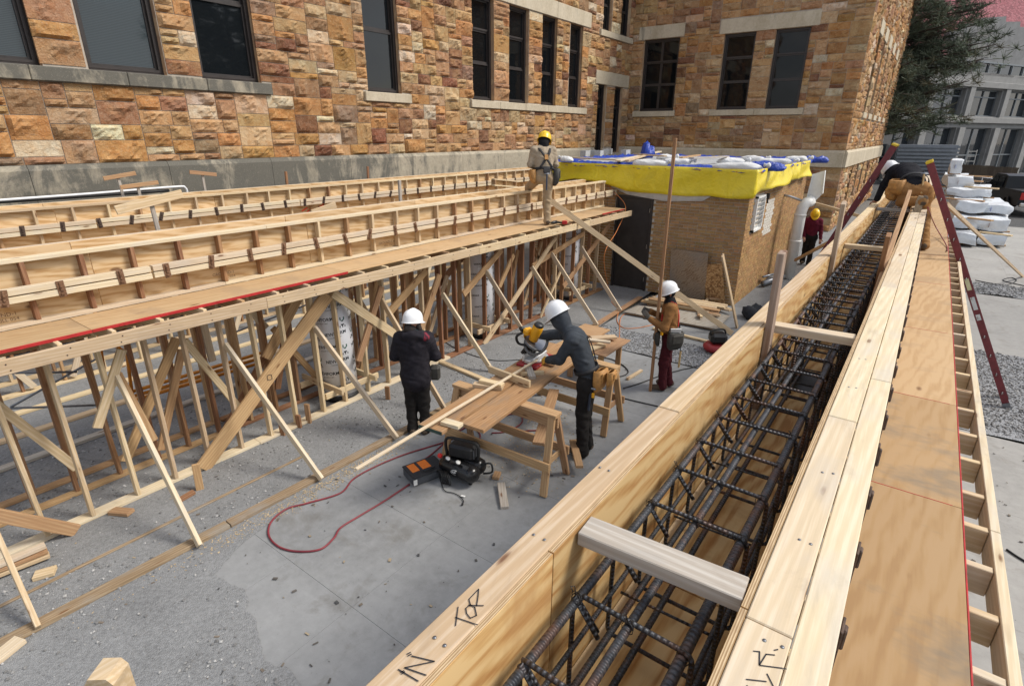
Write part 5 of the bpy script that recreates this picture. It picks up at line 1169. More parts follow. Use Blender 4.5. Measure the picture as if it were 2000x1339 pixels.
# ================================================================ people
def surface_nets(D,org,h):
    S=D<0; nx,ny,nz_=D.shape
    c=np.zeros((nx-1,ny-1,nz_-1),int)
    for i in(0,1):
        for j in(0,1):
            for k in(0,1): c+=S[i:nx-1+i,j:ny-1+j,k:nz_-1+k]
    act=(c>0)&(c<8); idx=np.full(act.shape,-1); I=np.argwhere(act); idx[act]=np.arange(len(I))
    acc=np.zeros((len(I),3)); cnt=np.zeros(len(I))
    E=[((a,b)) for a in range(8) for b in range(8) if a<b and bin(a^b).count('1')==1]
    cor=lambda q:np.array([(q>>2)&1,(q>>1)&1,q&1])
    for a,b in E:
        ca,cb=cor(a),cor(b); A=I+ca; B_=I+cb; da=D[A[:,0],A[:,1],A[:,2]]; db=D[B_[:,0],B_[:,1],B_[:,2]]; m=(da<0)!=(db<0)
        t=np.where(m,da/(da-db+1e-12),0)[:,None]; acc+=np.where(m[:,None],A+(B_-A)*t,0); cnt+=m
    V=acc/np.maximum(cnt,1)[:,None]*h+org
    F=[]
    for ax in range(3):
        sl0=[slice(None)]*3; sl1=[slice(None)]*3; sl0[ax]=slice(0,-1); sl1[ax]=slice(1,None)
        ch=S[tuple(sl0)]!=S[tuple(sl1)]; P=np.argwhere(ch)
        o1,o2=[(1,2),(2,0),(0,1)][ax]
        P=P[(P[:,o1]>0)&(P[:,o2]>0)&(P[:,o1]<D.shape[o1]-1)&(P[:,o2]<D.shape[o2]-1)]
        e1=np.eye(3,dtype=int)[o1]; e2=np.eye(3,dtype=int)[o2]
        q=[P,P-e1,P-e1-e2,P-e2]; ids=np.stack([idx[a[:,0],a[:,1],a[:,2]] for a in q],1)
        ins=S[P[:,0],P[:,1],P[:,2]]; ids[~ins]=ids[~ins][:,::-1]; F.append(ids)
    F=np.vstack(F); F=F[(F>=0).all(1)]
    return V,F
def capd(P,a,b,r0,r1,fl):
    a=np.asarray(a,float);b=np.asarray(b,float); q=P-a; ab=b-a
    if fl is not None:
        n,s=fl; n=np.asarray(n,float); n=n/np.linalg.norm(n); q=q+np.multiply.outer(q@n,n)*(1/s-1); ab=ab+n*(ab@n)*(1/s-1)
    L=ab@ab
    t=np.clip((q@ab)/max(L,1e-9),0,1); d=np.linalg.norm(q-t[...,None]*ab,axis=-1)-(r0+(r1-r0)*t)
    return d if fl is None else d*min(1,fl[1]+.12)
def sdfmesh(caps,h=.0105):
    pts=np.array([c[i] for c in caps for i in(0,1)]); R=max(max(c[2],c[3]) for c in caps)+.06
    lo=pts.min(0)-R; hi=pts.max(0)+R; n=np.ceil((hi-lo)/h).astype(int)+1
    D=np.full(n,.5)
    for (a,b,r0,r1,tg,k,fl,amp) in caps:
        a_,b_=np.asarray(a),np.asarray(b); m=max(r0,r1)*(1.15)+k+.05
        l=np.maximum(((np.minimum(a_,b_)-m-lo)/h).astype(int),0); u=np.minimum(((np.maximum(a_,b_)+m-lo)/h).astype(int)+2,n)
        g=np.stack(np.meshgrid(*[lo[i]+h*np.arange(l[i],u[i]) for i in range(3)],indexing='ij'),-1)
        d=capd(g,a,b,r0,r1,fl)
        if amp:
            x,y,z=g[...,0],g[...,1],g[...,2]
            q1=x*1.3+y*.7+.04*np.sin(23*z+9*y); q2=z+.35*x-.5*y+.05*np.sin(17*x+14*y)+.03*np.sin(29*z); d=d+amp*(.8*np.sin(21*q2+6*np.sin(9*q1))*np.sin(15*q1+2*np.sin(11*z))+.45*np.sin(47*q2-31*q1+4*np.sin(20*q1)))
        s=tuple(slice(l[i],u[i]) for i in range(3)); o=D[s]
        if k>0:
            hh=np.clip(.5+.5*(o-d)/k,0,1); D[s]=o*(1-hh)+d*hh-k*hh*(1-hh)
        else: D[s]=np.minimum(o,d)
    V,F=surface_nets(D,lo,h)
    best=np.full(len(V),9.);tagv=np.zeros(len(V),int)
    for (a,b,r0,r1,tg,k,fl,amp) in caps:
        d=capd(V,a,b,r0,r1,fl); m=d<best; best[m]=d[m]; tagv[m]=tg
    return V,F,tagv
SKIN=simple('skin',(.42,.22,.15),.6,nsc=30,namp=.12); HAIR=simple('dark_hair',(.018,.012,.010),.7,nsc=60,namp=.4)
def fabric(name,c,namp=.28,bd=.006):
    m=newmat(name,.9,0,c,.15); t=NT(m); p=t.obj(False); a=t.noise(p,7,5,.6,.6); b=t.noise(p,45,4,.6,.8); w_=t.noise(p,260,2,.5)
    f=t.math('MULTIPLY_ADD',b,.35,t.math('MULTIPLY',a,.65)); t.col(t.ramp(f,[(.32,tuple(q*(1-namp) for q in c)),(.68,tuple(min(1,q*(1+namp)) for q in c))])); t.bump(t.math('MULTIPLY_ADD',w_,.25,f),.5,bd); return m
def V3(*a): return np.array(a,float)
def unit(v): v=np.asarray(v,float); return v/np.linalg.norm(v)
def hand(caps,w_,d,palm,tg,curl=.5,side=1,s=1.):
    """palm and five separate bent fingers; d forearm direction, palm = palm normal, thumb on 'side'"""
    d=unit(d); palm=unit(palm-d*(palm@d)); lat=np.cross(d,palm)*side
    kn=w_+d*.088*s
    for q in(-.028,-.01,.01,.028): caps.append((w_+lat*q*.55,kn+lat*q,.017*s,.014*s,tg,.012,None,0))
    for q,L in zip((-.031,-.0105,.0105,.031),(.055,.072,.078,.068)):
        p0=kn+lat*q; d1=unit(d*math.cos(curl)+palm*math.sin(curl)); p1=p0+d1*L*.5*s; d2=unit(d*math.cos(2.1*curl)+palm*math.sin(2.1*curl)); p2=p1+d2*L*.5*s
        caps.append((p0,p1,.0115*s,.0105*s,tg,.003,None,0)); caps.append((p1,p2,.0105*s,.0095*s,tg,.003,None,0))
    t0=w_+lat*.03*s+d*.02; t1=t0+unit(lat*.9+d*.6+palm*.3)*.045*s; t2=t1+unit(lat*.3+d+palm*.5)*.035*s
    caps.append((t0,t1,.017*s,.0135*s,tg,.010,None,0)); caps.append((t1,t2,.0135*s,.011*s,tg,.003,None,0))
def person(label,J,fwd,head_fwd,mats,st,h=.0105):
    """J: joints in world space. mats: list of (0 top,1 trousers,2 boots,3 skin,4 gloves,5 neck/hood,6 extra)"""
    caps=[];fw=unit(fwd); up=V3(0,0,1); hf=unit(head_fwd)
    b=st.get('bulk',1.); tb=st.get('tbulk',1.); am=st.get('fold',.006)
    C=lambda a,b_,r0,r1,tg,k=.03,fl=None,amp=0: caps.append((np.asarray(a,float),np.asarray(b_,float),r0,r1,tg,k,fl,amp))
    pel,ch,nk,hd=J['pelvis'],J['chest'],J['neck'],J['head']
    sp=unit(ch-pel); lat=unit(J['sl']-J['sr']); fr=unit(np.cross(lat,sp))
    hl=unit(J['hl']-J['hr'])
    # legs
    for s in 'lr':
        H_,K,A,T=J['h'+s],J['k'+s],J['a'+s],J['t'+s]
        C(H_,K,.098*tb,.074*tb,1,.04,None,am); C(K,A,.072*tb,.062*tb,1,.04,None,am*1.2)
        ld=unit(A-K); C(A+ld*-.0,A+ld*.03,.068*tb,.072*tb,1,.02,None,am)
        ft=unit(T-A); C(A+ld*.045,A+ld*.06+ft*.02,.050,.048,2,.015); C(A+ld*.055,T+ld*.0,.048,.040,2,.02,(np.cross(ft,hl),1.)); C(A+ld*.065-ft*.05,A+ld*.06,.040,.046,2,.02)
    C(J['hl'],J['hr'],.108*tb,.108*tb,1,.05,(fr,.9),am)
    wst=pel+sp*.10
    # torso
    C(pel+sp*.06,ch,.132*b,.158*b,0,.05,(fr,.74),am); C(pel+sp*.12-lat*.045*b,ch-lat*.06*b,.11*b,.12*b,0,.05,(fr,.85),am); C(pel+sp*.12+lat*.045*b,ch+lat*.06*b,.11*b,.12*b,0,.05,(fr,.85),am)
    if st.get('hem'): C(pel-sp*st['hem'],pel+sp*.15,.165*b,.15*b,0,.03,(fr,.82),am)
    C(ch+sp*.02,nk,.125*b,.07,0,.05,(fr,.8),am); C(J['sl']-lat*.02,J['sr']+lat*.02,.072*b,.072*b,0,.06,None,am)
    C(nk-sp*.02,hd-unit(hd-nk)*.06,.060,.055,5,.02)
    # head with face
    hu=unit(hd-nk); hu=unit(hu-hf*(hu@hf)); hl_=np.cross(hu,hf)
    C(hd+hu*.03-hf*.015,hd+hu*.02+hf*.012,.092,.088,st.get('headtag',3),.02); C(hd-hu*.045+hf*.018,hd-hu*.075+hf*.045,.062,.042,3 if not st.get('mask') else 5,.03)
    C(hd+hu*.005+hf*.092,hd-hu*.028+hf*.105,.010,.015,3,.012); C(hd+hu*.022+hf*.078-hl_*.03,hd+hu*.022+hf*.078+hl_*.03,.016,.016,3,.015)
    C(hd-hu*.052+hf*.082-hl_*.018,hd-hu*.052+hf*.082+hl_*.018,.009,.009,3,.006)
    for q in(-1,1): C(hd+hu*.012+hl_*q*.088-hf*.012,hd-hu*.025+hl_*q*.086-hf*.008,.014,.010,3 if not st.get('hood') else 5,.006)
    if st.get('hood'): C(hd-hu*.09-hf*.02,hd+hu*.04-hf*.028,.098,.104,5,.03,None,.004); C(hd-hu*.06+hf*.03,hd+hu*.05+hf*.035,.085,.09,5,.02,None,.003) if st.get('deep') else None
    if st.get('hooddown'): C(nk-fr*.08-lat*.10,nk-fr*.10+lat*.10,.055,.055,0,.05,None,.006); C(nk-fr*.10-sp*.10,nk-fr*.10,.04,.07,0,.05,None,.006)
    if st.get('collar'): C(nk-lat*.05,nk+lat*.05,.075,.075,5,.03,None,.004)
    # arms
    for s,sd in(('l',1),('r',-1)):
        S_,E_,Wr=J['s'+s],J['e'+s],J['w'+s]
        C(S_,E_,.066*b,.055*b,0,.04,None,am); C(E_,Wr,.055*b,.044*b,0,.03,None,am)
        dd=unit(Wr-E_); C(Wr,Wr+dd*.012,.043*b,.040*b,0,.012); C(Wr+dd*.01,Wr+dd*.035,.030,.028,4,.008)
        hd_=J.get('hd'+s,dd); hand(caps,Wr+dd*.035,hd_,J.get('p'+s,V3(0,0,-1)),4,J.get('c'+s,.45),sd)
    V,F,tv=sdfmesh(caps,h)
    base=V3((J['al'][0]+J['ar'][0])/2,(J['al'][1]+J['ar'][1])/2,min(J['al'][2],J['ar'][2])-.1)
    th=thing('person',label,'person',base)
    o=mesh('body',V,F,mats,th,smooth=True,mi=tv[F[:,0]],org=base)
    # eyes
    if not st.get('noeyes'):
        mm=MB()
        for q in(-1,1): p=hd+hu*.012+hf*.082+hl_*q*.031; mm.lathe([(.002,-.008),(.009,-.004),(.011,0),(.008,.005),(.002,.007)],p,ax=tuple(hf),n=8)
        mm.build('eyes',EYE,th)
    return th,dict(hu=hu,hf=hf,hl=hl_,hd=hd,sp=sp,lat=lat,fr=fr)
EYE=newmat('eye',.3,0,(.02,.015,.012))
def hardhat(th,f,mat,tilt=0.,lift=.03,sz=1.06):
    hu,hf,hl=Vector(f['hu']),Vector(f['hf']),Vector(f['hl']); q=math.sin(tilt); U=(hu*math.cos(tilt)+hf*q).normalized(); Fw=(hf-U*hf.dot(U)).normalized(); L=U.cross(Fw)
    o=Vector(f['hd'])+hu*lift; v=[];fa=[]; n=28
    prof=[(1.0,.0),(.99,.03),(.95,.065),(.86,.095),(.70,.120),(.48,.137),(.24,.146),(.06,.149)]
    for r,z in prof:
        for i in range(n):
            a=2*math.pi*i/n; rr=r; zz=z
            if z>.05 and abs(math.sin(a))<.16 : zz+=.006
            v.append(o+(Fw*(.135*rr*math.cos(a))+L*(.113*rr*math.sin(a))+U*zz)*sz)
    for j in range(len(prof)-1):
        for i in range(n): fa.append([j*n+i,j*n+(i+1)%n,(j+1)*n+(i+1)%n,(j+1)*n+i])
    fa.append([(len(prof)-1)*n+i for i in range(n)])
    b=len(v)                       # brim
    for k,(ex,dz) in enumerate(((0,.0),(1,-.006),(1,-.012),(0,-.008))):
        for i in range(n):
            a=2*math.pi*i/n; e=.014+.045*max(0,math.cos(a))**1.5; v.append(o+(Fw*((.135+e*ex)*math.cos(a))+L*((.113+.012*ex)*math.sin(a))+U*(dz-.018*ex*max(0,math.cos(a))))*sz)
    for k in range(3):
        for i in range(n): fa.append([b+k*n+(i+1)%n,b+k*n+i,b+(k+1)*n+i,b+(k+1)*n+(i+1)%n])
    hat=mesh('hard_hat',v,fa,mat,th,smooth=True)
    mm=MB()
    for i in range(9):
        t=-1+2*i/8
    pts=[o+(Fw*(.137*math.cos(a))+U*(.148*math.sin(a)+.002))*sz for a in np.linspace(.35,2.75,14)]
    mm.tube(pts,.010,6); mm.build('ridge',mat,hat)
    return hat,o,U,Fw,L
HATW=simple('white_hat',(.78,.79,.80),.3,nsc=5,namp=.05); HATY=simple('yellow_hat',(.80,.50,.015),.3,nsc=5,namp=.06)
LEATH=simple('leather',(.42,.21,.06),.6,nsc=18,namp=.3,bump=.3); LEATHD=simple('dark_pouch',(.045,.042,.036),.7,nsc=18,namp=.35,bump=.3)
STRAPB=simple('black_strap',(.012,.012,.014),.7); REDST=simple('red_strap',(.55,.03,.02),.7); HAMW=simple('hammer_wood',(.5,.34,.15),.5)
def pouch(th,c,out,mat,w_=.2,h=.24,d=.10,n='tool_pouch'):
    out=Vector(out).normalized(); s=Vector((-out.y,out.x,0)); c=Vector(c); v=[];fa=[]
    rows=[(0,.9,.85),(-.03,1.,1.),(-.55,1.02,1.),(-.85,.9,.8),(-1.,.6,.45)]; m=14
    for z,sx,sd in rows:
        for i in range(m):
            a=2*math.pi*i/m; v.append(c+s*(w_/2*sx*math.copysign(abs(math.cos(a))**.7,math.cos(a)))+out*(d*sd*(.5+.5*math.copysign(abs(math.sin(a))**.7,math.sin(a))))+Vector((0,0,z*h)))
    for j in range(len(rows)-1):
        for i in range(m): fa.append([j*m+(i+1)%m,j*m+i,(j+1)*m+i,(j+1)*m+(i+1)%m])
    fa.append([(len(rows)-1)*m+i for i in range(m)][::-1])
    o=mesh(n,v,fa,mat,th,smooth=True); o.modifiers.new('t','SOLIDIFY').thickness=.006
    mm=MB(); mm.tube([v[i]+Vector((0,0,.003)) for i in range(m)],.006,5,closed=True); mm.box(c+out*(d+.004)+Vector((0,0,-h*.35)),(w_*.7,.02,h*.45),ex=tuple(s),ch=.008); mm.build('pocket',mat,o)
    return o
def belt(th,pel,sp,fr,lat,r,mat,hgt=.045,dz=.11):
    n=28;v=[];fa=[]; pel=Vector(pel)+Vector(sp)*dz
    for z in(-.5,.5):
        for i in range(n):
            a=2*math.pi*i/n; v.append(pel+Vector(lat)*r*math.cos(a)+Vector(fr)*r*.82*math.sin(a)+Vector(sp)*z*hgt)
    fa=[[i,(i+1)%n,n+(i+1)%n,n+i] for i in range(n)]
    o=mesh('tool_belt',v,fa,mat,th,smooth=True); o.modifiers.new('t','SOLIDIFY').thickness=.008; return o
def ribbon(name,pts,w_,nrm,mat,th,t=.006,axis=None):
    P=[Vector(p) for p in smoothpath(pts,5)]; v=[];fa=[]
    for i,p in enumerate(P):
        d=(P[min(i+1,len(P)-1)]-P[max(i-1,0)]).normalized(); nn=Vector(nrm)
        if axis is not None:
            a_,b_=Vector(axis[0]),Vector(axis[1]); k=max(0,min(1,(p-a_).dot(b_-a_)/(b_-a_).length_squared)); nn=p-(a_+(b_-a_)*k)
        s=d.cross(nn).normalized()*w_/2; v+=[p-s,p+s]
    fa=[[2*i,2*i+1,2*i+3,2*i+2] for i in range(len(P)-1)]
    o=mesh(name,v,fa,mat,th,smooth=True); o.modifiers.new('t','SOLIDIFY').thickness=t; return o
def hammer(th,p,d,side,mat=None):
    p=Vector(p);d=Vector(d).normalized(); mm=MB(); mm.bar(p,p+d*.30,.022,.028,ch=.005); o=mm.build('hammer_handle',mat or HAMW,th); mm=MB(); s=Vector(side).normalized(); mm.tube([p-s*.06,p+s*.05],.014,8); mm.build('hammer_head',GALV,th)
def standing(base,fwd,ht=1.72,spread=.11,lean=0.,step=.0,z0=0.):
    f=unit(V3(fwd[0],fwd[1],0)); l=V3(-f[1],f[0],0); u=V3(0,0,1); k=ht/1.72; B=V3(base[0],base[1],z0)
    P=lambda a,b,c: B+f*a*k+l*b*k+u*c*k
    J=dict(pelvis=P(0,0,.93),chest=P(lean*.35,0,1.28),neck=P(lean*.5,0,1.45),head=P(lean*.6+.02,0,1.575),
      hl=P(0,.085,.88),hr=P(0,-.085,.88),kl=P(.02+step*.5,spread,.48),kr=P(.02-step*.5,-spread,.48),al=P(-.02+step,spread,.115),ar=P(-.02-step,-spread,.115),tl=P(.13+step,spread+.025,.062),tr=P(.13-step,-spread-.025,.062),
      sl=P(lean*.45,.185,1.385),sr=P(lean*.45,-.185,1.385),el=P(.0,.235,1.12),er=P(0,-.235,1.12),wl=P(.16,.16,.98),wr=P(.16,-.16,.98))
    return J,P,f,l
# --- P2: dark parka, seen from behind
DKJ=fabric('black_parka',(.021,.019,.024),.4); DKP=fabric('black_trousers',(.018,.016,.015)); BOOT=fabric('brown_boot',(.10,.075,.055)); SCARF=fabric('dark_teal_scarf',(.02,.035,.042)); BGLOVE=fabric('black_glove',(.015,.015,.016))
fw=unit(V3(.80,.60,0)); J,P,f,l=standing((4.53,4.87),fw,1.70,.085)
J['el']=P(.04,.27,1.12); J['er']=P(.04,-.27,1.12); J['wl']=P(.22,.14,1.02); J['wr']=P(.24,-.13,1.05); J['pl']=-l; J['pr']=l
J['tr']=P(.13,-.10,.045); J['ar']=P(-.0,-.085,.09)
th,fd=person('worker in a black parka and white hard hat seen from behind',J,fw,unit(V3(.92,.10,-.12)),[DKJ,DKP,BOOT,SKIN,BGLOVE,SCARF,DKJ],dict(bulk=1.17,tbulk=1.05,hem=.10,hooddown=1,collar=1,fold=.006))
hardhat(th,fd,HATW,.05)
hd=Vector(fd['hd']); hf,hl,hu=Vector(fd['hf']),Vector(fd['hl']),Vector(fd['hu'])
lump('hair',hd-hf*.045-hu*.10,(.15,.19,.14),HAIR,th,41,.12,ex=tuple(hl)); mm=MB(); mm.tube(smoothpath([hd-hl*.075+hu*.0,hd-hl*.09+hf*.02-hu*.08,hd-hl*.07+hf*.06-hu*.17],5),[.035]*10+[.018],8); mm.build('hair',HAIR,th)
PLAID=newmat('red_plaid',.9); _t=NT(PLAID); _p=_t.obj(False); _w=_t.math('FRACT',_t.math('MULTIPLY',_t.n('ShaderNodeSeparateXYZ',{0:_p}).outputs[0],22.)); _t.col(_t.ramp(_w,[(.4,(.20,.02,.035)),(.6,(.05,.01,.02))]))
lump('plaid_lining',V3(*J['neck'])-fd['fr']*.055-fd['lat']*.14-V3(0,0,.06),(.17,.13,.09),PLAID,th,44,.12,ex=tuple(-fd['lat']))
mm=MB(); q=Vector(P(.10,-.24,.86)); mm.box(q,(.12,.14,.20),ex=tuple(f),ch=.03); mm.build('side_pouch',LEATHD,th)
# --- P4: brown jacket, holding the pole
BRJ=fabric('brown_duck_jacket',(.235,.115,.042),.22); MAR=fabric('maroon_trousers',(.062,.012,.016)); GLV=fabric('grey_glove',(.11,.10,.085)); BLK=fabric('black_hood',(.012,.012,.014))
fw=unit(V3(-.40,.92,0)); J,P,f,l=standing((7.86,2.74),fw,1.72,.085,.08,.05)
J['el']=P(.10,.27,1.10); J['wl']=P(.30,.20,1.20); J['er']=P(.06,-.24,1.10); J['wr']=P(.32,-.03,1.26)
J['hdl']=unit(f*.6+V3(0,0,.7)); J['pl']=unit(-l+f*.2); J['cl']=.25; J['hdr']=unit(f*.8+l*.3+V3(0,0,.3)); J['pr']=unit(l); J['cr']=.9
th,fd=person('worker in a brown work jacket and white hard hat holding an upright pole',J,fw,unit(f*.93+V3(0,0,-.40)),[BRJ,MAR,BOOT,SKIN,GLV,BLK,BRJ],dict(bulk=1.06,collar=1,fold=.006,hood=0,headtag=5))
hardhat(th,fd,HATW,-.05)
belt(th,J['pelvis'],fd['sp'],fd['fr'],fd['lat'],.185,STRAPB); fr,lat,sp=Vector(fd['fr']),Vector(fd['lat']),Vector(fd['sp'])
pl=Vector(J['pelvis']); chv=Vector(J['chest']); 
ribbon('suspender',[pl+sp*.12+lat*.10+fr*.115,chv-sp*.02+lat*.115+fr*.115,Vector(J['sl'])-lat*.075+sp*.082+fr*.03,Vector(J['sl'])-lat*.08+sp*.07-fr*.06,chv-sp*.02+lat*.07-fr*.128,pl+sp*.12+lat*.05-fr*.125],.032,None or (0,0,1),REDST,th,.005,(J['pelvis'],J['chest']))
ribbon('suspender',[pl+sp*.12-lat*.10+fr*.115,chv-sp*.02-lat*.115+fr*.115,Vector(J['sr'])+lat*.075+sp*.082+fr*.03,Vector(J['sr'])+lat*.08+sp*.07-fr*.06,chv-sp*.02-lat*.07-fr*.128,pl+sp*.12-lat*.05-fr*.125],.032,None or (0,0,1),REDST,th,.005,(J['pelvis'],J['chest']))
pouch(th,pl+lat*.17-fr*.06+sp*.10,tuple(lat-fr*.5),LEATHD,.24,.28,.12); pouch(th,pl+lat*.13+fr*.15+sp*.08,tuple(lat*.3+fr),LEATHD,.12,.22,.07); 
box('notebook',pl+lat*.25-fr*.08+sp*.12,(.15,.02,.11),WHITE,th,ex=tuple(fr),up=tuple(sp+lat*.3)); hammer(th,pl+lat*.24-fr*.16-sp*.16,(-.0,0,-1),tuple(lat),HAMW); box('tape',pl+lat*.21+fr*.12+sp*.10,(.04,.03,.10),YELP,th)
pb=G(1270,763,.0); pt_=PX(1322,270,pb.x+.0); 
pole=tag(board('timber_pole',pb+Vector((0,0,.002)),Vector((pb.x,(pt_.y+pb.y)/2+.02,pt_.z)),.042,.06,FIR,None,up=(1,.2,0)),'tall brown timber pole held upright by the worker in brown','pole')
# --- P3: grey hoodie at the saw
HOOD=fabric('grey_hoodie',(.045,.052,.062),.22); YGL=fabric('yellow_glove',(.55,.30,.05))
xc=5.42; Q=lambda px,py,x: np.array(PX(px,py,x))
J=dict(pelvis=Q(1150,733,xc),chest=Q(1126,666,xc),neck=Q(1104,642,xc),head=Q(1092,619,xc),hl=Q(1146,752,xc-.085),hr=Q(1150,745,xc+.085),
 kl=Q(1138,806,xc-.09),kr=Q(1142,800,xc+.09),sl=Q(1118,664,xc-.17),sr=Q(1112,650,xc+.17),el=Q(1092,702,xc-.20),wl=Q(1072,703,xc+.0),er=Q(1072,655,xc+.20),wr=Q(1045,652,xc+.15))
by=J['pelvis'][1]
J['al']=V3(xc-.10,by-.02,.115);J['ar']=V3(xc+.10,by+.02,.115);J['tl']=J['al']+V3(-.02,.14,-.055);J['tr']=J['ar']+V3(.02,.14,-.055)
J['pl']=V3(.6,0,-.8);J['pr']=V3(0,0,-1);J['cl']=.8;J['cr']=.8; J['hdl']=unit(V3(.3,1,-.1))
fw=V3(0,1,0)
th,fd=person('worker in a grey hoodie and white hard hat bent over the mitre saw',J,fw,unit(V3(-.05,.85,-.5)),[HOOD,DKP,BOOT,BLK,YGL,HOOD,HOOD],dict(bulk=1.16,tbulk=1.16,hood=1,deep=1,fold=.006,mask=1,headtag=5,noeyes=1))
hardhat(th,fd,HATW,.10,.04,1.14)
belt(th,J['pelvis'],fd['sp'],fd['fr'],fd['lat'],.18,STRAPB,.05,.09); pl=Vector(J['pelvis']); fr,lat,sp=Vector(fd['fr']),Vector(fd['lat']),Vector(fd['sp'])
pouch(th,pl+lat*.12-fr*.10+sp*.06,tuple(lat*.8-fr),LEATH,.22,.27,.13); pouch(th,pl+lat*.2-fr*.22+sp*.02,tuple(lat*.5-fr),LEATH,.15,.18,.09)
hammer(th,pl+lat*.17+fr*.03-sp*.10,(0,0.05,-1),(0,1,0),simple('hammer_grip',(.02,.03,.05),.5)); box('hammer_band',pl+lat*.17+fr*.035-sp*.19,(.026,.03,.06),YELP,th)
chv=Vector(J['chest'])
ribbon('suspender',[pl+sp*.1+lat*.07-fr*.14,chv+lat*.07-fr*.15,Vector(J['sl'])-lat*.07-fr*.03+sp*.05],.04,tuple(-fr+sp*.2),STRAPB,th); ribbon('suspender',[pl+sp*.1-lat*.07-fr*.14,chv-lat*.07-fr*.15,Vector(J['sr'])+lat*.07-fr*.03+sp*.05],.04,tuple(-fr+sp*.2),STRAPB,th)
# --- P1: tan coveralls standing on the platform
TANJ=fabric('tan_jacket',(.34,.275,.20),.2); TANP=fabric('tan_trousers',(.36,.265,.165),.2)
fw=unit(V3(.62,.78,0)); J,P,f,l=standing((9.2,5.99),fw,1.73,.08,.22,.0,ZD)
rk=Vector(P(.40,.20,.0)); J['al']=np.array(PY(1034,402,6.74)); J['tl']=J['al']+f*.13+V3(0,0,-.055); J['hl']=P(.04,.09,.91); J['kl']=np.array(PY(1033,366,6.56))
J['pelvis']=P(.0,0,.94); J['head']=P(.20,-.05,1.55); J['el']=P(.10,.25,1.13); J['er']=P(.10,-.26,1.12); J['wl']=P(.32,.05,1.05); J['wr']=P(.32,-.08,1.05)
th,fd=person('worker in tan clothes and yellow hard hat standing on the left platform',J,fw,unit(f*.75-l*.35+V3(0,0,-.75)),[TANJ,TANP,BOOT,SKIN,SKIN,BLK,TANJ],dict(bulk=1.08,tbulk=1.06,fold=.006,hood=1,noeyes=1))
hat,o,U,Fw,L=hardhat(th,fd,HATY,-.25,.015,1.14)
mm=MB(); mm.lathe([(.028,0),(.028,.004)],o-Fw*.10+U*.085-L*.02,ax=tuple(-Fw+U*.9),n=14); mm.build('hat_sticker',STRAPB,hat)
belt(th,J['pelvis'],fd['sp'],fd['fr'],fd['lat'],.185,STRAPB,.05); pl=Vector(J['pelvis']); chv=Vector(J['chest']); fr,lat,sp=Vector(fd['fr']),Vector(fd['lat']),Vector(fd['sp'])
for q in(-1,1): ribbon('suspender',[pl+sp*.12-lat*q*.12-fr*.15,chv-sp*.07-fr*.165,chv+sp*.05+lat*q*.08-fr*.15,Vector(J['sl' if q>0 else 'sr'])-lat*q*.06+sp*.075-fr*.03],.042,tuple(-fr),STRAPB,th)
box('suspender_patch',chv-sp*.05-fr*.175,(.07,.012,.09),LEATH,th,ex=tuple(lat),up=tuple(sp))
pouch(th,pl-lat*.18-fr*.04+sp*.1,tuple(-lat-fr*.4),LEATHD,.20,.30,.12); pouch(th,pl+lat*.18+sp*.1,tuple(lat),LEATH,.18,.24,.10); hammer(th,pl-fr*.16+sp*.0,(0,0,-1),tuple(lat),simple('blue_grip',(.03,.05,.09),.5))
box('hammer_loop',pl-fr*.155+sp*.06,(.13,.03,.09),STRAPB,th,ex=tuple(lat),up=tuple(sp),ch=.01)
# --- P5: maroon hoodie, far
MARJ=fabric('maroon_hoodie',(.115,.015,.03)); 
fw=unit(V3(-.96,-.25,0)); J,P,f,l=standing((19.2,2.62),fw,1.70,.08,.06,.08)
J['el']=P(.0,.25,1.12);J['er']=P(.0,-.25,1.12);J['wl']=P(.10,.27,.88);J['wr']=P(.12,-.20,.92)
th,fd=person('worker in a maroon hoodie and yellow hard hat walking behind the outbuilding',J,fw,unit(f*.75+V3(0,0,-.65)),[MARJ,DKP,BOOT,SKIN,SKIN,MARJ,MARJ],dict(bulk=1.1,tbulk=1.1,fold=.006,hooddown=1),h=.013)
hardhat(th,fd,HATY,.12)
# --- P6: kneeling on the right beam form
NAVY=fabric('black_sweater',(.014,.014,.018)); DUCK=fabric('brown_duck_trousers',(.31,.165,.065),.2)
J=dict(pelvis=V3(10.85,.18,3.10),chest=V3(11.20,.33,3.27),neck=V3(11.40,.46,3.28),head=V3(11.54,.55,3.24),
 hl=V3(10.84,.28,3.03),hr=V3(10.88,.08,3.03),kl=V3(10.88,.29,2.83),al=V3(10.42,.05,2.89),tl=V3(10.38,.08,2.765),kr=V3(11.0,-.05,2.60),ar=V3(10.80,-.13,ZD+.11),tr=V3(10.95,-.15,ZD+.055),
 sl=V3(11.22,.52,3.27),sr=V3(11.33,.18,3.24),el=V3(11.34,.61,3.03),wl=V3(11.35,.66,2.81),er=V3(11.5,.22,3.0),wr=V3(11.65,.3,2.83))
J['pl']=V3(.3,0,-1);J['pr']=V3(0,0,-1);J['hdl']=unit(V3(.8,.3,-.5));J['cl']=.1
th,fd=person('worker in brown trousers and black sweater kneeling over the right beam form',J,V3(1,.3,0),unit(V3(.7,.2,-.7)),[NAVY,DUCK,BOOT,SKIN,SKIN,BLK,NAVY],dict(bulk=1.06,tbulk=1.1,fold=.005,hood=1,noeyes=1))
hardhat(th,fd,HATW,.0,.03,1.12)
SOLE=simple('boot_sole',(.30,.235,.16),.9,nsc=30,namp=.3,bump=.5)
mm=MB(); mm.prism([V3(10.325,.06+a,2.835+b) for a,b in((-.035,.13),(.03,.135),(.05,.06),(.045,-.02),(.055,-.10),(.02,-.15),(-.03,-.14),(-.05,-.06),(-.04,.03))],(1,0,.12),.035); mm.build('boot_sole',SOLE,th)
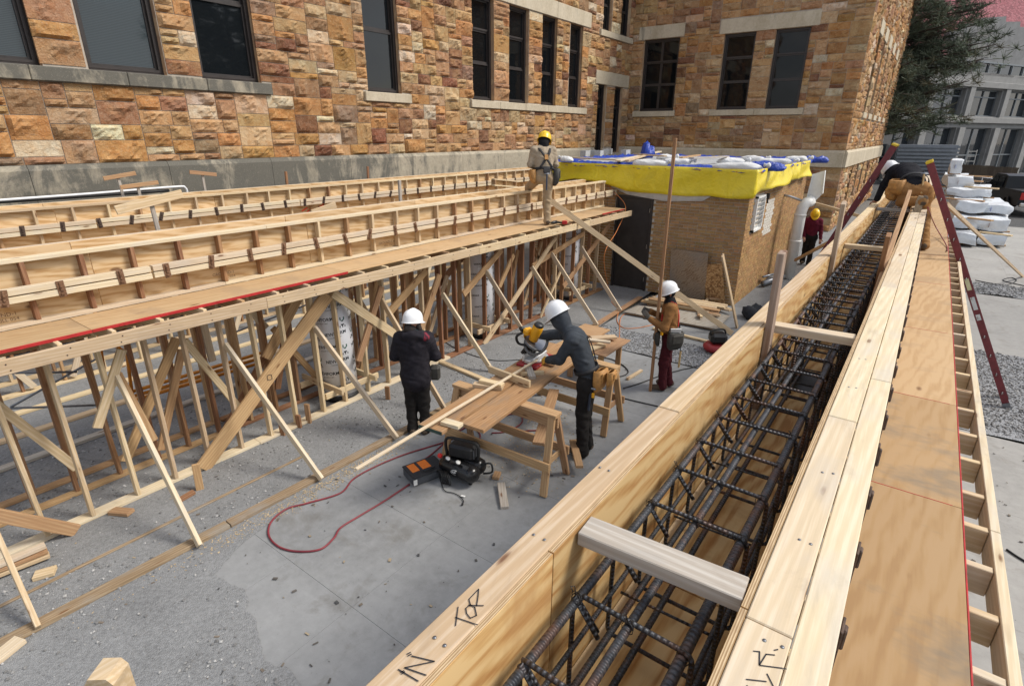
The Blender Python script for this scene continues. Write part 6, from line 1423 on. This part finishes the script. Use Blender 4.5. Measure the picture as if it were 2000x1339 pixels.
pl=Vector(J['pelvis']); fr,lat,sp=Vector(fd['fr']),Vector(fd['lat']),Vector(fd['sp'])
belt(th,J['pelvis'],fd['sp'],fd['fr'],fd['lat'],.19,STRAPB,.05,.06)
pouch(th,pl+lat*.17-fr*.02+sp*.08,tuple(lat-sp*.6),LEATH,.24,.22,.14); pouch(th,pl+lat*.17+fr*.14+sp*.12,tuple(lat-sp*.3),LEATH,.18,.2,.12); pouch(th,pl-lat*.17-fr*.0+sp*.0,tuple(-lat-sp*.3),LEATH,.22,.3,.12)
hammer(th,pl-lat*.06-fr*.17+sp*.03,(-.25,-.1,-1),tuple(lat))
# ================================================================ background
FD=Vector((.88,-.475,0)).normalized(); FN=Vector((FD.y,-FD.x,0)); FN=FN if FN.x<0 else -FN
dq=Vector(ray(1850,262)); P0=Vector((0,0,H))+dq*(66/dq.length); P0.z=0
def onf(px,py,off=0.): return PP(px,py,P0+FN*off,FN)
def fu(px,py=262,off=0.): return (onf(px,py,off)-P0).dot(FD)
def fz(px,py): return onf(px,py).z
s8b=lambda a,b:(1700+a/3.043,b/3.043)
GLIM=simple('grey_limestone',(.175,.178,.18),.9,nsc=1.2,namp=.2,wpos=True); GLIM2=simple('pale_grey_trim',(.24,.238,.23),.9,nsc=1.5,namp=.14,wpos=True)
hall=thing('auditorium_building','large grey limestone building with stepped gable and red tiled roof far right','building',P0)
pt=lambda u,n,z: P0+FD*u+FN*n+Vector((0,0,z))
u0,u1=-26.,30.
z1=onf(*s8b(640,470)).z; z2=onf(*s8b(700,700)).z
zw0=onf(*s8b(600,690)).z; zw1=onf(*s8b(650,530)).z
zb=[0.,zw0-4.2]
rows=[(zw0,zw1),(zw0-5.4,zw0-1.0)]
ztop=onf(*s8b(760,440)).z
cols=[]; u=fu(*s8b(600,600)); wd=fu(*s8b(770,600))-u
pitch=fu(*s8b(820,600))-fu(*s8b(610,600))
k0=int((u0-u)/pitch)
us=[u+pitch*k for k in range(k0,k0+int((u1-u0)/pitch)+1)]
m=MB(); GLAZ=glassmat('far_glass',(.02,.025,.03)); MULL=simple('mullion',(.18,.20,.215),.5,.3)
edges=[u0]+[q for a in us for q in(a,a+wd)]+[u1]
zed=[-.1,rows[1][0],rows[1][1],rows[0][0],rows[0][1],ztop]
for i,(a,b) in enumerate(zip(edges[:-1],edges[1:])):
    for j,(c,d) in enumerate(zip(zed[:-1],zed[1:])):
        if i%2==1 and j in(1,3): continue
        m.add([pt(a,0,c),pt(b,0,c),pt(b,0,d),pt(a,0,d)],[[0,1,2,3]])
for a in us:
    for (c,d) in rows:
        q=[(a,c),(a+wd,c),(a+wd,d),(a,d)]
        for i in range(4):
            (x1,y1),(x2,y2)=q[i],q[(i+1)%4]; m.add([pt(x1,0,y1),pt(x2,0,y2),pt(x2,-.5,y2),pt(x1,-.5,y1)],[[0,1,2,3]])
fw_=m.build('facade',GLIM2,hall)
for a in us:
    if not(-20<a<26): continue
    for r,(c,d) in enumerate(rows):
        m=MB()
        for t in(0,.52,1): m.box(pt(a+wd*t,-.42,(c+d)/2),(.10,.12,d-c),ex=tuple(FD))
        for z in(c+.05,c+(d-c)*(.72 if r==0 else .45),d-.05): m.box(pt(a+wd/2,-.40,z),(wd,.08,.10),ex=tuple(FD))
        wn=m.build('window',MULL,hall)
        for t0,t1 in((0.03,.49),(.55,.97)): box('pane',pt(a+wd*(t0+t1)/2,-.46,(c+d)/2),(wd*(t1-t0),.02,d-c-.1),GLAZ,wn,ex=tuple(FD),ch=0)
for a in us: box('pilaster',pt(a-(pitch-wd)/2,.10,(rows[0][0]+rows[0][1])/2),(.75,.3,rows[0][1]-rows[0][0]+.3),GLIM2,hall,ex=tuple(FD),ch=.02); box('pilaster',pt(a-(pitch-wd)/2,.10,(rows[1][0]+rows[1][1])/2),(.9,.3,rows[1][1]-rows[1][0]),GLIM2,hall,ex=tuple(FD),ch=.02)
for z in(rows[0][0]-.35,rows[0][1]+.35): box('band_course',pt((u0+u1)/2,.12,z),(u1-u0,.35,.5),GLIM2,hall,ex=tuple(FD),ch=.03)
m=MB(); 
for q in range(-12,15): m.box(pt(q*2.,-1.2,ztop+.55),(.08,.1,1.0),ex=tuple(FD))
m.box(pt(0,-1.2,ztop+1.05),(54,.15,.12),ex=tuple(FD)); m.build('clerestory_frame',MULL,hall)
box('clerestory_glass',pt(0,-1.3,ztop+.5),(54,.05,1.0),GLAZ,hall,ex=tuple(FD),ch=0)
box('terrace',pt(0,-4,ztop-.1),(56,8,.2),GLIM2,hall,ex=tuple(FD),ch=0)
# stepped gable set back
off=-7.; G2=lambda px,py: onf(px,py,off)
pp_=[s8b(*q) for q in[(470,440),(470,180),(560,168),(565,140),(655,138),(658,108),(808,98),(806,130),(893,130),(890,160),(1000,170)]]
poly=[]
for px,py in pp_: w_=G2(px,py); poly.append(((w_-P0).dot(FD),w_.z))
uL=poly[0][0]-16; right=30.
zs_=sorted({0.,*[q[1] for q in poly[1:]]})
prof=[(uL,0),(uL,poly[1][1]-2.2),(poly[0][0],poly[1][1]-2.2)]+poly[1:]+[(right,poly[-1][1]),(right,0)]
m=MB(); n=len(prof); v=[pt(a,off,z) for a,z in prof]+[pt(a,off-.6,z) for a,z in prof]
m.add(v,[list(range(n)),[n+i for i in range(n)][::-1]]+[[i,n+i,n+(i+1)%n,(i+1)%n] for i in range(n)]); gb=m.build('gable',GLIM,hall)
# ashlar blocks of the gable as proud pieces
pk=0; BLK2=[simple('grey_block%d'%i,c,.9,nsc=2,namp=.12,wpos=True) for i,c in enumerate([(.165,.166,.165),(.14,.141,.142),(.19,.188,.18)])]
rr=np.random.RandomState(5)
zz=ztop+.8
def gtop(u):
    h=0
    for (a,z),(b,z2_) in zip(prof[:-1],prof[1:]):
        if a<=u<=b: h=max(h,min(z,z2_))
    return h
gv=[[],[],[]]
while zz<max(q[1] for q in poly):
    u=poly[0][0]-3+rr.rand()
    while u<right-14:
        w_=.8+1.1*rr.rand(); hgt=min(gtop(u+.05),gtop(u+w_-.05))
        if zz+.62<hgt: 
            c=pt(u+w_/2,off+.02,zz+.3); px,py,_=proj(c)
            if px<2060 and py>-20: box('block',c,(w_-.04,.06,.58),BLK2[rr.randint(3)],gb,ex=tuple(FD),ch=0); pk+=1
        u+=w_
    zz+=.62
q=onf(*s8b(710,225),off); box('slot',q+FN*.06,(.35,.08,1.5),GLIM2,gb,ex=tuple(FD),ch=0); box('slot_opening',q+FN*.08+Vector((0,0,.95)),(.42,.08,.35),BLACK,gb,ex=tuple(FD),ch=0)
ROOFR=newmat('red_tile',.85); _t=NT(ROOFR); _p=_t.pos(); _v=_t.vor(_t.map(_p,(2.2,2.2,4)),1.6); _h=_t.n('ShaderNodeSeparateColor',{0:_v.outputs['Color']}).outputs[0]; _t.col(_t.ramp(_h,[(.1,(.13,.024,.035)),(.5,(.205,.04,.055)),(.95,(.27,.085,.10))]))
zr_=max(q[1] for q in poly); 
m=MB(); m.add([pt(-60,off-3,zr_-9),pt(90,off-3,zr_-9),pt(90,off-34,zr_+40),pt(-60,off-34,zr_+40)],[[0,1,2,3]]); m.add([pt(-60,off-65,zr_-9),pt(90,off-65,zr_-9),pt(90,off-34,zr_+40),pt(-60,off-34,zr_+40)],[[3,2,1,0]]); m.build('roof',ROOFR,hall)
# ---------------------------------------------------------------- pine tree
pine=thing('pine_tree','tall dark pine tree beside the corner of the stone building','tree',(47.5,4.4,0))
BARK=simple('bark',(.06,.045,.035),.95,nsc=25,namp=.4,bump=.6,bd=.03)
NEED=newmat('pine_needles',.75,0,(.035,.06,.028),.2); _t=NT(NEED); _a=_t.attr('Col'); _t.col(_a)
tr=np.random.RandomState(11); tp=[(47.5+.12*math.sin(z*.3),4.4+.1*math.cos(z*.4),z) for z in np.linspace(0,20,14)]
tr_o=tube('trunk',tp,[.34-.015*z for z in np.linspace(0,20,14)],BARK,pine,n=10)
nv=[];nf=[];nc=[]; bm=MB()
def tuft(c,r,col,n=26):
    for _ in range(n):
        d=tr.randn(3); d/=np.linalg.norm(d); d[2]=d[2]*.8+.25; L=r*(.6+.7*tr.rand()); s=np.cross(d,tr.randn(3)); s/=np.linalg.norm(s); s*=.026
        b=len(nv); k=col*(.7+.6*tr.rand()); e=c+d*L
        nv.extend([c+s*.6,c-s*.6,e-s*.3+[0,0,-.02],e+s*.3]); nf.append([b,b+1,b+2,b+3]); nc.extend([k]*4)
for z in np.arange(3.6,20.5,.5):
    R=5.3*max(.12,math.sin(min(1,(21.5-z)/11)*1.45))*(.85+.3*tr.rand()); nb=5 if z<17 else 4
    for i in range(nb):
        a=-1.57+tr.randn()*1.1 if tr.rand()<.6 else tr.rand()*6.3; L=R*(.55+.6*tr.rand()); rise=.12+.25*tr.rand()
        pts=[np.array([47.5+math.cos(a)*L*t+.2*tr.randn()*t,4.4+math.sin(a)*L*t+.2*tr.randn()*t,z+L*rise*t-.9*math.sin(t*2.2)*t*.5]) for t in np.linspace(0,1,6)]
        bm.tube(pts,[.09*(1-.8*t)+.008 for t in np.linspace(0,1,6)],5)
        for t in np.arange(.42,1.02,.13):
            q=pts[0]+(pts[-1]-pts[0])*t; j=min(4,int(t*5)); q=pts[j]+(pts[j+1]-pts[j])*(t*5-j if t<1 else 1)
            for _ in range(4):
                o_=tr.randn(3)*np.array([.6,.6,.36])*(.45+.55*t); c=q+o_; bm.tube([q,c],.014,3); g=.55+.75*tr.rand(); col=np.array((.12,.145,.10))*g
                if tr.rand()<.12: col=np.array((.14,.13,.08))
                tuft(c,.42,col,30)
bm.build('branches',BARK,pine); crown=mesh('crown',nv,nf,NEED,pine,attr={'Col':nc},org=(47.5,4.4,10))
# ---------------------------------------------------------------- fences
FENCEW=wood('old_fence',(.13,.10,.075),(.085,.065,.045),kn=False)
fa,fb=G(1865,345,1.0),G(1983,352,1.0)
def at_depth(px,py,x): return PX(px,py,x)
fe=thing('board_fence','weathered brown board fence before the grey building','fence',at_depth(1865,350,52.))
n=30
for i in range(n):
    t=i/n; p=PX(1862+t*128,330,52.+t*2.); zt_=PX(1862+t*128,320+t*8,52.+t*2.).z; box('plank',(p.x,p.y,(zt_-0.1)/2+jit(.03)),(zt_+.1,.19,.03),FENCEW,fe,ex=(0,0,1),up=(1,.2,0),ch=0)
for zq in(.5,1.7): a=PX(1862,330,52.1);b=PX(1990,330,54.1); board('rail',(a.x,a.y,zq),(b.x,b.y,zq),.05,.1,FENCEW,fe)
CORR=simple('corrugated_steel',(.26,.28,.31),.5,.5,nsc=3,namp=.15)
cs=thing('site_container','grey corrugated steel container behind the fence','container',PX(1800,330,58.))
a=PX(1752,300,58.);b=PX(1872,300,59.); zt_=PX(1800,283,58.).z; m=MB(); d=(b-a); d.z=0
nr_=11
for i in range(nr_): z0_=zt_*i/nr_; m.box(((a.x+b.x)/2,(a.y+b.y)/2,z0_+zt_/nr_/2),(d.length,.14,zt_/nr_*.55),ex=tuple(d)); 
m.box(((a.x+b.x)/2+1.,(a.y+b.y)/2+.3,zt_/2),(d.length,1.6,zt_),ex=tuple(d)); m.build('corrugated_side',CORR,cs)
cf=thing('chain_link_fence','chain-link fence with top rail in front of the parked pickup','fence',PX(1900,350,47.))
a=PX(1830,338,46.5);b=PX(2010,356,48.5); m=MB(); m.tube([a,b],.03,6); m.build('top_rail',GALV,cf)
for t in(0,.25,.5,.75,1): p=a.lerp(b,t); m=MB(); m.tube([(p.x,p.y,0),p],.03,6); m.build('post',GALV,cf)
m=MB()
L=(b-a).length; N=60
for i in range(-12,N+12):
    for s in(-1,1):
        t0=i/N; t1=t0+s*a.z/L
        p=a.lerp(b,t0); q=a.lerp(b,t1); 
        if 0<=t0<=1 and 0<=t1<=1: m.bar((p.x,p.y,p.z),(q.x,q.y,.02),.006,.006)
stuff(m.build('mesh_wire',GALV,cf))
ld2=thing('step_ladder','small bright aluminium ladder leaning inside the far window bay','ladder',P0)
ld2a=onf(*s8b(575,950),2.5); ld2b=onf(*s8b(585,890),2.5); w2=(onf(*s8b(635,890),2.5)-ld2b)
for o_ in(Vector((0,0,0)),w2): m=MB(); m.bar(Vector((ld2a.x,ld2a.y,0))+o_,ld2b+o_,.06,.03); m.build('rail',ALU,ld2)
for t in(.2,.35,.5,.65,.8,.95): p=Vector((ld2a.x,ld2a.y,0)).lerp(ld2b,t); m=MB(); m.bar(p,p+w2,.04,.03); m.build('rung',ALU,ld2)
# ---------------------------------------------------------------- pickup truck
TR=newmat('dark_grey_paint',.4,0,(.018,.02,.023),.35)
TYRE=simple('tyre',(.015,.015,.015),.85); RIM=simple('rim',(.4,.4,.41),.3,.8); CHR=simple('chrome',(.6,.6,.6),.15,1.); TL=newmat('tail_light',.25,0,(.5,.02,.02)); TGL=glassmat('truck_glass',(.01,.012,.014))
rw=G(1963,417); ft_=Vector((.96,.28,0)).normalized(); lt=Vector((-ft_.y,ft_.x,0))   # truck points away to the left
tk=thing('pickup_truck','dark grey crew cab pickup truck parked at the far right','truck',rw)
org=rw+ft_*0-lt*.85
TP=lambda x,y,z: org+ft_*x+lt*y+Vector((0,0,z))
def loft(name,secs,mat,par,half):
    """side profile polygon extruded across with slightly narrower top"""
    v=[];n=len(secs)
    for s in(-1,1):
        for x,z in secs: k=half*(1-.10*max(0,(z-1.1))); v.append(TP(x,s*k,z))
    f=[list(range(n)),[n+i for i in range(n)][::-1]]+[[i,n+i,n+(i+1)%n,(i+1)%n] for i in range(n)]
    return mesh(name,v,f,mat,par)
loft('body',[(-1.25,.55),(-1.25,1.22),(.70,1.24),(.74,1.20),(3.0,1.22),(4.35,1.12),(4.55,.95),(4.58,.5),(4.2,.42),(3.95,.8),(3.4,.85),(3.0,.42),(.55,.42),(.3,.82),(-.3,.82),(-.6,.5)],TR,tk,.97)
loft('cab',[(.72,1.2),(.86,1.86),(1.2,1.93),(2.3,1.92),(3.05,1.24)],TR,tk,.93)
for s in(-1,1):
    for (x0,x1,x2,x3) in((1.0,1.72,1.72,1.05),(1.80,2.75,2.28,1.80)): 
        q=[TP(x0,s*.955,1.27),TP(x1,s*.955,1.27),TP(x2,s*.905,1.80),TP(x3,s*.905,1.80)]; mesh('side_window',q,[[0,1,2,3]],TGL,tk)
    for x in(0.,3.68):
        m=MB(); m.lathe([(.22,-.13),(.36,-.13),(.40,-.08),(.40,.08),(.36,.13),(.22,.13)],TP(x,s*.86,.40),ax=tuple(lt),n=24); wh=m.build('wheel',TYRE,tk); m=MB(); m.lathe([(.03,.0),(.20,.02),(.23,.05)],TP(x,s*(.93),.40),ax=tuple(lt*s),n=18); m.build('rim',RIM,wh)
    box('tail_light',TP(-1.262,s*.85,1.0),(.03,.17,.34),TL,tk,ex=tuple(ft_)); box('mirror',TP(2.55,s*1.08,1.32),(.12,.16,.2),TR,tk,ex=tuple(ft_),ch=.02)
    m=MB(); m.lathe([(.40,-.01),(.50,-.01),(.50,.03),(.42,.03)],TP(0,s*.95,.42),ax=tuple(lt*s),n=20); m.build('wheel_arch',BLACK,tk)
    box('door_handle',TP(1.65,s*.975,1.12),(.16,.02,.03),CHR,tk,ex=tuple(ft_))
mesh('rear_window',[TP(.755,-.75,1.32),TP(.755,.75,1.32),TP(.855,.70,1.80),TP(.855,-.70,1.80)],[[0,1,2,3]],TGL,tk)
box('rear_bumper',TP(-1.35,0,.58),(.18,1.85,.2),CHR,tk,ex=tuple(ft_),ch=.03); box('tailgate',TP(-1.262,0,.98),(.03,1.50,.48),TR,tk,ex=tuple(ft_),ch=.01); [box('bed_rail',TP(-.27,s*.93,1.245),(1.9,.07,.03),BLACK,tk,ex=tuple(ft_),ch=.01) for s in(-1,1)]; box('bed_floor',TP(-.27,0,1.235),(1.9,1.78,.012),BLACK,tk,ex=tuple(ft_),ch=0)
# ---------------------------------------------------------------- wrapped lumber stacks
WRAP=cloth('lumber_wrap',(.64,.67,.70),.45,bs=.35); BLD=newmat('blue_dot',.6,0,(.02,.05,.35)); BRD=newmat('brown_dot',.6,0,(.25,.10,.05))
def softbox(name,c,d,ex,mat,par,amp,n=7):
    R=rotm(tuple(ex)).to_3x3(); v=[];f=[];idx={}
    def vid(p):
        k=tuple(round(q,4) for q in p)
        if k not in idx:
            x,y,z=[p[i]*d[i]/2 for i in range(3)]; w=c+R@Vector((x,y,z))
            r=1-.05*(abs(p[0])*abs(p[1])*abs(p[2])); q=Vector((x*r,y*r,z*r)); s=w.x*2.1+w.y*3.7
            q+=Vector((math.sin(5*w.y+7*w.z+w.x*1.3)*amp*.4,math.sin(3*w.x+9*w.z+1.7)*amp,math.sin(2.3*w.x+6*w.y)*amp*.8+math.sin(7.1*w.x-4*w.y)*amp*.4)); idx[k]=len(v); v.append(c+R@q)
        return idx[k]
    g=[-1+2*i/n for i in range(n+1)]
    for ax in range(3):
        for s in(-1,1):
            for i in range(n):
                for j in range(n):
                    q=[]
                    for a_,b_ in((i,j),(i+1,j),(i+1,j+1),(i,j+1)):
                        p=[0,0,0]; p[ax]=s; p[(ax+1)%3]=g[a_]; p[(ax+2)%3]=g[b_]; q.append(vid(p))
                    f.append(q if s>0 else q[::-1])
    return mesh(name,v,f,mat,par,smooth=False)
def bundle(lbl,px0,px1,py,zc,hh,dep,x,dot=None,ang=0.):
    a=PX(px0,py,x); b=PX(px1,py,x); w_=abs(a.y-b.y); c=Vector((x+dep/2,(a.y+b.y)/2,zc+hh/2)); ang=ang or rnd.uniform(-.09,.06); ex=Vector((math.cos(ang),math.sin(ang),0))
    th=thing('lumber_bundle',lbl,'lumber',(c.x,c.y,zc),'wrapped lumber bundles on the right')
    v=[];f=[];nx,ny=8,6
    o=softbox('wrap',c,(dep,w_,hh),ex,WRAP,th,.035)
    if dot: m2=MB(); m2.lathe([(.001,.004),(.09,.004),(.09,.0)][::-1],c-ex*(dep/2)+Vector((0,w_*.1,0)),ax=tuple(-ex),n=14); m2.build('dot',dot,th)
    for t in(-.35,.35): mm=MB(); mm.box((c.x+t*dep,c.y,zc-.03),(.09,w_*1.12,.05),ex=tuple(ex)); mm.build('batten',TAN,th)
    return th
st=[((1842,1905),478,0.10,.38,3.2,26.,None,'lowest wrapped lumber bundle nearest the ladder'),((1905,1962),488,.08,.36,3.6,26.5,None,'low grey bundle on the pavement right of the ladder'),((1852,1905),452,.55,.40,3.4,27.,None,'second bundle up with the white wrap beside the ladder'),((1905,1972),452,.50,.42,3.5,27.2,BRD,'torn ended bundle with a brown dot resting on the low grey bundle'),((1855,1915),428,1.05,.38,3.8,28.,None,'third bundle up partly behind the ladder'),((1897,1970),415,1.02,.30,4.2,28.5,BLD,'wide white topped bundle with a blue dot'),((1838,1890),382,1.75,.42,3.5,31.,BRD,'upper bundle with a brown dot behind the ladder'),((1845,1868),365,2.3,.55,1.6,31.5,BLD,'topmost small white bundle with a blue dot'),((1845,1935),400,1.46,.30,4.0,30.,None,'sheeted bundle in the middle of the stack')]
for (p,py,z,hh,dep,x,dot,l) in st: bundle(l,p[0],p[1],py,z,hh,dep,x,dot)
for i,(a,b,z,x) in enumerate([((1850),1925,1.44,29.),(1880,1945,1.80,31.),(1868,1910,2.0,32.),(1860,1925,2.15,33.),(1935,2000,.47,27.),(1905,1952,.95,27.)]):
    p,q=PX(a,380,x),PX(b,380,x); lb('stack_board',(p.x,p.y,z),(q.x-.4,q.y,z),.18,.05,[TAN,SPRUCE,TAN][i%3],['thin brown board under the middle sheeted bundle','pale board sticking out right of the upper bundle','brown board behind the topmost bundle','highest brown board at the back of the stack','tan board edge lying right of the torn bundle','pile of short boards on the torn bundle'][i],grp='boards between the lumber bundles')
bundle('white wrapped bundle with a red dot seen left of the right beam form',1690,1722,395,1.05,.55,4.5,15.3,BRD,-.05)
bundle('white wrapped bundle lying under the red dotted one',1700,1745,405,.55,.42,4.8,15.5,None,-.05)
# prop boards by the side wall
lb('side_prop',PX(1574,392,17.6),PX(1690,425,15.),.05,.07,SPRUCE,'thin prop running from the downpipe towards the right beam form'); lb('side_prop',PX(1553,508,16.3),PX(1640,462,14.),.05,.07,TAN,'lower slanting prop before the maroon workers legs')

# a second pine off to the right, seen only as a reflection in the windows
pine2=thing('pine_tree','pine tree standing beyond the right pavement and mirrored in the windows','tree',(25.5,-20.,0))
for ch in list(pine.children):
    c=ch.copy(); COL.objects.link(c); c.parent=pine2; c.matrix_basis=ch.matrix_basis.copy()
# sawdust and litter on the floor
def chips(name,n,fn,r0,r1,cols,label,cat):
    v=[];f=[];cc=[]
    for i in range(n):
        x,y=fn(); a=rs.rand()*6.3; L=r0+(r1-r0)*rs.rand()**2; w_=L*(.25+.5*rs.rand()); h_=.002+.25*w_; ca,sa=math.cos(a),math.sin(a); b=len(v)
        for z in(.007,.007+h_):
            for u,t in((-L,-w_),(L,-w_*.7),(L*.9,w_),(-L,w_*.8)): v.append((x+u*ca-t*sa,y+u*sa+t*ca,z+.15*h_*rs.rand()))
        f+=[[b+3,b+2,b+1,b],[b+4,b+5,b+6,b+7],[b,b+1,b+5,b+4],[b+1,b+2,b+6,b+5],[b+2,b+3,b+7,b+6],[b+3,b,b+4,b+7]]
        c=np.array(cols[rs.randint(len(cols))])*(.8+.4*rs.rand()); cc+=[c]*8
    return tag(stuff(mesh(name,v,f,PEB,attr={'Col':cc},org=(v[0][0],v[0][1],0))),label,cat)
def sd():
    k=rs.rand()
    if k<.45: return 3.4+rs.randn()*.7,4.86+rs.randn()*.08
    if k<.7: return 5.0+rs.randn()*.35,3.3+rs.randn()*.3
    if k<.85: return 2.3+rs.randn()*.6,4.93+rs.randn()*.06
    return 5.9+rs.randn()*.5,3.9+rs.randn()*.4
chips('sawdust',2600,sd,.003,.010,[(.50,.38,.22),(.42,.31,.18)],'fine sawdust spilled along the foot planks and under the saw table','sawdust')
chips('litter',420,lambda:(rs.uniform(.2,9),rs.uniform(1.,6.2)),.005,.022,[(.09,.08,.07),(.16,.13,.1),(.3,.24,.16),(.06,.06,.06)],'small dark crumbs and splinters scattered over slab and gravel','litter')
chips('litter',160,lambda:(rs.uniform(1.5,12),rs.uniform(-2.6,-.7)),.005,.02,[(.09,.08,.07),(.16,.13,.1)],'small dark crumbs scattered over the right pavement','litter')
